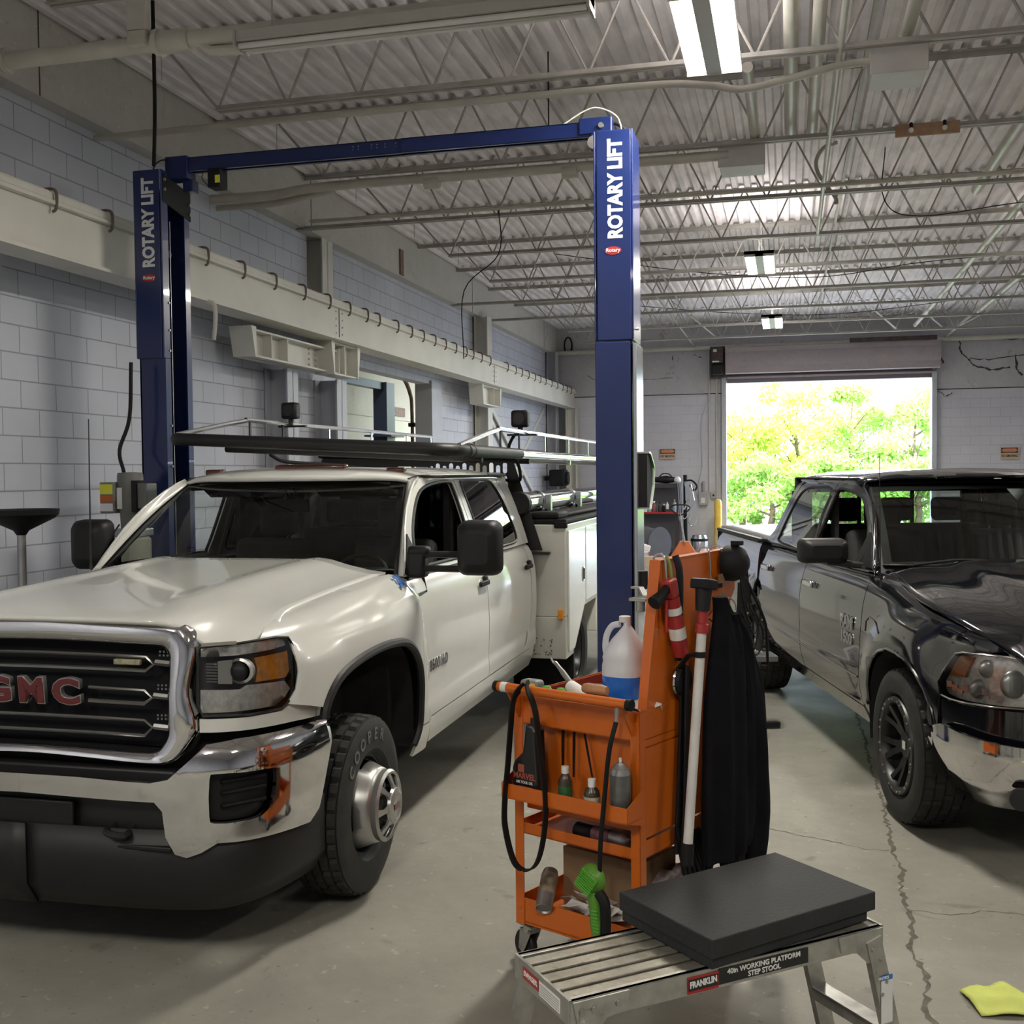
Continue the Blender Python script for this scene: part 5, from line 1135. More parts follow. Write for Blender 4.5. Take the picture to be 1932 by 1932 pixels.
# service body
for s in (1, -1):
    b = G().bx(s * .84, s * 1.21, 3.72, 7.0, .80, 1.52).bx(s * .84, s * 1.21, 3.72, 4.02, .47, .80).bx(s * .84, s * 1.21, 5.1, 7.0, .5, .8).build('side_box', M_wbody, t, ang=0, bevel=.008)
    for (y0, y1) in ((3.78, 4.48), (4.53, 5.35), (5.40, 6.1), (6.15, 6.95)):
        zb = .52 if (y1 < 4.5 and False) or y0 > 5.3 else (.84 if y0 > 4.2 else .83)
        P = [(y0, .52), (y0 + .22, .52), (y1, .84), (y1, 1.47), (y0, 1.47)] if y0 < 4 else [(y0, zb), (y1, zb), (y1, 1.47), (y0, 1.47)]
        d = G().prism(P, s * 1.21, s * 1.226, 'x').build('box_door', M_wp, b, ang=0, bevel=.004)
        yc = y1 - .09; G().bx(s * 1.226, s * 1.234, yc - .035, yc + .035, 1.02, 1.14).build('latch_frame', M_chrome, d, ang=0, bevel=.004); G().bx(s * 1.234, s * 1.236, yc - .02, yc + .02, 1.035, 1.125).build('latch_recess', M_black, d, ang=0)
    G().bx(s * .82, s * 1.215, 3.73, 7.02, 1.525, 1.56).build('box_lid', M_black, b, ang=0, bevel=.01); G().bx(s * 1.12, s * 1.222, 3.705, 3.76, 1.49, 1.545).build('lid_corner', M_black, b, ang=0, bevel=.01)
    G().bx(s * 1.15, s * 1.19, 3.695, 3.718, .78, .86).build('side_marker', M_amber, b, ang=0, bevel=.006)
    g = G(); random.seed(5)
    for k in range(46): x = s * (.90 + random.random() ** 1.3 * .20); z = .50 + random.random() ** 2 * .13; r = random.uniform(.002, .006); g.bx(x - r, x + r, 3.7170, 3.7195, z - r * .6, z + r)
    g.build('mud_specks', M_dirt, b, ang=0)
    g = G(); g.tube(hermite([(s * 1.0, 4.1, .62), (s * 1.0, 4.2, .8), (s * 1.0, 4.35, .87), (s * 1.0, 4.75, .87), (s * 1.0, 4.95, .8), (s * 1.0, 5.05, .62)], 4), .02, 6); g.build('wheel_arch_trim', M_black, b)
    G().bx(s * .7, s * 1.2, 4.06, 4.09, .2, .8).build('mud_flap', M_black, b, ang=0)
joined('bed_floor', [(-.84, .84, 3.72, 7.0, .82, .86), (-.84, .84, 3.72, 3.75, .86, 1.4)], M_wbody, t)
g = G(); g.bx(.86, 1.15, 3.9, 6.9, 1.56, 1.60); g.box((.98, 3.95, 1.585), (.34, .4, .06)); g.build('lid_cover', M_black, t, bevel=.02)
tb = G().cyl((.855, 3.68, 1.69), (.86, 7.25, 1.69), .082, 28).build('pipe_tube', M_chrome, t)
G().cyl((.855, 3.625, 1.69), (.855, 3.73, 1.69), .092, 28).build('tube_cap', M_blackp, tb, bevel=.01)
for y in (4.25, 5.6): G().bx(.76, .96, y - .03, y + .03, 1.6, 1.625).cyl((.86, y - .03, 1.69), (.86, y + .03, 1.69), .088, 24).bx(.94, .99, y - .03, y + .03, 1.58, 1.74).build('tube_clamp', M_galv, tb)
# headache rack
hp = [(-.93, 1.32), (-1.03, 1.32), (-.80, 2.06), (-.76, 2.11), (.76, 2.075), (.80, 2.03), (1.03, 1.32), (.93, 1.32), (.80, 1.32), (-.80, 1.32)]
holes = []
def slot(cx, cz, w_=.035, h=.085): return rrect(cx - w_ / 2, cx + w_ / 2, cz - h / 2, cz + h / 2, .016, 2)
for cz in (1.965, 1.86, 1.755, 1.65, 1.545):
    for k in range(12):
        cx = .13 + k * .055
        if abs(cx) < .74 + (1.965 - cz) * .2: holes.append(slot(cx, cz - (.0 if k % 2 else .02)))
for cz in (1.8, 1.69, 1.58):
    for k in range(12): holes.append(slot(-.74 + k * .055, cz))
holes.append([(-.15, 1.985), (.10, 1.98), (.10, 1.90), (-.15, 1.90)])
g = G(); p, f = cdt(hp, holes, .3); g.add([(a, 3.705, b) for a, b in p], f); hr = g.build('headache_rack', M_trim, t, ang=0, solid=.006)
G().tube([(-.82, 3.69, 2.09), (.82, 3.69, 2.055)], .03, 8).build('rack_top_bar', M_trim, hr)
for s in (1, -1): G().box((s * .98, 3.71, 1.30), (.22, .10, .02)).build('rack_foot', M_trim, hr, bevel=.004)
# ladder rack
def rz(x): return 2.115 - .05 * x / .95
lr = G().tube(hermite([(.95, 3.3, rz(.95)), (.95, 2.4, rz(.95)), (.95, 1.85, rz(.95)), (.90, 1.66, rz(.9)), (.72, 1.60, rz(.72)), (0, 1.585, rz(0)), (-.72, 1.60, rz(-.72)), (-.90, 1.66, rz(-.9)), (-.95, 1.85, rz(-.95)), (-.95, 2.4, rz(-.95)), (-.95, 3.3, rz(-.95))], 5), .040, 14).build('ladder_rack', M_trim, t)
for s in (1, -1):
    z = rz(s * .95)
    G().tube([(s * .95, 2.1, z), (s * .95, 7.1, z)], .036, 12).build('side_rail', M_chrome, lr)
    G().tube(hermite([(s * .95, 1.75, z + .03), (s * .95, 2.65, z + .155), (s * .95, 3.1, z + .165), (s * .95, 7.05, z + .17)], 4), .017, 8).build('upper_rail', M_galv, lr)
    for y in (2.75, 3.3, 4.2, 5.2, 6.2, 7.0): G().bx(s * .945, s * .955, y - .012, y + .012, z, z + .16).build('rail_post', M_trim if y < 3.5 else M_galv, lr, ang=0)
    G().tube([(s * .95, 7.05, z), (s * 1.03, 7.05, 1.8), (s * 1.08, 7.0, 1.56)], .03, 10).build('rear_leg', M_galv, lr)
for y in (2.35, 3.72, 5.4, 7.05): G().tube([(-.93, y, rz(-.93) - .05), (.93, y, rz(.93) - .05)], .024, 8).build('cross_bar', M_trim if y < 4 else M_galv, lr)
g = G()
for y in (1.9, 2.0): g.lathe([(.044, -.02), (.048, 0), (.044, .02)], 16, ax='y', c=(.95, y, rz(.95)))
g.build('rail_joint', M_trim, lr)
for (x, y) in ((.90, 3.55), (-.93, 3.4)):
    z = rz(x) + .17; wl = G().box((x, y, z + .10), (.13, .10, .13)).build('work_light', M_blackp, lr, bevel=.02)
    G().bx(x - .10, x + .13, y - .02, y + .02, z - .03, z - .015).cyl((x, y, z - .03), (x, y, z + .04), .02, 10).build('light_bracket', M_trim, wl); G().tube([(x, y - .051, z + .10), (x, y - .056, z + .10)], .045, 16).build('light_lens', M_darkrim, wl)
G().tube(hermite([(.90, 3.55, 2.24), (.84, 3.56, 2.20), (.80, 3.58, 2.1), (.86, 3.62, 2.0), (.87, 3.66, 1.88), (.82, 3.68, 1.86), (.74, 3.70, 1.87)], 5), .013, 8).build('work_light_cable', M_black, lr)
G().tube(hermite([(-.62, 2.4, 2.07), (-.55, 2.5, 2.02), (-.35, 2.8, 2.0), (-.2, 3.1, 1.97)], 5), .013, 8).build('light_cable', M_black, lr)
# ---- the black truck's surfaces (visible side handled by mirroring) ----
RP = Plan([(0, -.99), (.35, -.975), (.6, -.93), (.76, -.86), (.87, -.75), (.94, -.60), (.98, -.42), (1.0, -.2), (1.0, .2)])
RB = Plan([(0, -1.07), (.4, -1.05), (.65, -1.0), (.82, -.92), (.93, -.80), (.985, -.66), (1.0, -.5), (1.005, -.3)])
def rW(y): return cr([-.93, -.86, -.75, -.60, -.42, -.2, .2, 5.2], [.60, .76, .87, .94, .98, 1.0, 1.0, .99], y)
RT = [.40, .52, .70, .90, 1.06, 1.17, 1.25, 1.33, 1.41]
def rside(y, t):
    P = [rside0(y + d, t + e) for d, e in ((-.09, 0), (-.045, 0), (0, 0), (.045, 0), (.09, 0), (0, .03), (0, -.03))]
    return (sum(p[0] for p in P) / 7, y, sum(p[2] for p in P) / 7)
def rside0(y, t):
    up = cr([-.9, -.5, 0, .4, .8, 1.2, 3], [-.12, -.07, -.01, .02, .04, .04, .04], y)
    dx = cr(RT, [-.09, -.035, -.008, 0, -.010, -.035, -.07, -.14, -.24], t)
    z = cr(RT, [.40, .52, .70, .90, 1.06, 1.17 + up * .35, 1.235 + up * .8, 1.275 + up, 1.295 + up], t)
    b = sst(.66, .60, (((y - .02) ** 2) + max(0, t - .42) ** 2 * .95) ** .5) * sst(.6, .7, 1) + 0
    r = ((y - .02) ** 2 + (t - .42) ** 2) ** .5
    b = sst(.78, .58, r)
    c = .012 * sst(.78, .70, t) * sst(.6, .9, y)
    return (rW(y) + dx + (.028 * b + c), y, z)
def rgreen(y, z): return (.945 - (z - 1.30) * .30 - .13 * (z - 1.30) ** 2 - .015 * ((y - 2.0) / 1.4) ** 2, y, z)
def rroof(x, y):
    c = 1.925 - .035 * (x / .76) ** 2 - .05 * (x / .78) ** 8 - .06 * sst(1.75, 1.25, y) ** 2 - .05 * sst(2.9, 3.45, y) ** 2
    return (x, y, c)
def rws(a, b):
    hw = .86 + (.68 - .86) * b
    return (a * hw, .68 + .80 * b + .12 * (1 - b * .4) * a * a - .11 * (1 - b * .4), 1.33 + .50 * b + .03 * math.sin(PI * b) - .018 * a * a * b)
def rhood(a, y):
    xc = cr([-.98, -.90, -.83, -.75, -.52, -.14, .25, .5, .75], [.75, .765, .79, .845, .915, .945, .91, .87, .85], y)
    x = a * xc; ax = abs(a)
    zc = cr([-1.0, -.97, -.9, -.7, -.4, 0, .4, .7], [1.07, 1.115, 1.165, 1.225, 1.29, 1.34, 1.37, 1.382], y)
    ze = cr([-1.0, -.9, -.83, -.75, -.52, -.14, .25, .5, .75], [1.02, 1.045, 1.065, 1.11, 1.175, 1.225, 1.268, 1.295, 1.318], y)
    f = cr([0, .3, .46, .58, .80, .93, 1], [0, .02, .08, .36, .55, .82, 1], ax)
    return (x, y + .07 * max(0, (ax - .5) / .5) ** 2 * sst(-.35, -.93, y), zc + (ze - zc) * f)
def rfront(s, z): x, y = RP.at(s, -.07 * sst(.95, 1.25, z)); return (x, y, z)
def rbump(s, z):
    o = cr([.36, .45, .60, .78, .84, .88], [-.10, -.03, 0, .0, -.02, -.07], z); x, y = RB.at(s, o); return (x, y, z)
# ================= black pickup =================
M_bp = mat('black_truck_paint', (.006, .0065, .010), .10, coat=1.0, noise=.1, spec=.6)
M_tint2 = glass('privacy_glass', (.42, .46, .44), 1.3)
M_ton = mat('tonneau_vinyl', (.30, .31, .33), .4, noise=.15, nscale=4)
ram = thing('pickup_truck', 'black crew cab pickup truck parked at right facing the camera', 'truck', (1.554, 6.566, 0), 13.7)
t = ram
RFE = [(-.72, 1.035), (-.606, 1.018), (-.54, .942), (-.492, .86), (-.51, .80), (-.50, .74), (-.50, .69)]
RA = [(.52, .56), (.505, .66), (.46, .76), (.38, .84), (.26, .895), (.13, .925), (-.02, .93), (-.16, .915), (-.29, .87), (-.39, .80), (-.45, .71), (-.475, .62)]
for s in (-1, 1):
    fo = RA[::-1] + [(.52, .45), (.72, .45), (.73, .70), (.685, .97), (.69, 1.20), (.66, 1.345), (.56, 1.345), (.496, 1.338), (.15, 1.28), (-.139, 1.236), (-.40, 1.215), (-.519, 1.203), (-.65, 1.165), (-.749, 1.127), (-.825, 1.06)] + RFE + [(-.49, .64)]
    pan2('fender', [(rside, fo, ())], M_bp, t, s, .012, .04)
    outline_tube('wheel_arch_lip', rside, RA, .010, M_bp, t, s, 8, False)
    g = G(); g.grid([[(s * x, y, z - .01) for y, z in [(.5, .35)] + RA + [(-.48, .4)]] for x in (1.0, .60)]); g.build('wheel_liner', M_under, t, ang=0)
    fd_low = [(.735, .48), (.742, .70), (.697, .97), (.70, 1.20), (.68, 1.31), (2.135, 1.31), (2.14, 1.2), (2.165, 1.0), (2.15, .64), (2.13, .48)]
    fwin = smooth2([(.94, 1.34), (.945, 1.50), (1.07, 1.61), (1.28, 1.72), (1.44, 1.755), (1.69, 1.78), (1.92, 1.782), (1.95, 1.70), (1.965, 1.5), (1.97, 1.345), (1.5, 1.335)], 3)
    fd_up = [(.66, 1.309), (.845, 1.50), (.98, 1.62), (1.12, 1.705), (1.38, 1.79), (1.6, 1.83), (2.0, 1.838), (2.03, 1.6), (2.05, 1.309)]
    fd = pan2('front_door', [(rside, fd_low, ()), (rgreen, fd_up, (fwin,))], M_bp, t, s, .02)
    rd_low = [(2.145, .48), (2.162, .64), (2.177, 1.0), (2.152, 1.2), (2.147, 1.31), (3.42, 1.31), (3.50, 1.2), (3.55, 1.08), (3.555, .84), (3.52, .68), (3.42, .55), (3.36, .48)]
    rwin = smooth2([(2.10, 1.34), (2.09, 1.6), (2.10, 1.78), (2.5, 1.79), (2.74, 1.785), (2.93, 1.735), (3.03, 1.6), (3.12, 1.40), (3.11, 1.345), (2.7, 1.335)], 3)
    rd_up = [(2.06, 1.309), (2.04, 1.6), (2.012, 1.838), (2.5, 1.84), (2.85, 1.83), (3.02, 1.80), (3.12, 1.68), (3.25, 1.42), (3.33, 1.309)]
    rd = pan2('rear_door', [(rside, rd_low, ()), (rgreen, rd_up, (rwin,))], M_bp, t, s, .02)
    pan2('cab_corner', [(rgreen, [(3.335, 1.309), (3.26, 1.42), (3.13, 1.68), (3.03, 1.81), (2.85, 1.845), (3.15, 1.85), (3.27, 1.6), (3.38, 1.42), (3.60, 1.309)], ()), (rside, [(3.43, 1.31), (3.51, 1.2), (3.56, 1.08), (3.565, .84), (3.53, .70), (3.60, .70), (3.60, 1.31)], ())], M_bp, t, s, .015)
    pan2('rocker_panel', [(rside, [(.60, .36), (.72, .47), (3.35, .47), (3.5, .6), (3.56, .36)], ())], M_bp, t, s, .015)
    pan2('window_glass', [(rgreen, rwin, ())], M_tint2, rd, s, 0)
    outline_tube('window_seal', rgreen, fwin, .012, M_trim, fd, s); outline_tube('window_seal', rgreen, rwin, .010, M_trim, rd, s)
    g = G(); g.tube([(lambda q: (s * (q[0] + .006), q[1], q[2]))(rgreen(y, 1.318)) for y in np.linspace(.78, 3.28, 20)], .010, 6); g.build('belt_moulding', M_chrome if False else M_trim, fd)
    for (y, par) in ((1.90, fd), (3.28, rd)):
        x = rside(y, 1.12)[0]; g = G(); g.box((s * (x + .026), y, 1.115), (.026, .23, .046)); g.box((s * (x + .01), y - .09, 1.115), (.03, .04, .05)); g.build('door_handle', M_chrome, par, bevel=.010, seg=3)
    # body side moulding crease
    g = G(); g.tube([(lambda q: (s * (q[0] + .002), q[1], q[2]))(rside(y, .655 - .0 * y)) for y in np.linspace(.76, 3.4, 24)], .006, 6); g.build('side_moulding', M_bp, t)
    # mirror
    mx, my, mz = 1.155, .95, 1.415; prof = rrect(-.15, .15, -.078, .078, .04, 5)
    rows = [[(s * (mx + a * k), my + d, mz + b * k2) for a, b in prof] for k, k2, d in ((.6, .5, -.10), (.88, .82, -.085), (.98, .96, -.04), (1, 1, .02), (1, 1, .05))]
    g = G(); g.grid(rows, wrap=True); n = len(prof); g.add(rows[0], [tuple(range(n))]); g.add(rows[-1], [tuple(range(n))[::-1]]); mo = g.build('mirror_housing', M_blackp, t, ang=50, fixn=True)
    G().add([(s * (mx + a * .92), my + .053, mz + b * .9) for a, b in prof], [tuple(range(n))]).build('mirror_glass', M_chrome, mo, ang=0)
    g = G(); g.sweep([(-.03, -.02), (.03, -.02), (.03, .02), (-.03, .02)], [(s * .90, my - .08, 1.325), (s * 1.02, my - .03, 1.335), (s * 1.13, my, 1.35)], up=(0, 0, 1)); g.build('mirror_arm', M_blackp, mo, bevel=.012)
    pan2('mirror_sail', [(lambda a, b: (rgreen(a, b)[0] + .008, a, b), [(.70, 1.325), (.86, 1.49), (.94, 1.53), (.99, 1.42), (1.02, 1.325)], ())], M_blackp, fd, s, .012, .04)
    strip('a_pillar', [rws(s * 1.03, b) for b in np.linspace(-.04, 1.06, 12)], [mir(rgreen, s)(a, b) for a, b in [(.62, 1.285), (.69, 1.345), (.75, 1.41), (.80, 1.465), (.86, 1.52), (.93, 1.585), (1.0, 1.64), (1.08, 1.69), (1.17, 1.73), (1.27, 1.765), (1.38, 1.795), (1.50, 1.82)]], M_bp, t, .02, flip=(s < 0))
    # bed
    def bedside(y, z): return (1.0 + cr([.4, .6, .9, 1.15, 1.25, 1.32], [-.06, -.01, 0, -.015, -.03, -.06], z) + .035 * sst(.60, .52, ((y - 3.78) ** 2 + (z - .42) ** 2) ** .5), y, z)
    RB_ = [(3.78 + .48 * math.cos(a), .44 + .48 * math.sin(a)) for a in np.linspace(0, PI, 15)]
    bo = [(5.6, .5), (5.6, 1.31), (3.60, 1.31), (3.605, 1.1), (3.605, .89)] + [p for p in RB_[::-1] if p[0] > 3.64] + [(4.28, .5)]
    pan2('bed_side', [(bedside, bo, ())], M_bp, t, s, .02)
    G().bx(s * .86, s * .985, 3.62, 5.6, 1.30, 1.335).build('bed_rail_cap', M_blackp, t, bevel=.01)
    g = G(); g.grid([[(s * x, 3.78 + .47 * math.cos(a), .44 + .47 * math.sin(a)) for a in np.linspace(-.2, PI + .2, 16)] for x in (.97, .6)]); g.build('wheel_liner', M_under, t, ang=0)
    # headlight
    ho = [(.70, .80), (.70, 1.02), (.76, 1.03), (.92, 1.035), (1.05, 1.03), (1.10, 1.018), (1.17, .935), (1.238, .86), (1.235, .82), (1.21, .798), (1.13, .790), (1.04, .790), (.88, .795)]
    def hs(off): return lambda a, b: (*RP.at(a, off - .07 * sst(.95, 1.25, b)), b)
    hb = pan2('headlight', [(hs(-.05), ho, ())], M_refl, t, s, .004, .06)
    pan2('turn_signal', [(hs(-.03), [(1.10, 1.005), (1.01, 1.012), (1.06, .905), (1.175, .90), (1.15, .94)], ())], mat('amber_dull', (.42, .13, .03), .3, noise=.2, nscale=40), hb, s, .02, .05)
    g = G()
    for sc_, zz, r in ((.79, .905, .068), (.98, .86, .05), (.93, .965, .045)):
        q = RP.at(sc_, -.045); g.sph((s * q[0], q[1], zz), r, 16, sc_=(1, .45, 1))
    g.build('reflector_bowl', M_silver, hb)
    g = G()
    for k in range(9): q = RP.at(.86 + k * .04, -.035); g.box((s * q[0], q[1], .83 + .012 * (k % 3)), (.025, .01, .03), rot('Z', s * 40))
    g.build('reflector_facets', M_galv, hb, ang=0)
    pan2('lens', [(hs(.004), ho, ())], M_lens, hb, s, 0, .05); outline_tube('seal', hs(.002), ho, .005, M_silver, hb, s)
    pan2('front_fascia', [(rfront, [(0, .62), (0, 1.04), (.70, 1.035), (.698, .785), (.88, .783), (1.13, .778), (1.22, .79), (1.26, .83), (1.36, .75), (1.42, .62)] if False else [(.50, .62), (.50, 1.04), (.695, 1.035), (.698, .785), (.88, .783), (1.13, .778), (1.22, .785), (1.245, .80), (1.33, .74), (1.36, .62)], ())], M_bp, t, s, .012, .05)
    bo2 = [(0, .33), (0, .60), (.50, .62), (.77, .635), (.94, .645), (1.18, .668), (1.25, .668), (1.335, .64), (1.41, .55), (1.46, .44), (1.44, .34), (1.40, .30), (1.16, .30), (.78, .31), (.4, .32)]
    bp = pan2('bumper', [(rbump, bo2, ())], M_chrome, t, s, .02, .03)
    g = G(); q = RB.at(.78, .004); g.m = basis((s * q[0], q[1], .40), (s * math.cos(.5), math.sin(.5), 0), (0, 0, 1)); g.lathe([(.0, -.02), (.05, -.015), (.055, .004), (.05, .004)], 20); g.build('fog_lamp', M_darkrim, bp)
    pan2('nose_liner', [(lambda a, b: (*RP.at(a, -.10), b), [(0, .3), (0, 1.1), (.9, 1.05), (1.1, .9), (1.1, .3)], ())], M_under, t, s, 0, .1)
# hood, roof, glass
g = G(); ys = [-1.0, -.985, -.96, -.93, -.90, -.86, -.83, -.79, -.75, -.68, -.6, -.52, -.4, -.27, -.14, .05, .25, .4, .5, .6, .68]
g.grid([[rhood(a, y) for a in np.linspace(-.993, .993, 51)] for y in ys]); g.build('hood', M_bp, t, ang=60, solid=.02)
p, f = cdt([(-.765, 1.50)] + [(x, 1.47 - .12 * (1 - (x / .70) ** 2)) for x in np.linspace(-.70, .70, 13)] + [(.765, 1.50), (.775, 2.0), (.77, 3.0), (.72, 3.22), (.5, 3.28), (-.5, 3.28), (-.72, 3.22), (-.77, 3.0), (-.775, 2.0)], (), .07)
G().add([rroof(a, b) for a, b in p], f).build('roof', M_bp, t, ang=60, solid=.02)
G().grid([[rws(a, b) for a in np.linspace(-1, 1, 25)] for b in np.linspace(0, 1, 12)]).build('windshield', M_glass, t, ang=60)
g = G()
for (a0, a1, b0, b1) in ((-1.04, 1.04, .90, 1.06), (-1.04, 1.04, -.10, .05), (-1.04, -.94, 0, 1), (.94, 1.04, 0, 1)):
    g.grid([[(lambda q: (q[0], q[1] + .004, q[2] - .002))(rws(a, b)) for a in np.linspace(a0, a1, 20 if a1 - a0 > 1 else 3)] for b in np.linspace(b0, b1, 3 if a1 - a0 > 1 else 12)])
g.build('windshield_frit', M_trim, t, ang=60)
G().grid([[(x, y0 + .10 * (x / .86) ** 2 - .02, z0) for x in np.linspace(-.86, .86, 15)] for y0, z0 in ((.60, 1.35), (.70, 1.335), (.76, 1.33))]).build('cowl', M_trim, t, ang=30, solid=.01)
for x0, x1 in ((-.70, -.08), (-.02, .62)):
    g = G(); g.tube(hermite([tuple(np.array(rws(x0 / .86, .03)) + (0, -.03, .0)), tuple(np.array(rws((x0 + x1) / 1.72, .07)) + (0, -.03, .005)), tuple(np.array(rws(x1 / .86, .02)) + (0, -.03, .0))], 5), .009, 6); g.build('wiper', M_trim, t)
g = G(); g.tube([(-.93, .50, 1.19), (-.94, .50, 1.27)], [.022, .008], 8); g.tube([(-.94, .50, 1.27), (-.94, .52, 2.0)], [.003, .0022], 5); g.build('antenna', M_trim, t)
gm = G(); gm.grid([[(x, -.93 + .04 * (x / .5) ** 2, z) for x in np.linspace(-.5, .5, 9)] for z in (.62, .8, 1.03)]); gl = gm.build('grille', M_trim, t, ang=40)
g = G(); P = [(-.48, .66), (-.50, 1.0), (.50, 1.0), (.48, .66)]; g.tube([(a, -.965 + .04 * (a / .5) ** 2, b) for a, b in P], .03, 8, closed=True); g.tube([(-.49, -.93, .83), (0, -.975, .83), (.49, -.93, .83)], .025, 8); g.tube([(0, -.975, .66), (0, -.975, 1.0)], .025, 8); g.build('grille_cross', M_chrome, gl)
x = rside(.95, .95)[0] + .003
text('badge_lettering', 'RAM', .105, basis((-x - .004, .96, .965), (0, -1, 0), (0, 0, 1)), t, M_galv, bold=.004, ext=.004, sx=1.15)
text('badge_lettering', '1500', .10, basis((-x - .004, .96, .865), (0, -1, 0), (0, 0, 1)), t, M_galv, bold=.003, ext=.004, sx=1.15)
for s in (-1, 1):   # fender vent mark line
    outline_tube('fender_crease', lambda a, b: rside(a, b), [(.60, .96), (.60, 1.02), (.55, 1.05), (.40, 1.035), (.30, .99)], .006, M_galv if False else M_bp, t, s, 6, False)
M_rimb = mat('wheel_satin_black', (.008, .008, .009), .4)
def ram_wheel(x, y, s):
    o = tyre_mesh(.42, .29, .262, 144).build('tyre', M_tyre, t, ang=30); o.location = (s * x, y, .42); o.rotation_euler = (0, 0, 0 if s > 0 else PI)
    r_ = barrel(.258, .27, .02).build('rim', M_rimb, o)
    g = G(); g.lathe([(.268, .135), (.262, .15), (.235, .15), (.225, .135), (.222, .10)], 60, ax='x', caps=False); g.lathe([(.085, .03), (.085, .075), (.07, .095), (.0, .10)], 24, ax='x', caps=False)
    for k in range(6):
        for dd in (-.17, .17):
            a0 = 2 * PI * k / 6 + .3; a1 = a0 + dd * 1.35; c0, s0, c1, s1 = math.cos(a0 + dd * .5), math.sin(a0 + dd * .5), math.cos(a1), math.sin(a1)
            tn = lambda c, s_: (-s_, c)
            v = []
            for r, cc, ss, w_, h0, h1 in ((.06, c0, s0, .022, .03, .085), (.15, (c0 + c1) / 2, (s0 + s1) / 2, .016, .04, .105), (.238, c1, s1, .018, .07, .142)):
                for sg in (-1, 1):
                    for h in (h0, h1): v.append((h, r * cc - ss * w_ * sg, r * ss + cc * w_ * sg))
            for i in (0, 1):
                b = i * 4; g.add(v[b:b + 8], [(0, 1, 5, 4), (2, 6, 7, 3), (1, 3, 7, 5), (0, 4, 6, 2)])
    g.build('spokes', M_rimb, r_, ang=35, fixn=True)
    for k in range(24):
        a = 2 * PI * k / 24
        if k % 4 in (0, 1, 3): pass
    g = G()
    for k in range(12):
        for d in (-.09, .09): a = 2 * PI * (k + .5) / 12 + d; g.cyl((.148, .249 * math.cos(a), .249 * math.sin(a)), (.156, .249 * math.cos(a), .249 * math.sin(a)), .0065, 6)
    g.build('rim_bolts', M_steel, r_)
    g = G(); g.bx(.10, .103, -.022, .022, -.022, .022); g.build('centre_badge', M_paper, r_, ang=0)
    G().lathe([(.17, -.01), (.17, .002), (.06, .002)], 32, ax='x', caps=False).build('brake_disc', M_darkrim, r_)
for s in (-1, 1): ram_wheel(.875, .0, s); ram_wheel(.875, 3.78, s)
# interior
g = G(); g.bx(-.86, .86, .66, 3.2, .48, .54); g.bx(-.86, .86, .66, .72, .5, 1.28); g.bx(-.80, .80, 3.22, 3.28, .5, 1.34)
for s in (1, -1): g.bx(s * .88, s * .85, .76, 3.3, .5, 1.29); g.bx(s * .78, s * .75, 2.0, 2.1, 1.3, 1.78)
g.bx(-.76, .76, 3.20, 3.24, 1.74, 1.86); g.bx(-.78, -.62, 3.22, 3.26, 1.34, 1.75); g.bx(.62, .78, 3.22, 3.26, 1.34, 1.75)
g.build('cab_shell', M_int, t, ang=0)
G().prism([(.66, 1.0), (.66, 1.30), (.82, 1.335), (1.02, 1.335), (1.14, 1.28), (1.16, 1.1)], -.84, .84, 'x').build('dashboard', M_int, t, bevel=.03)
steering(t, .42, 1.30, 1.2, M_int)
for x in (-.42, .42): seat(t, x, 1.70, .70, M_int, .54)
seat(t, 0, 2.65, .70, M_int, 1.4, True)
g = G(); g.box((0, 1.38, 1.67), (.26, .03, .075)); g.tube([(0, 1.38, 1.69), (0, 1.37, 1.79)], .012, 6); g.build('rear_view_mirror', M_trim, t, bevel=.012)
G().bx(-.76, .76, 1.6, 3.2, 1.855, 1.865).build('headliner', M_int, t, ang=0)
joined('rear_glass', [(-.62, .62, 3.255, 3.258, 1.34, 1.74)], M_glass, t)
g = G()
for x in (-.22, .22): g.bx(x - .015, x + .015, 3.25, 3.265, 1.34, 1.74)
g.build('rear_glass_frame', M_trim, t, ang=0)
g = G(); g.bx(-.45, -.35, -.8, 5.4, .45, .60); g.bx(.35, .45, -.8, 5.4, .45, .60); g.bx(-.6, .6, -.75, .6, .34, .9); g.cyl((-.8, 0, .42), (.8, 0, .42), .05, 12); g.cyl((-.8, 3.78, .42), (.8, 3.78, .42), .07, 12); g.bx(-.3, .3, .7, 3.4, .36, .5); g.build('chassis', M_under, t, ang=0)
g = G(); g.bx(-.86, .86, 3.62, 5.6, .78, .84); g.bx(-.95, .95, 3.60, 3.64, .6, 1.31); g.bx(-.98, .98, 5.58, 5.64, .6, 1.31); g.build('bed', M_bp, t, ang=0)
g = G(); rows = []
for y in np.linspace(3.62, 5.66, 30):
    rows.append([(x, y, 1.345 + .022 * (1 - (x / .93) ** 2) + .006 * math.sin(y * 38) * (abs(x) > .7)) for x in np.linspace(-.93, .93, 17)])
g.grid(rows); g.build('tonneau_cover', M_ton, t, ang=60, solid=.03, fixn=False)
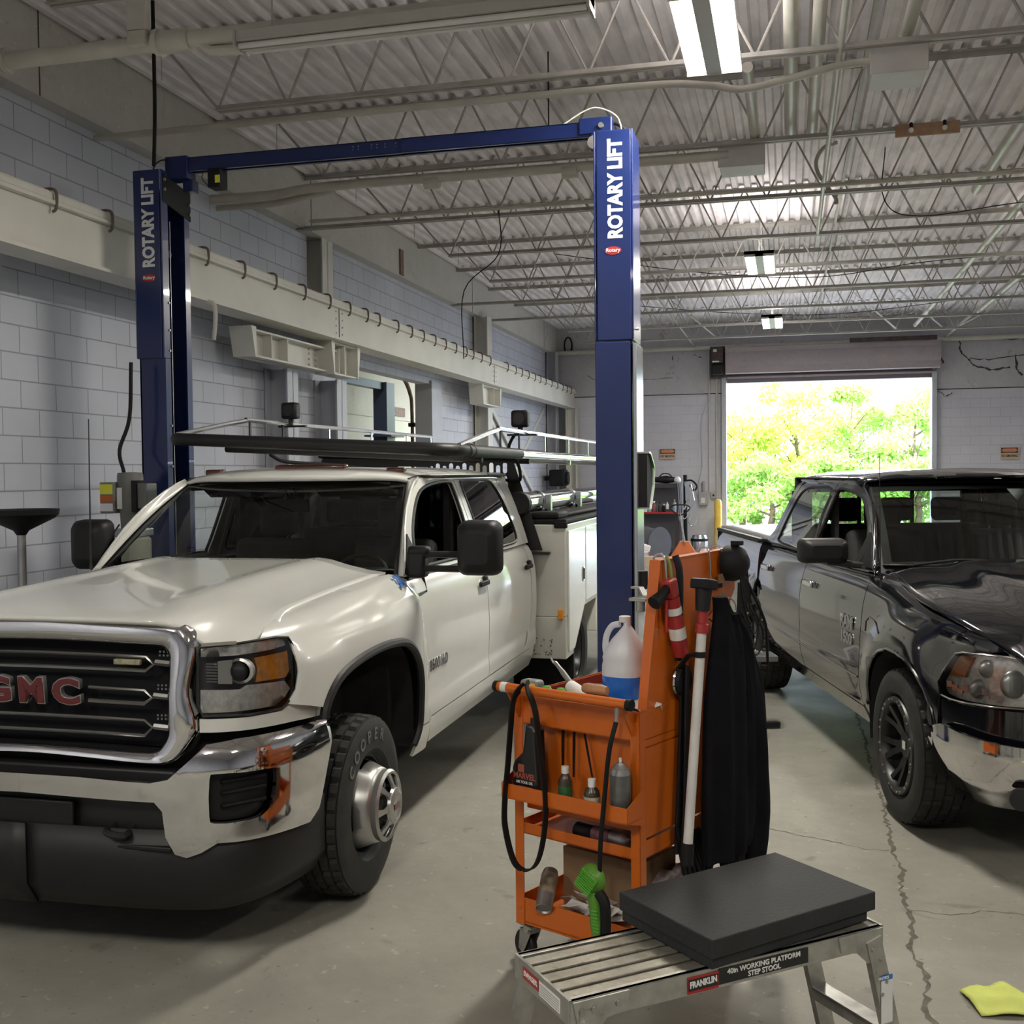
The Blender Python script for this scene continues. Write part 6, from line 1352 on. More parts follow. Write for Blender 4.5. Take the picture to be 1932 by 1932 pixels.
# ================= orange tool cart =================
M_or = mat('cart_orange_paint', (.58, .125, .008), .38, noise=.12, nscale=5, coat=.2)
M_ord = mat('cart_inner_red', (.26, .035, .015), .6, noise=.2)
CX, CY, CR = -.567, 3.94, -25
cart = thing('tool_cart', 'orange rolling tool cart with tall slanted side panel standing beside the white truck', 'tool cart', (CX, CY, 0), CR)
t = cart
ca, sa = math.cos(math.radians(CR)), math.sin(math.radians(CR))
def cw(x, y, z): return (CX + ca * x - sa * y, CY + sa * x + ca * y, z)
for x0, x1, y0, y1 in ((-.52, -.478, 0, .004), (.015, .055, 0, .004), (-.52, -.478, .70, .704), (.015, .055, .70, .704)):
    g = G(); g.bx(x0, x1, y0, y1, .165, 1.06); xs = (x0, x0 + .004) if x0 < -.3 else (x1 - .004, x1); yy = (0, .04) if y0 < .3 else (.664, .704); g.bx(xs[0], xs[1], yy[0], yy[1], .165, 1.06)
    for z in (1.02, .54, .23): g.cyl(((x0 + x1) / 2, y0 - .003, z), ((x0 + x1) / 2, y0, z), .007, 8)
    g.build('corner_post', M_or, t, ang=30, bevel=.001)
o = joined('top_tray', [(-.515, .05, .004, .008, .955, 1.065), (-.515, .05, .69, .694, .955, 1.065), (-.515, -.511, .004, .694, .955, 1.065), (.046, .05, .004, .694, .93, 1.065), (-.515, .05, .004, .694, .955, .96)], M_or, t)
joined('tray_lining', [(-.50, .04, .02, .68, .961, 1.012), (-.51, -.505, .01, .69, .965, 1.06), (-.5, .04, .683, .688, .965, 1.06)], M_ord, o)
joined('cabinet', [(-.50, .045, .05, .69, .61, .955), ], M_or, t, bevel=.004); joined('cabinet_side', [(.046, .052, .045, .66, .60, .925)], M_or, t)
joined('middle_shelf', [(-.51, .05, .004, .008, .525, .567), (.046, .05, .004, .70, .525, .59), (-.515, -.511, .004, .70, .525, .567), (-.51, .05, .004, .70, .525, .53), (-.51, .05, .696, .70, .525, .567)], M_or, t)
joined('bottom_shelf', [(-.51, .05, .004, .008, .168, .27), (.046, .05, .004, .70, .168, .27), (-.515, -.511, .004, .70, .168, .27), (-.51, .05, .004, .70, .175, .18), (-.51, .05, .696, .70, .168, .27)], M_or, t)
g = G(); g.bx(-.50, .068, -.105, -.101, .69, .745); g.bx(-.50, .068, -.105, 0, .688, .692)
for x in (-.50, .066): g.add([(x, -.105, .69), (x, 0, .66), (x, 0, .79), (x, -.105, .745), (x + .002, -.105, .69), (x + .002, 0, .66), (x + .002, 0, .79), (x + .002, -.105, .745)], [(0, 3, 2, 1), (4, 5, 6, 7), (0, 1, 5, 4), (3, 7, 6, 2)])
g.build('bottle_tray', M_or, t, ang=0)
h = G().cyl((-.535, -.075, 1.105), (.055, -.075, 1.105), .018, 18).build('push_handle', M_or, t)
for x in (-.49, .03): G().prism([(-.07, 1.09), (.0, 1.06), (.0, .98), (-.012, .98), (-.085, 1.10)], x - .003, x + .003, 'x').build('handle_bracket', M_or, h, ang=0)
for x0, x1 in ((-.55, -.533), (.052, .072)): G().cyl((x0, -.075, 1.105), (x1, -.075, 1.105), .021, 16).build('end_cap', M_black, h)
G().cyl((-.515, -.075, 1.105), (-.487, -.075, 1.105), .0195, 16).build('white_tape', M_paper, h)
# tall panel on the right side
pp = [(.06, 1.06), (.155, 1.594), (.757, 1.607), (.745, 1.52), (.735, 1.44), (.70, 1.40), (.69, 1.34), (.68, 1.20), (.67, 1.06)]
pn = G().prism(pp, .042, .046, 'x').build('tool_panel', M_or, t, ang=0)
g = G(); g.sweep([(-.018, -.002), (.018, -.002), (.018, .002), (-.018, .002)], [(.03, .058, 1.06), (.03, .153, 1.596), (.03, .757, 1.609)], up=(0, -1, .3)); g.build('panel_flange', M_or, pn, ang=0)
g = G()
for k in range(7): g.cyl((.046, .30 + k * .05, 1.0 - .02 * (k % 2)), (.0475, .30 + k * .05, 1.0 - .02 * (k % 2)), .004, 8)
g.build('screw_holes', M_black, pn)
def caster(x, y, a):
    g = G(); g.m = T(x, y, 0) @ rot('Z', a); g.bx(-.05, .05, -.035, .035, .155, .162); g.cyl((0, 0, .13), (0, 0, .157), .03, 14)
    for s in (-1, 1): g.prism([(-.035, .14), (.035, .14), (.045, .055), (.02, .04), (0, .07)], s * .022, s * .026, 'y')
    g.cyl((.03, -.026, .0635), (.03, .026, .0635), .008, 8); g.bx(-.03, .03, -.026, .026, .128, .14); o = g.build('caster_fork', M_steel, t, ang=40); g = G(); g.m = T(x, y, 0) @ rot('Z', a); g.lathe([(.035, -.016), (.055, -.015), (.0625, -.008), (.0625, .008), (.055, .015), (.035, .016)], 28, ax='y', c=(.03, 0, .0635)); g.lathe([(.0, -.018), (.03, -.018), (.03, .018), (.0, .018)], 16, ax='y', c=(.03, 0, .0635)); g.build('caster_wheel', M_blackp, o)
for x, y, a in ((-.48, .04, 165), (.01, .04, 200), (-.48, .66, 150), (.01, .66, 30)): caster(x, y, a)
# ---- things on the cart (all top-level, placed with the cart's own frame) ----
def on(name, label, cat, x, y, z, rz=0, group=None): return thing(name, label, cat, cw(x, y, z), CR + rz, group)
M_jug = mat('milky_plastic', (.66, .68, .72), .35, noise=.04); M_bluel2 = mat('washer_fluid_blue', (.015, .15, .62), .25, coat=.3)
t = on('fluid_jug', 'white plastic jug half full of bright blue fluid on top of the orange cart', 'jug', -.125, .18, 1.012, 10)
def sqr(r, z, k=1.0): return [(r * math.copysign(abs(math.cos(a)) ** .75, math.cos(a)), r * k * math.copysign(abs(math.sin(a)) ** .75, math.sin(a)), z) for a in np.linspace(0, 2 * PI, 33)[:-1]]
lv = [(.070, 0), (.078, .008), (.080, .145)]
g = G(); g.grid([sqr(r, z) for r, z in lv], wrap=True); g.add(sqr(.07, 0), [tuple(range(32))[::-1]]); g.build('blue_fluid', M_bluel2, t, ang=50)
lv = [(.080, .145), (.080, .18), (.076, .20), (.078, .212), (.072, .240), (.055, .280), (.030, .315), (.018, .332), (.018, .35)]
g = G(); rows = []
for r, z in lv:
    rows.append([(px - (.0 if px > 0 else .012 * sst(.22, .30, z)) * -1 + .006 * sst(.25, .34, z), py, pz) for px, py, pz in sqr(r, z)])
g.grid(rows, wrap=True); jb = g.build('jug_body', M_jug, t, ang=50)
G().tube(hermite([(-.018, 0, .335), (-.05, 0, .325), (-.072, 0, .29), (-.078, 0, .245), (-.072, 0, .215), (-.055, 0, .20)], 5), .012, 12).build('jug_handle', M_jug, jb)
G().cyl((.003, 0, .343), (.003, 0, .366), .022, 20).build('jug_cap', mat('cap_white', (.72, .72, .70), .4), t, bevel=.002)
t = on('caulking_gun', 'white and grey sealant gun with wooden handled tool lying across the cart tray', 'tool', -.30, .07, 1.07, 0)
g = G(); g.cyl((-.02, .03, .03), (.10, -.02, .005), .026, 18); g.build('cartridge', M_paper, t, bevel=.003)
g = G(); g.tube(hermite([(-.13, .05, .13), (-.115, .05, .11), (-.10, .05, .105), (-.02, .03, .045)], 4), [.004] * 6 + [.008] * 4 + [.011] * 3, 8); g.build('nozzle', M_steel, t)
g = G(); g.sweep([(-.02, -.002), (.02, -.002), (.02, .002), (-.02, .002)], [(.06, .02, .01), (.15, -.05, -.0)], up=(0, 0, 1)); g.build('bracket', M_galv, t, ang=0)
t = on('wood_handled_tool', 'pale wooden tool handle resting over the orange push handle', 'tool', -.115, -.03, 1.133, 0); G().lathe([(.0, -.055), (.016, -.05), (.021, -.03), (.019, .0), (.021, .03), (.016, .052), (.0, .055)], 18, ax='x').build('wood_grip', mat('wood_grip', (.42, .22, .10), .5, noise=.25, nscale=25), t); G().cyl((0, 0, 0), (.04, .10, -.06), .005, 8).build('shank', M_steel, t)
M_green = mat('bright_green_plastic', (.12, .45, .05), .4)
for x, lab in ((-.405, 'bright green cap left of the two on the cart tray'), (-.337, 'bright green cap right of the two, beside the sealant gun')):
    t = on('green_topped_can', lab, 'spray can', x, .06, 1.035); G().lathe([(.0, .065), (.012, .064), (.02, .055), (.024, .0)], 18).build('cap', M_green, t); G().lathe([(.026, -.07), (.028, -.06), (.028, -.005), (.024, 0)], 18).build('can_body', M_steel, t)
t = on('tape_measure', 'grey and yellow tape measure at left end of cart tray', 'tape measure', -.47, .05, 1.07); G().bx(-.04, .045, -.03, .03, 0, .05).build('case', mat('tape_grey', (.2, .2, .19), .5), t, bevel=.015, seg=3); G().bx(.0, .04, -.032, -.029, .01, .04).build('label', M_yellow, t, ang=0)
t = on('battery_pack', 'black battery pack lying on the cart tray in front of jug', 'battery', -.20, .11, 1.05, 20); G().bx(-.05, .05, -.035, .035, 0, .06).build('case', M_blackp, t, bevel=.012, seg=3); G().bx(-.035, .035, -.025, .025, .06, .07).build('terminal', M_black, t, bevel=.003)
g = G(); rows = []
for i in range(9): rows.append([(-.06 + .17 * j / 8, -.06 + .14 * i / 8, .01 + .018 * math.sin(i * 1.3 + j * .9) + .012 * math.cos(j * 1.7)) for j in range(9)])
g.grid(rows); o = g.build('crumpled_rag', M_paper, ang=70, solid=.003); o.location = cw(-.055, .13, 1.045); tag(o, 'crumpled white rag in the cart tray below the jug', 'rag')
o = G().tube(hermite([cw(.02, .06, 1.02), cw(.03, .10, 1.15), cw(.03, .16, 1.3), cw(.035, .2, 1.36)], 4), .006, 8).build('rubber_cable', mat('brown_rubber', (.12, .03, .03), .5)); tag(o, 'thin brown cable rising from cart tray along the orange panel', 'cable')
# belt over the handle
bp_ = [(-.395, 1.128), (-.36, 1.12), (-.325, 1.04), (-.308, .92), (-.283, .75), (-.287, .61), (-.318, .487), (-.369, .437), (-.433, .455), (-.475, .577), (-.476, .68), (-.459, .82), (-.445, .95), (-.425, 1.08)]
bb = [cw(x, -.115 - .0 * i, z) for i, (x, z) in enumerate(bp_)]; bb[0] = cw(-.395, -.075, 1.130)
o = G().sweep([(-.014, -.003), (.014, -.003), (.014, .003), (-.014, .003)], hermite(bb, 5, True), up=(ca, sa, .02), closed=True).build('drive_belt', M_black, ang=40); tag(o, 'long black rubber drive belt hung in a loop over the cart handle', 'belt')
# bottles in the tray
M_oilb = mat('bottle_black', (.012, .012, .013), .28, coat=.3)
t = on('oil_bottle', 'black oil bottle with slanted neck at left end of the bottle tray', 'bottle', -.40, -.05, .693)
g = G(); g.prism([(-.07, 0), (.05, 0), (.058, .08), (.05, .16), (.045, .29), (.02, .30), (.0, .295), (-.01, .19), (-.045, .15), (-.07, .12)], -.03, .03, 'y') if False else None
g = G(); g.add([], []); prof = [(-.065, 0), (.055, 0), (.058, .09), (.052, .17), (.046, .26), (.030, .285), (-.002, .285), (-.008, .24), (-.018, .175), (-.06, .135), (-.068, .11)]
n = len(prof); g.add([(a, -.032, b) for a, b in prof] + [(a, .032, b) for a, b in prof], [tuple(range(n)), tuple(range(n, 2 * n))[::-1]] + [((i + 1) % n, i, i + n, (i + 1) % n + n) for i in range(n)]); ob = g.build('body', M_oilb, t, ang=0, bevel=.012, seg=3)
G().cyl((.018, 0, .28), (.018, 0, .305), .014, 14).build('cap', M_oilb, t)
M_rlab = mat('label_rust', (.35, .08, .05), .5)
text('lettering', 'MARVEL', .030, basis((-.005, -.0335, .085), (1, 0, 0), (0, 0, 1)), t, M_rlab, bold=.0008, sx=.95); text('lettering', 'AIR TOOL OIL', .014, basis((-.005, -.0335, .062), (1, 0, 0), (0, 0, 1)), t, M_paper, bold=.0002, sx=.9)
g = G()
for z in (.045, .036, .028): g.bx(-.035, .03, -.0337, -.0333, z, z + .002)
g.bx(-.035, -.005, -.0337, -.0333, .10, .13); g.build('label_lines', M_rlab, t, ang=0)
def lat(name, label, cat, x, y, z, parts, rz=0):
    t = on(name, label, cat, x, y, z, rz)
    for pn_, prof, m in parts: G().lathe(prof, 24).build(pn_, m, t)
    return t
M_glab = mat('green_label', (.03, .12, .04), .5, noise=.3, nscale=60); M_drk = mat('dark_bottle', (.06, .045, .03), .25)
t = lat('small_bottle', 'small bottle with green label and white cap in the bottle tray', 'bottle', -.235, -.055, .693, [('body', [(.024, 0), (.026, .004), (.026, .09), (.018, .11), (.012, .118), (.012, .125)], M_drk), ('label', [(.0265, .015), (.0265, .075)], M_glab), ('cap', [(.014, .12), (.014, .145), (.0, .147)], M_paper)])
t = lat('small_bottle', 'stubby white labelled bottle in the middle of the bottle tray', 'bottle', -.115, -.055, .693, [('body', [(.028, 0), (.030, .004), (.030, .06), (.026, .078), (.014, .09), (.013, .095)], M_drk), ('label', [(.0305, .006), (.0305, .056)], mat('cream_label', (.5, .5, .38), .6, noise=.2, nscale=50)), ('cap', [(.015, .09), (.015, .118), (.0, .12)], M_paper)])
t = lat('spray_can', 'bare grey metal spray can at right end of the bottle tray', 'spray can', .005, -.05, .693, [('body', [(.036, 0), (.038, .005), (.038, .155)], mat('bare_can', (.20, .21, .20), .38, metal=.6, noise=.2, nscale=30)), ('dome', [(.038, .155), (.034, .175), (.018, .19), (.015, .195), (.0, .196)], M_steel), ('valve', [(.005, .195), (.005, .212), (.0, .213)], M_paper)])
text('lettering', 'SPRAY', .022, basis((0, -.0385, .022), (1, 0, 0), (0, 0, 1)), t, M_gold, bold=.0006, sx=.9)
# pry bars and files hanging through the front slot
for (x0, z0, x1, z1, r, lab) in [(-.302, .955, -.301, .80, .011, 'flat black file hanging at left inside the cart front'), (-.25, .955, -.251, .78, .010, 'longer flat black file hanging in the middle of cart front'), (-.204, .955, -.162, .775, .008, 'round black bar hanging at a slant inside the cart front')]:
    o = G().tube([cw(x0, .025, z0), cw((x0 + x1) / 2, .022, (z0 + z1) / 2), cw(x1, .02, z1)], [r, r, r * .7], 6 if r > .009 else 10, flat=.5).build('hand_file', M_black); tag(o, lab, 'file')
o = G().tube(hermite([cw(.022, -.10, 1.045), cw(.01, -.125, .95), cw(-.01, -.125, .80), cw(-.03, -.125, .62), cw(-.042, -.115, .50)], 5), .0085, 10).build('air_hose', M_black); tag(o, 'black air hose running down the cart front to the green blow gun', 'hose')
o = G().tube([cw(.026, -.10, 1.095), cw(.024, -.10, 1.07), cw(.024, -.10, 1.07), cw(.022, -.10, 1.04)], [.008, .008, .006, .007], 10).build('brass_fitting', M_steel); tag(o, 'metal hose fitting at top of the black air hose on cart', 'fitting')
t = on('blow_gun', 'green and black blow gun hanging by its hose at the cart front', 'blow gun', -.075, -.12, .40)
M_gg = mat('olive_green_plastic', (.10, .26, .03), .4, noise=.1)
G().lathe([(.0, -.03), (.035, -.028), (.052, -.01), (.055, .01), (.04, .03), (.0, .035)], 24, ax='y', c=(-.0, 0, .07)).build('fan_housing', M_gg, t)
g = G()
for k in range(9): a = k * .28 - 1.1; g.box((.0 + .02 * math.sin(a), -.038, .04 + k * .0075), (.07, .006, .003), rot('Y', 30))
g.build('housing_ribs', M_green, t, ang=0)
g = G(); g.tube(hermite([(.0, 0, .04), (.012, 0, .0), (.02, 0, -.06), (.028, 0, -.12)], 4), [.024] * 5 + [.022] * 4 + [.024] * 4, 14, flat=1.1); g.build('grip', M_gg, t)
g = G()
for k in range(7): g.box((.028 + k * .0015, -.026, -.03 - k * .012), (.024, .004, .003))
g.build('grip_grooves', M_green, t, ang=0)
G().tube(hermite([(.03, 0, .03), (.055, 0, .0), (.06, 0, -.06), (.058, 0, -.12)], 4), .020, 10).build('trigger_guard', M_black, t)
# middle shelf bottles
for k, (x, m, lab) in enumerate(((-.24, M_blackp, 'black can lying at left on the middle cart shelf'), (-.16, mat('label_plum', (.22, .10, .12), .5, noise=.4, nscale=50), 'plum labelled bottle lying on the middle cart shelf'), (-.08, M_steel, 'grey can lying at right on the middle cart shelf'))):
    t = on('lying_can', lab, 'can', x, .07, .562, -10); G().lathe([(.0, -.035), (.03, -.034), (.031, .03), (.02, .045), (.012, .05), (.0, .05)], 18, ax='x').build('body', m, t)
# bottom shelf
t = on('cardboard_box', 'brown cardboard carton on the bottom shelf of the orange cart', 'box', -.25, .30, .181); M_card = mat('cardboard', (.20, .125, .065), .8, noise=.15, nscale=6); G().bx(-.17, .19, -.12, .14, 0, .26).build('carton', M_card, t, ang=0, bevel=.004); G().bx(-.17, .02, -.121, -.12, 0, .26).build('flap', mat('cardboard_flap', (.26, .165, .09), .8), t, ang=0)
t = on('spray_can', 'silver spray can lying across the left of the bottom cart rail', 'spray can', -.395, .04, .315, 0)
g = G(); g.m = rot('X', -52) @ rot('Y', -20); g.lathe([(.0, -.085), (.026, -.083), (.030, -.09), (.033, -.088), (.033, .06), (.028, .08), (.012, .09), (.0, .09)], 24); g.build('can_body', M_steel, t)
g = G(); g.m = rot('X', -52) @ rot('Y', -20); g.lathe([(.0335, -.03), (.0335, .055)], 24, caps=False); g.build('can_label', mat('can_label_dark', (.25, .2, .14), .4, noise=.7, nscale=30), t)
g = G(); random.seed(3)
for k in range(14):
    x, y = random.uniform(-.35, -.1), random.uniform(.03, .16); g.m = T(x, y, .25 + random.uniform(-.02, .04)) @ Euler((random.uniform(-.7, .7), random.uniform(-.7, .7), random.uniform(0, 3))).to_matrix().to_4x4(); g.bx(-.045, .045, -.03, .03, 0, .001)
g.m = Matrix(); pg = g.build('crumpled_papers', M_paper, ang=0, bevel=0); pg.location = cw(0, 0, 0); pg.rotation_euler = (0, 0, math.radians(CR)); tag(pg, 'crumpled printed papers and wrappers on the bottom cart shelf', 'papers', kind='stuff')
g = G()
for i in range(5):
    rows = []
    cx_, cy_, r = random.uniform(.0, .25), random.uniform(-.22, .12), random.uniform(.07, .12)
    for a in range(7):
        rows.append([(cx_ + r * math.cos(b * PI / 6) * math.sin(a * PI / 6) * random.uniform(.8, 1.15), cy_ + r * math.sin(b * PI / 6) * math.sin(a * PI / 6) * random.uniform(.8, 1.15), .05 + r * .8 * math.cos(a * PI / 6) * random.uniform(.7, 1.2)) for b in range(12)])
    g.grid(rows, wrap=True)
o = g.build('plastic_bags', mat('clear_bag_plastic', (.42, .38, .38), .12, noise=.4, nscale=15), ang=25); o.location = cw(-.17, .52, .25); o.rotation_euler = (0, 0, math.radians(CR)); tag(o, 'heap of crumpled clear plastic bags on the bottom cart shelf', 'plastic bags', kind='stuff')
# things hung on the panel
M_redd = mat('dull_red', (.34, .022, .020), .4, noise=.15)
t = on('fire_extinguisher', 'slim red cylinder tool with white labels hanging on the orange panel', 'red cylinder', .085, .20, 1.38)
g = G(); g.m = rot('X', 17); g.lathe([(.0, -.145), (.030, -.143), (.031, .0), (.027, .012), (.027, .02), (.029, .03), (.029, .085), (.0, .088)], 24); g.build('cylinder', M_redd, t)
g = G(); g.m = rot('X', 17); g.lathe([(.0315, -.075), (.0315, -.03)], 24, caps=False); g.lathe([(.0300, .022), (.0300, .05)], 24, caps=False); g.build('label', M_paper, t)
g = G(); g.m = rot('X', 17); g.box((0, -.0, .12), (.045, .05, .07)); g.build('head', M_redd, t, bevel=.006)
g = G(); g.m = rot('X', 17); g.tube([(0, -.02, .13), (-.005, -.06, .115), (-.01, -.105, .105)], [.016, .02, .026], 14); g.build('horn', M_black, t)
g = G(); g.m = rot('X', 17); g.tube([(0, -.035, .09), (0, -.055, .03), (0, -.07, -.02)], .006, 8); g.build('lever', M_redd, t)
t = on('torch_light', 'white tube work light with red and black head strapped to the orange panel', 'work light', .205, .181, 1.15)
G().cyl((0, -.105, -.55), (0, .0, .19), .0175, 20).build('white_tube', mat('worn_white_tube', (.62, .60, .58), .4, noise=.1, nscale=9), t)
G().tube([(0, .0, .19), (0, .005, .22), (0, .006, .225), (0, .015, .30)], [.024, .024, .020, .020], 18).build('red_collar', M_redd, t)
G().tube([(0, .008, .27), (0, .018, .355)], [.026, .031], 18).build('lamp_body', M_blackp, t); G().box((0, .020, .365), (.075, .075, .035), rot('X', -8)).build('lamp_head', M_black, t, bevel=.005); G().box((0, .021, .3835), (.06, .06, .003), rot('X', -8)).build('lamp_top', M_galv, t)
G().cyl((0, -.115, -.62), (0, -.105, -.545), .023, 16).build('end_plug', M_black, t); G().cyl((0, -.012, .105), (0, -.012, .125), .022, 16).build('strap_band', M_black, t); G().tube([(0, -.012, .115), (-.07, .03, .10), (-.155, .08, .02)], .012, 8, flat=.6).build('bracket_arm', M_black, t)
# black straps and bars down the side
for P, r, nm, lab, cat in [([(.06, .245, 1.61), (.075, .25, 1.55), (.075, .25, 1.40), (.075, .24, 1.22)], .020, 'strap', 'dark ratchet strap hung over the top of orange panel', 'strap'),
        ([(.05, .19, 1.612), (.062, .20, 1.58), (.064, .215, 1.50), (.066, .235, 1.42), (.066, .245, 1.25)], .008, 'hung_rope', 'yellow green cord hung over the top of the orange panel', 'cord'),
        ([(.075, .27, 1.20), (.075, .265, 1.0), (.075, .25, .8), (.075, .225, .50)], .022, 'black_bar', 'long black bar hanging down the side of the orange cart', 'bar'),
        ([(.10, .26, 1.2), (.10, .25, .95), (.10, .24, .7), (.10, .22, .52)], .014, 'rubber_strap', 'narrow black rubber strap beside the long black bar on cart side', 'strap')]:
    o = G().tube(hermite([cw(*p) for p in P], 5), r, 10, flat=.45 if r > .012 else 1, up=(ca, sa, 0)).build(nm, M_lime if 'rope' in nm else M_black); tag(o, lab, cat)
if True:
    o = bpy.data.objects['hung_rope']; o.data.materials[0] = mat('olive_cord', (.30, .30, .08), .6)
t = on('speaker_disc', 'round black rubber disc with chrome rim on the orange panel below the red cylinder', 'disc', .075, .27, 1.14); G().lathe([(.0, -.012), (.05, -.012), (.056, 0), (.05, .012), (.0, .012)], 28, ax='x').build('disc', M_black, t); G().lathe([(.057, -.014), (.060, -.008), (.057, -.002)], 28, ax='x', caps=False).build('rim', M_chrome, t)
for i, (y, zt) in enumerate(((.17, 1.60), (.50, 1.605), (.60, 1.606))):
    o = G().tube(hermite([cw(.01, y - .02, zt - .04), cw(.02, y, zt + .012), cw(.055, y, zt + .014), cw(.062, y + .005, zt - .04), cw(.062, y + .01, zt - .12)], 5), .004, 8).build('wire_hook', M_galv)
    tag(o, 'bent steel wire hook over the orange panel, %s' % ('above the red cylinder' if i == 0 else 'left of the round black reel' if i == 1 else 'holding the tags by the reel'), 'hook')
M_coat = mat('black_fabric', (.007, .007, .010), .9, spec=.12, noise=.3, nscale=6, bump=.3, bscale=160)
coat = on('work_jacket', 'long black work jacket hanging from the rear of the orange panel', 'jacket', .17, 0, 0)
def drape(levels, ph, name, par, th=.045):
    g = G(); rows = []; Ls = hermite([Vector((a, b, c)) for a, b, c in levels], 5)
    for i, L_ in enumerate(Ls):
        z, cy_, hw = L_.x, L_.y, L_.z; row = []
        for k in range(40):
            a = 2 * PI * k / 40; f = 1 + .10 * math.sin(7 * a + ph + z * 2) + .05 * math.sin(13 * a + z * 5)
            y = cy_ + hw * math.cos(a); x = (th * (.5 + min(1, hw * 7) * .5)) * math.sin(a) * f + .012 * math.sin(y * 55 + ph) * min(1, hw * 6)
            row.append((x, y, z))
        rows.append(row)
    g.grid(rows, wrap=True); g.add(rows[0], [tuple(range(40))]); g.add(rows[-1], [tuple(range(40))[::-1]]); return g.build(name, M_coat, par, ang=70)
drape([(1.45, .38, .03), (1.40, .40, .055), (1.28, .43, .10), (1.1, .45, .145), (.9, .455, .17), (.7, .455, .185), (.55, .445, .18), (.46, .43, .16)], 0, 'jacket_body', coat)
drape([(1.38, .46, .05), (1.28, .54, .06), (1.1, .60, .085), (.9, .645, .09), (.7, .67, .095), (.52, .68, .09), (.42, .67, .07), (.37, .66, .045)], 2, 'sleeve', coat, .05)
drape([(.50, .47, .10), (.42, .48, .085), (.37, .49, .06)], 1, 'lining', coat, .03)
reel = t = on('cord_reel', 'round black reel with thin cord loops at rear top corner of orange panel', 'reel', .10, .655, 1.555); G().lathe([(.0, .045), (.03, .042), (.06, .02), (.074, -.01), (.074, -.04), (.0, -.04)], 28, ax='x').build('shell', M_black, t); G().bx(-.02, .02, -.02, .02, .07, .09).build('clip', M_black, t, bevel=.004)
for k in range(6):
    y0 = -.015 + k * .012; w_ = .10 + .02 * k; z1 = -.375 + .03 * ((k * 7) % 5)
    G().tube(hermite([(.02, y0, -.035), (.03, y0 + .01, -.155), (.04, y0 + w_ * .5, z1 + .08), (.04, y0 + w_ * .2, z1), (.04, y0 - .06, z1 + .07), (.03, y0 - .04, -.215), (.02, y0 - .01, -.075)], 5), .0042, 6).build('cord', M_black, reel)
o = G().tube(hermite([cw(.12, .68, 1.50), cw(.14, .74, 1.40), cw(.15, .80, 1.30), cw(.15, .815, 1.20), cw(.15, .82, 1.14)], 5), .006, 8).build('charger_cable', M_black); tag(o, 'thicker black cable hanging outermost from the reel toward the pickup', 'cable')
o = G().tube(hermite([cw(.10, .40, 1.36), cw(.12, .50, 1.43), cw(.12, .60, 1.40), cw(.12, .58, 1.34), cw(.11, .48, 1.33), cw(.1, .42, 1.36)], 5), .0035, 6).build('wire_loop', M_galv); tag(o, 'thin pale wire loop over the top of the black jacket', 'wire')
M_tagb = mat('kraft_tag', (.24, .15, .08), .7)
for (y, z, s_, lab) in ((.585, 1.495, .05, 'larger brown paper tag hanging on the orange panel'), (.60, 1.43, .03, 'small brown tag below the larger one on orange panel')):
    o = G().bx(-.001, .001, -s_ / 2, s_ / 2, -s_ * .42, s_ * .42).build('paper_tag', M_tagb, ang=0); o.location = cw(.068, y, z); o.rotation_euler = (.1, 0, math.radians(CR)); tag(o, lab, 'tag')
t = on('fixing_clamp', 'black clamp with small bright lamp hanging in front of the tags', 'clamp', .068, .555, 1.47); G().bx(-.006, .006, -.03, .03, -.008, .01).build('clamp', M_black, t, bevel=.003); G().sph((.008, -.03, .012), .006, 10).build('lamp_dot', mat('green_led', (.6, .8, .1), .4, emit=(.7, 1, .1), es=2.5), t)
t = on('black_cup', 'black square cup standing on the cart top rail corner', 'cup', .03, .45, 1.62) if False else None
for k in range(4):
    o = G().tube(hermite([cw(.08, .21 + k * .02, .60), cw(.09, .24 + k * .03, .45), cw(.09, .28 + k * .04, .36 - .02 * k), cw(.09, .36 + k * .03, .42), cw(.085, .30 + k * .02, .56)], 5), .009, 8).build('hanging_cable', M_black); tag(o, 'black cable loop hanging low on the side of the orange cart', 'cable', 'cable loops low on the cart side')
# ================= step stool with foam pad =================
M_alu = mat('scuffed_aluminium', (.50, .50, .47), .32, metal=.85, noise=.25, nscale=18, rv=.12)
M_aluw = stained('worn_tread', (.36, .35, .31), (.20, .18, .14), .45, 9, (.10, .085, .06), .6); M_aluw.node_tree.nodes['Principled BSDF'].inputs['Metallic'].default_value = .6
SX, SY, SR, SZ = -.549, 2.762, 39.65, .56
stool = thing('step_stool', 'aluminium folding platform step stool in the right foreground', 'step stool', (SX, SY, 0), SR)
t = stool; L_, W_ = 1.062, .32
for y0, y1 in ((-.004, .012), (W_ - .012, W_ + .004)): joined('side_rail', [(0, L_, y0, y1, SZ - .062, SZ), (0, L_, min(y0, y1) if y0 < .1 else y0 - .01, y1 + (.01 if y0 < .1 else 0), SZ - .004, SZ)], M_alu, t, bevel=.002)
for x0, x1 in ((-.004, .006), (L_ - .006, L_ + .004)): joined('end_rail', [(x0, x1, 0, W_, SZ - .066, SZ + .002)], M_alu, t, bevel=.0015)
joined('deck', [(.006, L_ - .006, .01, W_ - .01, SZ - .02, SZ - .012)], M_aluw, t)
for k in range(5): joined('deck_tread', [(.006, L_ - .006, .022 + k * .057, .022 + k * .057 + .042, SZ - .012, SZ - .004)], M_aluw, t, bevel=.003)
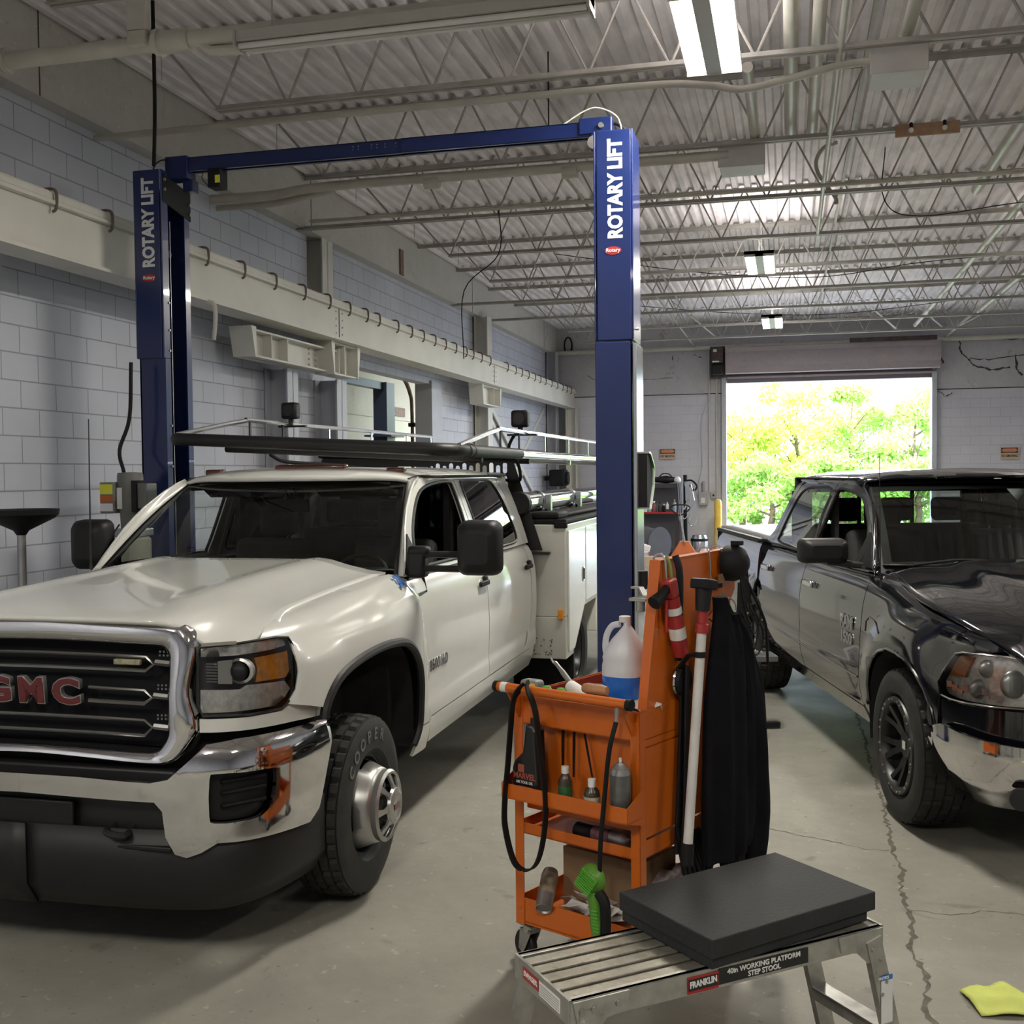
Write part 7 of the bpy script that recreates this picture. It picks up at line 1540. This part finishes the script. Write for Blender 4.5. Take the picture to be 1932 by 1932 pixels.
def leg(x, y, dx):
    g = G(); zt = SZ - .03
    g.sweep([(-.028, -.012), (.028, -.012), (.028, .012), (-.028, .012)], [(x, y, zt), (x + dx, y, .02)], up=(0, 1, 0)); sg = -1 if y < .1 else 1
    for k in range(5): u = .03 + k * .035; g.cyl((x + dx * u / zt + (.012 if k % 2 else -.012), y + sg * .010, zt - u), (x + dx * u / zt + (.012 if k % 2 else -.012), y + sg * .017, zt - u), .006, 10)
    o = g.build('leg', M_alu, t, ang=30)
    G().box((x + dx, y, .015), (.07, .034, .03)).build('rubber_foot', M_black, o, bevel=.005)
    return o
l1 = leg(.055, -.002, -.13); leg(.055, W_ + .002, -.13); l3 = leg(L_ - .045, -.002, .13); leg(L_ - .045, W_ + .002, .13)
for x, dx in ((.055, -.13), (L_ - .045, .13)):
    u = .56; xx = x + dx * u; joined('step', [(xx - .03, xx + .03, .008, W_ - .008, .23, .245), (xx - .03, xx - .026, .008, W_ - .008, .205, .245), (xx + .026, xx + .03, .008, W_ - .008, .205, .245)], M_alu, t, bevel=.002)
for x in (.075, L_ - .075):
    for y in (-.010, W_ + .004): G().prism([(x - .07, SZ - .002), (x + .10, SZ - .002), (x + .09, SZ - .05), (x + .03, SZ - .062), (x - .01, SZ - .10), (x - .05, SZ - .10)] if x < .5 else [(x + .07, SZ - .002), (x - .10, SZ - .002), (x - .09, SZ - .05), (x - .03, SZ - .062), (x + .01, SZ - .10), (x + .05, SZ - .10)], y, y + .006, 'y').build('hinge_plate', M_alu, t, ang=0, bevel=.001)
for x in (.03, .065, .14): G().cyl((x, -.011, SZ - .03), (x, -.016, SZ - .03), .009, 12).build('hinge_bolt', M_steel, t)
M_lblk = mat('label_black', (.012, .012, .012), .35)
joined('brand_label', [(.36, .462, -.0065, -.0045, SZ - .058, SZ - .012)], M_redd, t); joined('name_label', [(.462, .775, -.0065, -.0045, SZ - .052, SZ - .008)], M_lblk, t)
text('lettering', 'FRANKLIN', .024, basis((.411, -.0072, SZ - .033), (1, 0, .03), (0, 0, 1)), t, M_paper, bold=.0009, sx=.80)
joined('brand_base', [(.362, .46, -.0068, -.0064, SZ - .05, SZ - .018)], M_lblk, t)
text('lettering', '40in WORKING PLATFORM', .0205, basis((.618, -.0072, SZ - .021), (1, 0, 0), (0, 0, 1)), t, M_paper, bold=.0003, sx=1.03); text('lettering', 'STEP STOOL', .0205, basis((.618, -.0072, SZ - .041), (1, 0, 0), (0, 0, 1)), t, M_paper, bold=.0003, sx=1.0)
joined('warning_label', [(-.0052, -.0042, .17, .265, SZ - .045, SZ - .012)], M_redd, t); joined('warning_text_label', [(-.0052, -.0042, .045, .165, SZ - .052, SZ - .012)], M_paper, t)
text('lettering', 'DANGER', .020, basis((-.0056, .217, SZ - .028), (0, -1, 0), (0, 0, 1)), t, M_paper, bold=.0004, sx=1.0)
g = G()
for k in range(5): g.bx(-.0056, -.0052, .05, .16, SZ - .047 + k * .0065, SZ - .045 + k * .0065)
g.build('label_lines', M_steel, t, ang=0)
g = G(); x0 = L_ - .045 + .048; g.m = basis((x0, -.0155, .34), (1, 0, .0), (.22, 0, -1)); g.bx(-.022, .022, -.06, .07, -.001, 0); g.build('leg_label', M_paper, t, ang=0); g = G(); g.m = basis((x0, -.0158, .34), (1, 0, .0), (.22, 0, -1)); g.bx(-.022, .022, -.075, -.06, -.001, 0); g.build('leg_label_header', M_bluen, t, ang=0)
text('lettering', 'NOTICE', .011, basis((x0 - .014, -.0175, .408), (1, 0, 0), (.22, 0, 1)), t, M_paper, bold=.0002)
M_foam = mat('black_foam', (.019, .021, .022), .75, noise=.35, nscale=5, bump=.35, bscale=70, rv=.12)
t = thing('foam_pad', 'thick black rectangular foam pad lying askew on top of the step stool', 'pad', (-.125, 3.39, SZ), 45.4)
G().bx(-.325, .325, -.21, .21, .032, .088).build('top_layer', M_foam, t, ang=0, bevel=.004); G().bx(-.318, .30, -.20, .205, 0, .031).build('bottom_layer', M_foam, t, ang=0, bevel=.004)
# yellow cloth
g = G(); rows = []; random.seed(9)
O4 = [(.604, 4.286), (.771, 4.375), (1.0, 4.33), (.651, 4.10)]
for i in range(14):
    row = []
    for j in range(14):
        u, v = i / 13, j / 13; a = Vector(O4[0]).lerp(Vector(O4[1]), u); b = Vector(O4[3]).lerp(Vector((.95, 4.15)), u); p = a.lerp(b, v)
        row.append((p.x, p.y, .006 + .012 * abs(math.sin(u * 5 + v * 3)) + .010 * abs(math.cos(v * 7 - u * 2)) * math.sin(PI * u) * math.sin(PI * v) * 2 + .003 * random.random()))
    rows.append(row)
g.grid(rows); o = g.build('cleaning_cloth', mat('lime_cloth', (.60, .66, .16), .8, noise=.12, nscale=9), ang=50, solid=.004); tag(o, 'crumpled lime yellow cloth lying on the floor at lower right', 'cloth')
# oil drain
t = thing('oil_drain', 'black funnel oil drain on a steel pole beside the left wall', 'oil drain', (-4.90, 6.3, 0))
G().lathe([(.03, 1.55), (.05, 1.58), (.21, 1.66), (.235, 1.685), (.24, 1.72), (.225, 1.72), (.22, 1.69), (.04, 1.60)], 36, caps=False).build('funnel', M_blackp, t); G().cyl((0, 0, .5), (0, 0, 1.57), .028, 16).build('pole', M_steel, t); G().lathe([(.0, .06), (.22, .06), (.25, .12), (.25, .5), (.2, .58), (.0, .6)], 28).build('tank', M_black, t)
for a in (0, 90, 180, 270): G().cyl((.18 * math.cos(math.radians(a)), .18 * math.sin(math.radians(a)) - .015, .035), (.18 * math.cos(math.radians(a)), .18 * math.sin(math.radians(a)) + .015, .035), .035, 14).build('caster_wheel', M_black, t)
# unlit wrap fixture under the sprinkler pipe
t = thing('fluorescent_fixture', 'long unlit white fluorescent fixture hung under the sprinkler main', 'ceiling light', (-1.98, 5.76, 4.30))
joined('housing', [(-1.0, 1.0, -.075, .075, .03, .09), (-1.0, -.985, -.09, .09, 0, .09), (.985, 1.0, -.09, .09, 0, .09), (-1.0, 1.0, -.012, .012, .0, .03)], M_fix, t, bevel=.003)
for y in (-.045, .045): G().cyl((-.98, y, .012), (.98, y, .012), .016, 12).build('tube', M_tubeoff, t)
for x in (-.8, .8): G().cyl((x, 0, .09), (x, .0, .42), .005, 6).build('hanger', M_fix, t)
t = thing('parts_tray', 'steel parts tray on a stand in front of the rear tyre of the black pickup', 'tray', (-.26, 8.4, 0), 15)
G().bx(-.16, .16, -.11, .11, .52, .525).bx(-.16, .16, -.11, -.105, .52, .56).bx(-.16, .16, .105, .11, .52, .56).bx(-.16, -.155, -.11, .11, .52, .56).bx(.155, .16, -.11, .11, .52, .56).build('tray', M_galv, t, ang=0, bevel=.003)
G().cyl((0, 0, .05), (0, 0, .52), .02, 14).build('post', M_steel, t); G().box((0, 0, .03), (.4, .04, .04)).box((0, 0, .03), (.04, .4, .04)).build('base', M_black, t, bevel=.005)
t = thing('hand_tool', 'grey hand tool lying in the steel parts tray', 'tool', (-.27, 8.38, .545), 30); G().tube([(-.12, 0, .05), (-.03, 0, .03), (.08, .0, .012)], [.018, .02, .026], 12).build('body', M_steel, t)
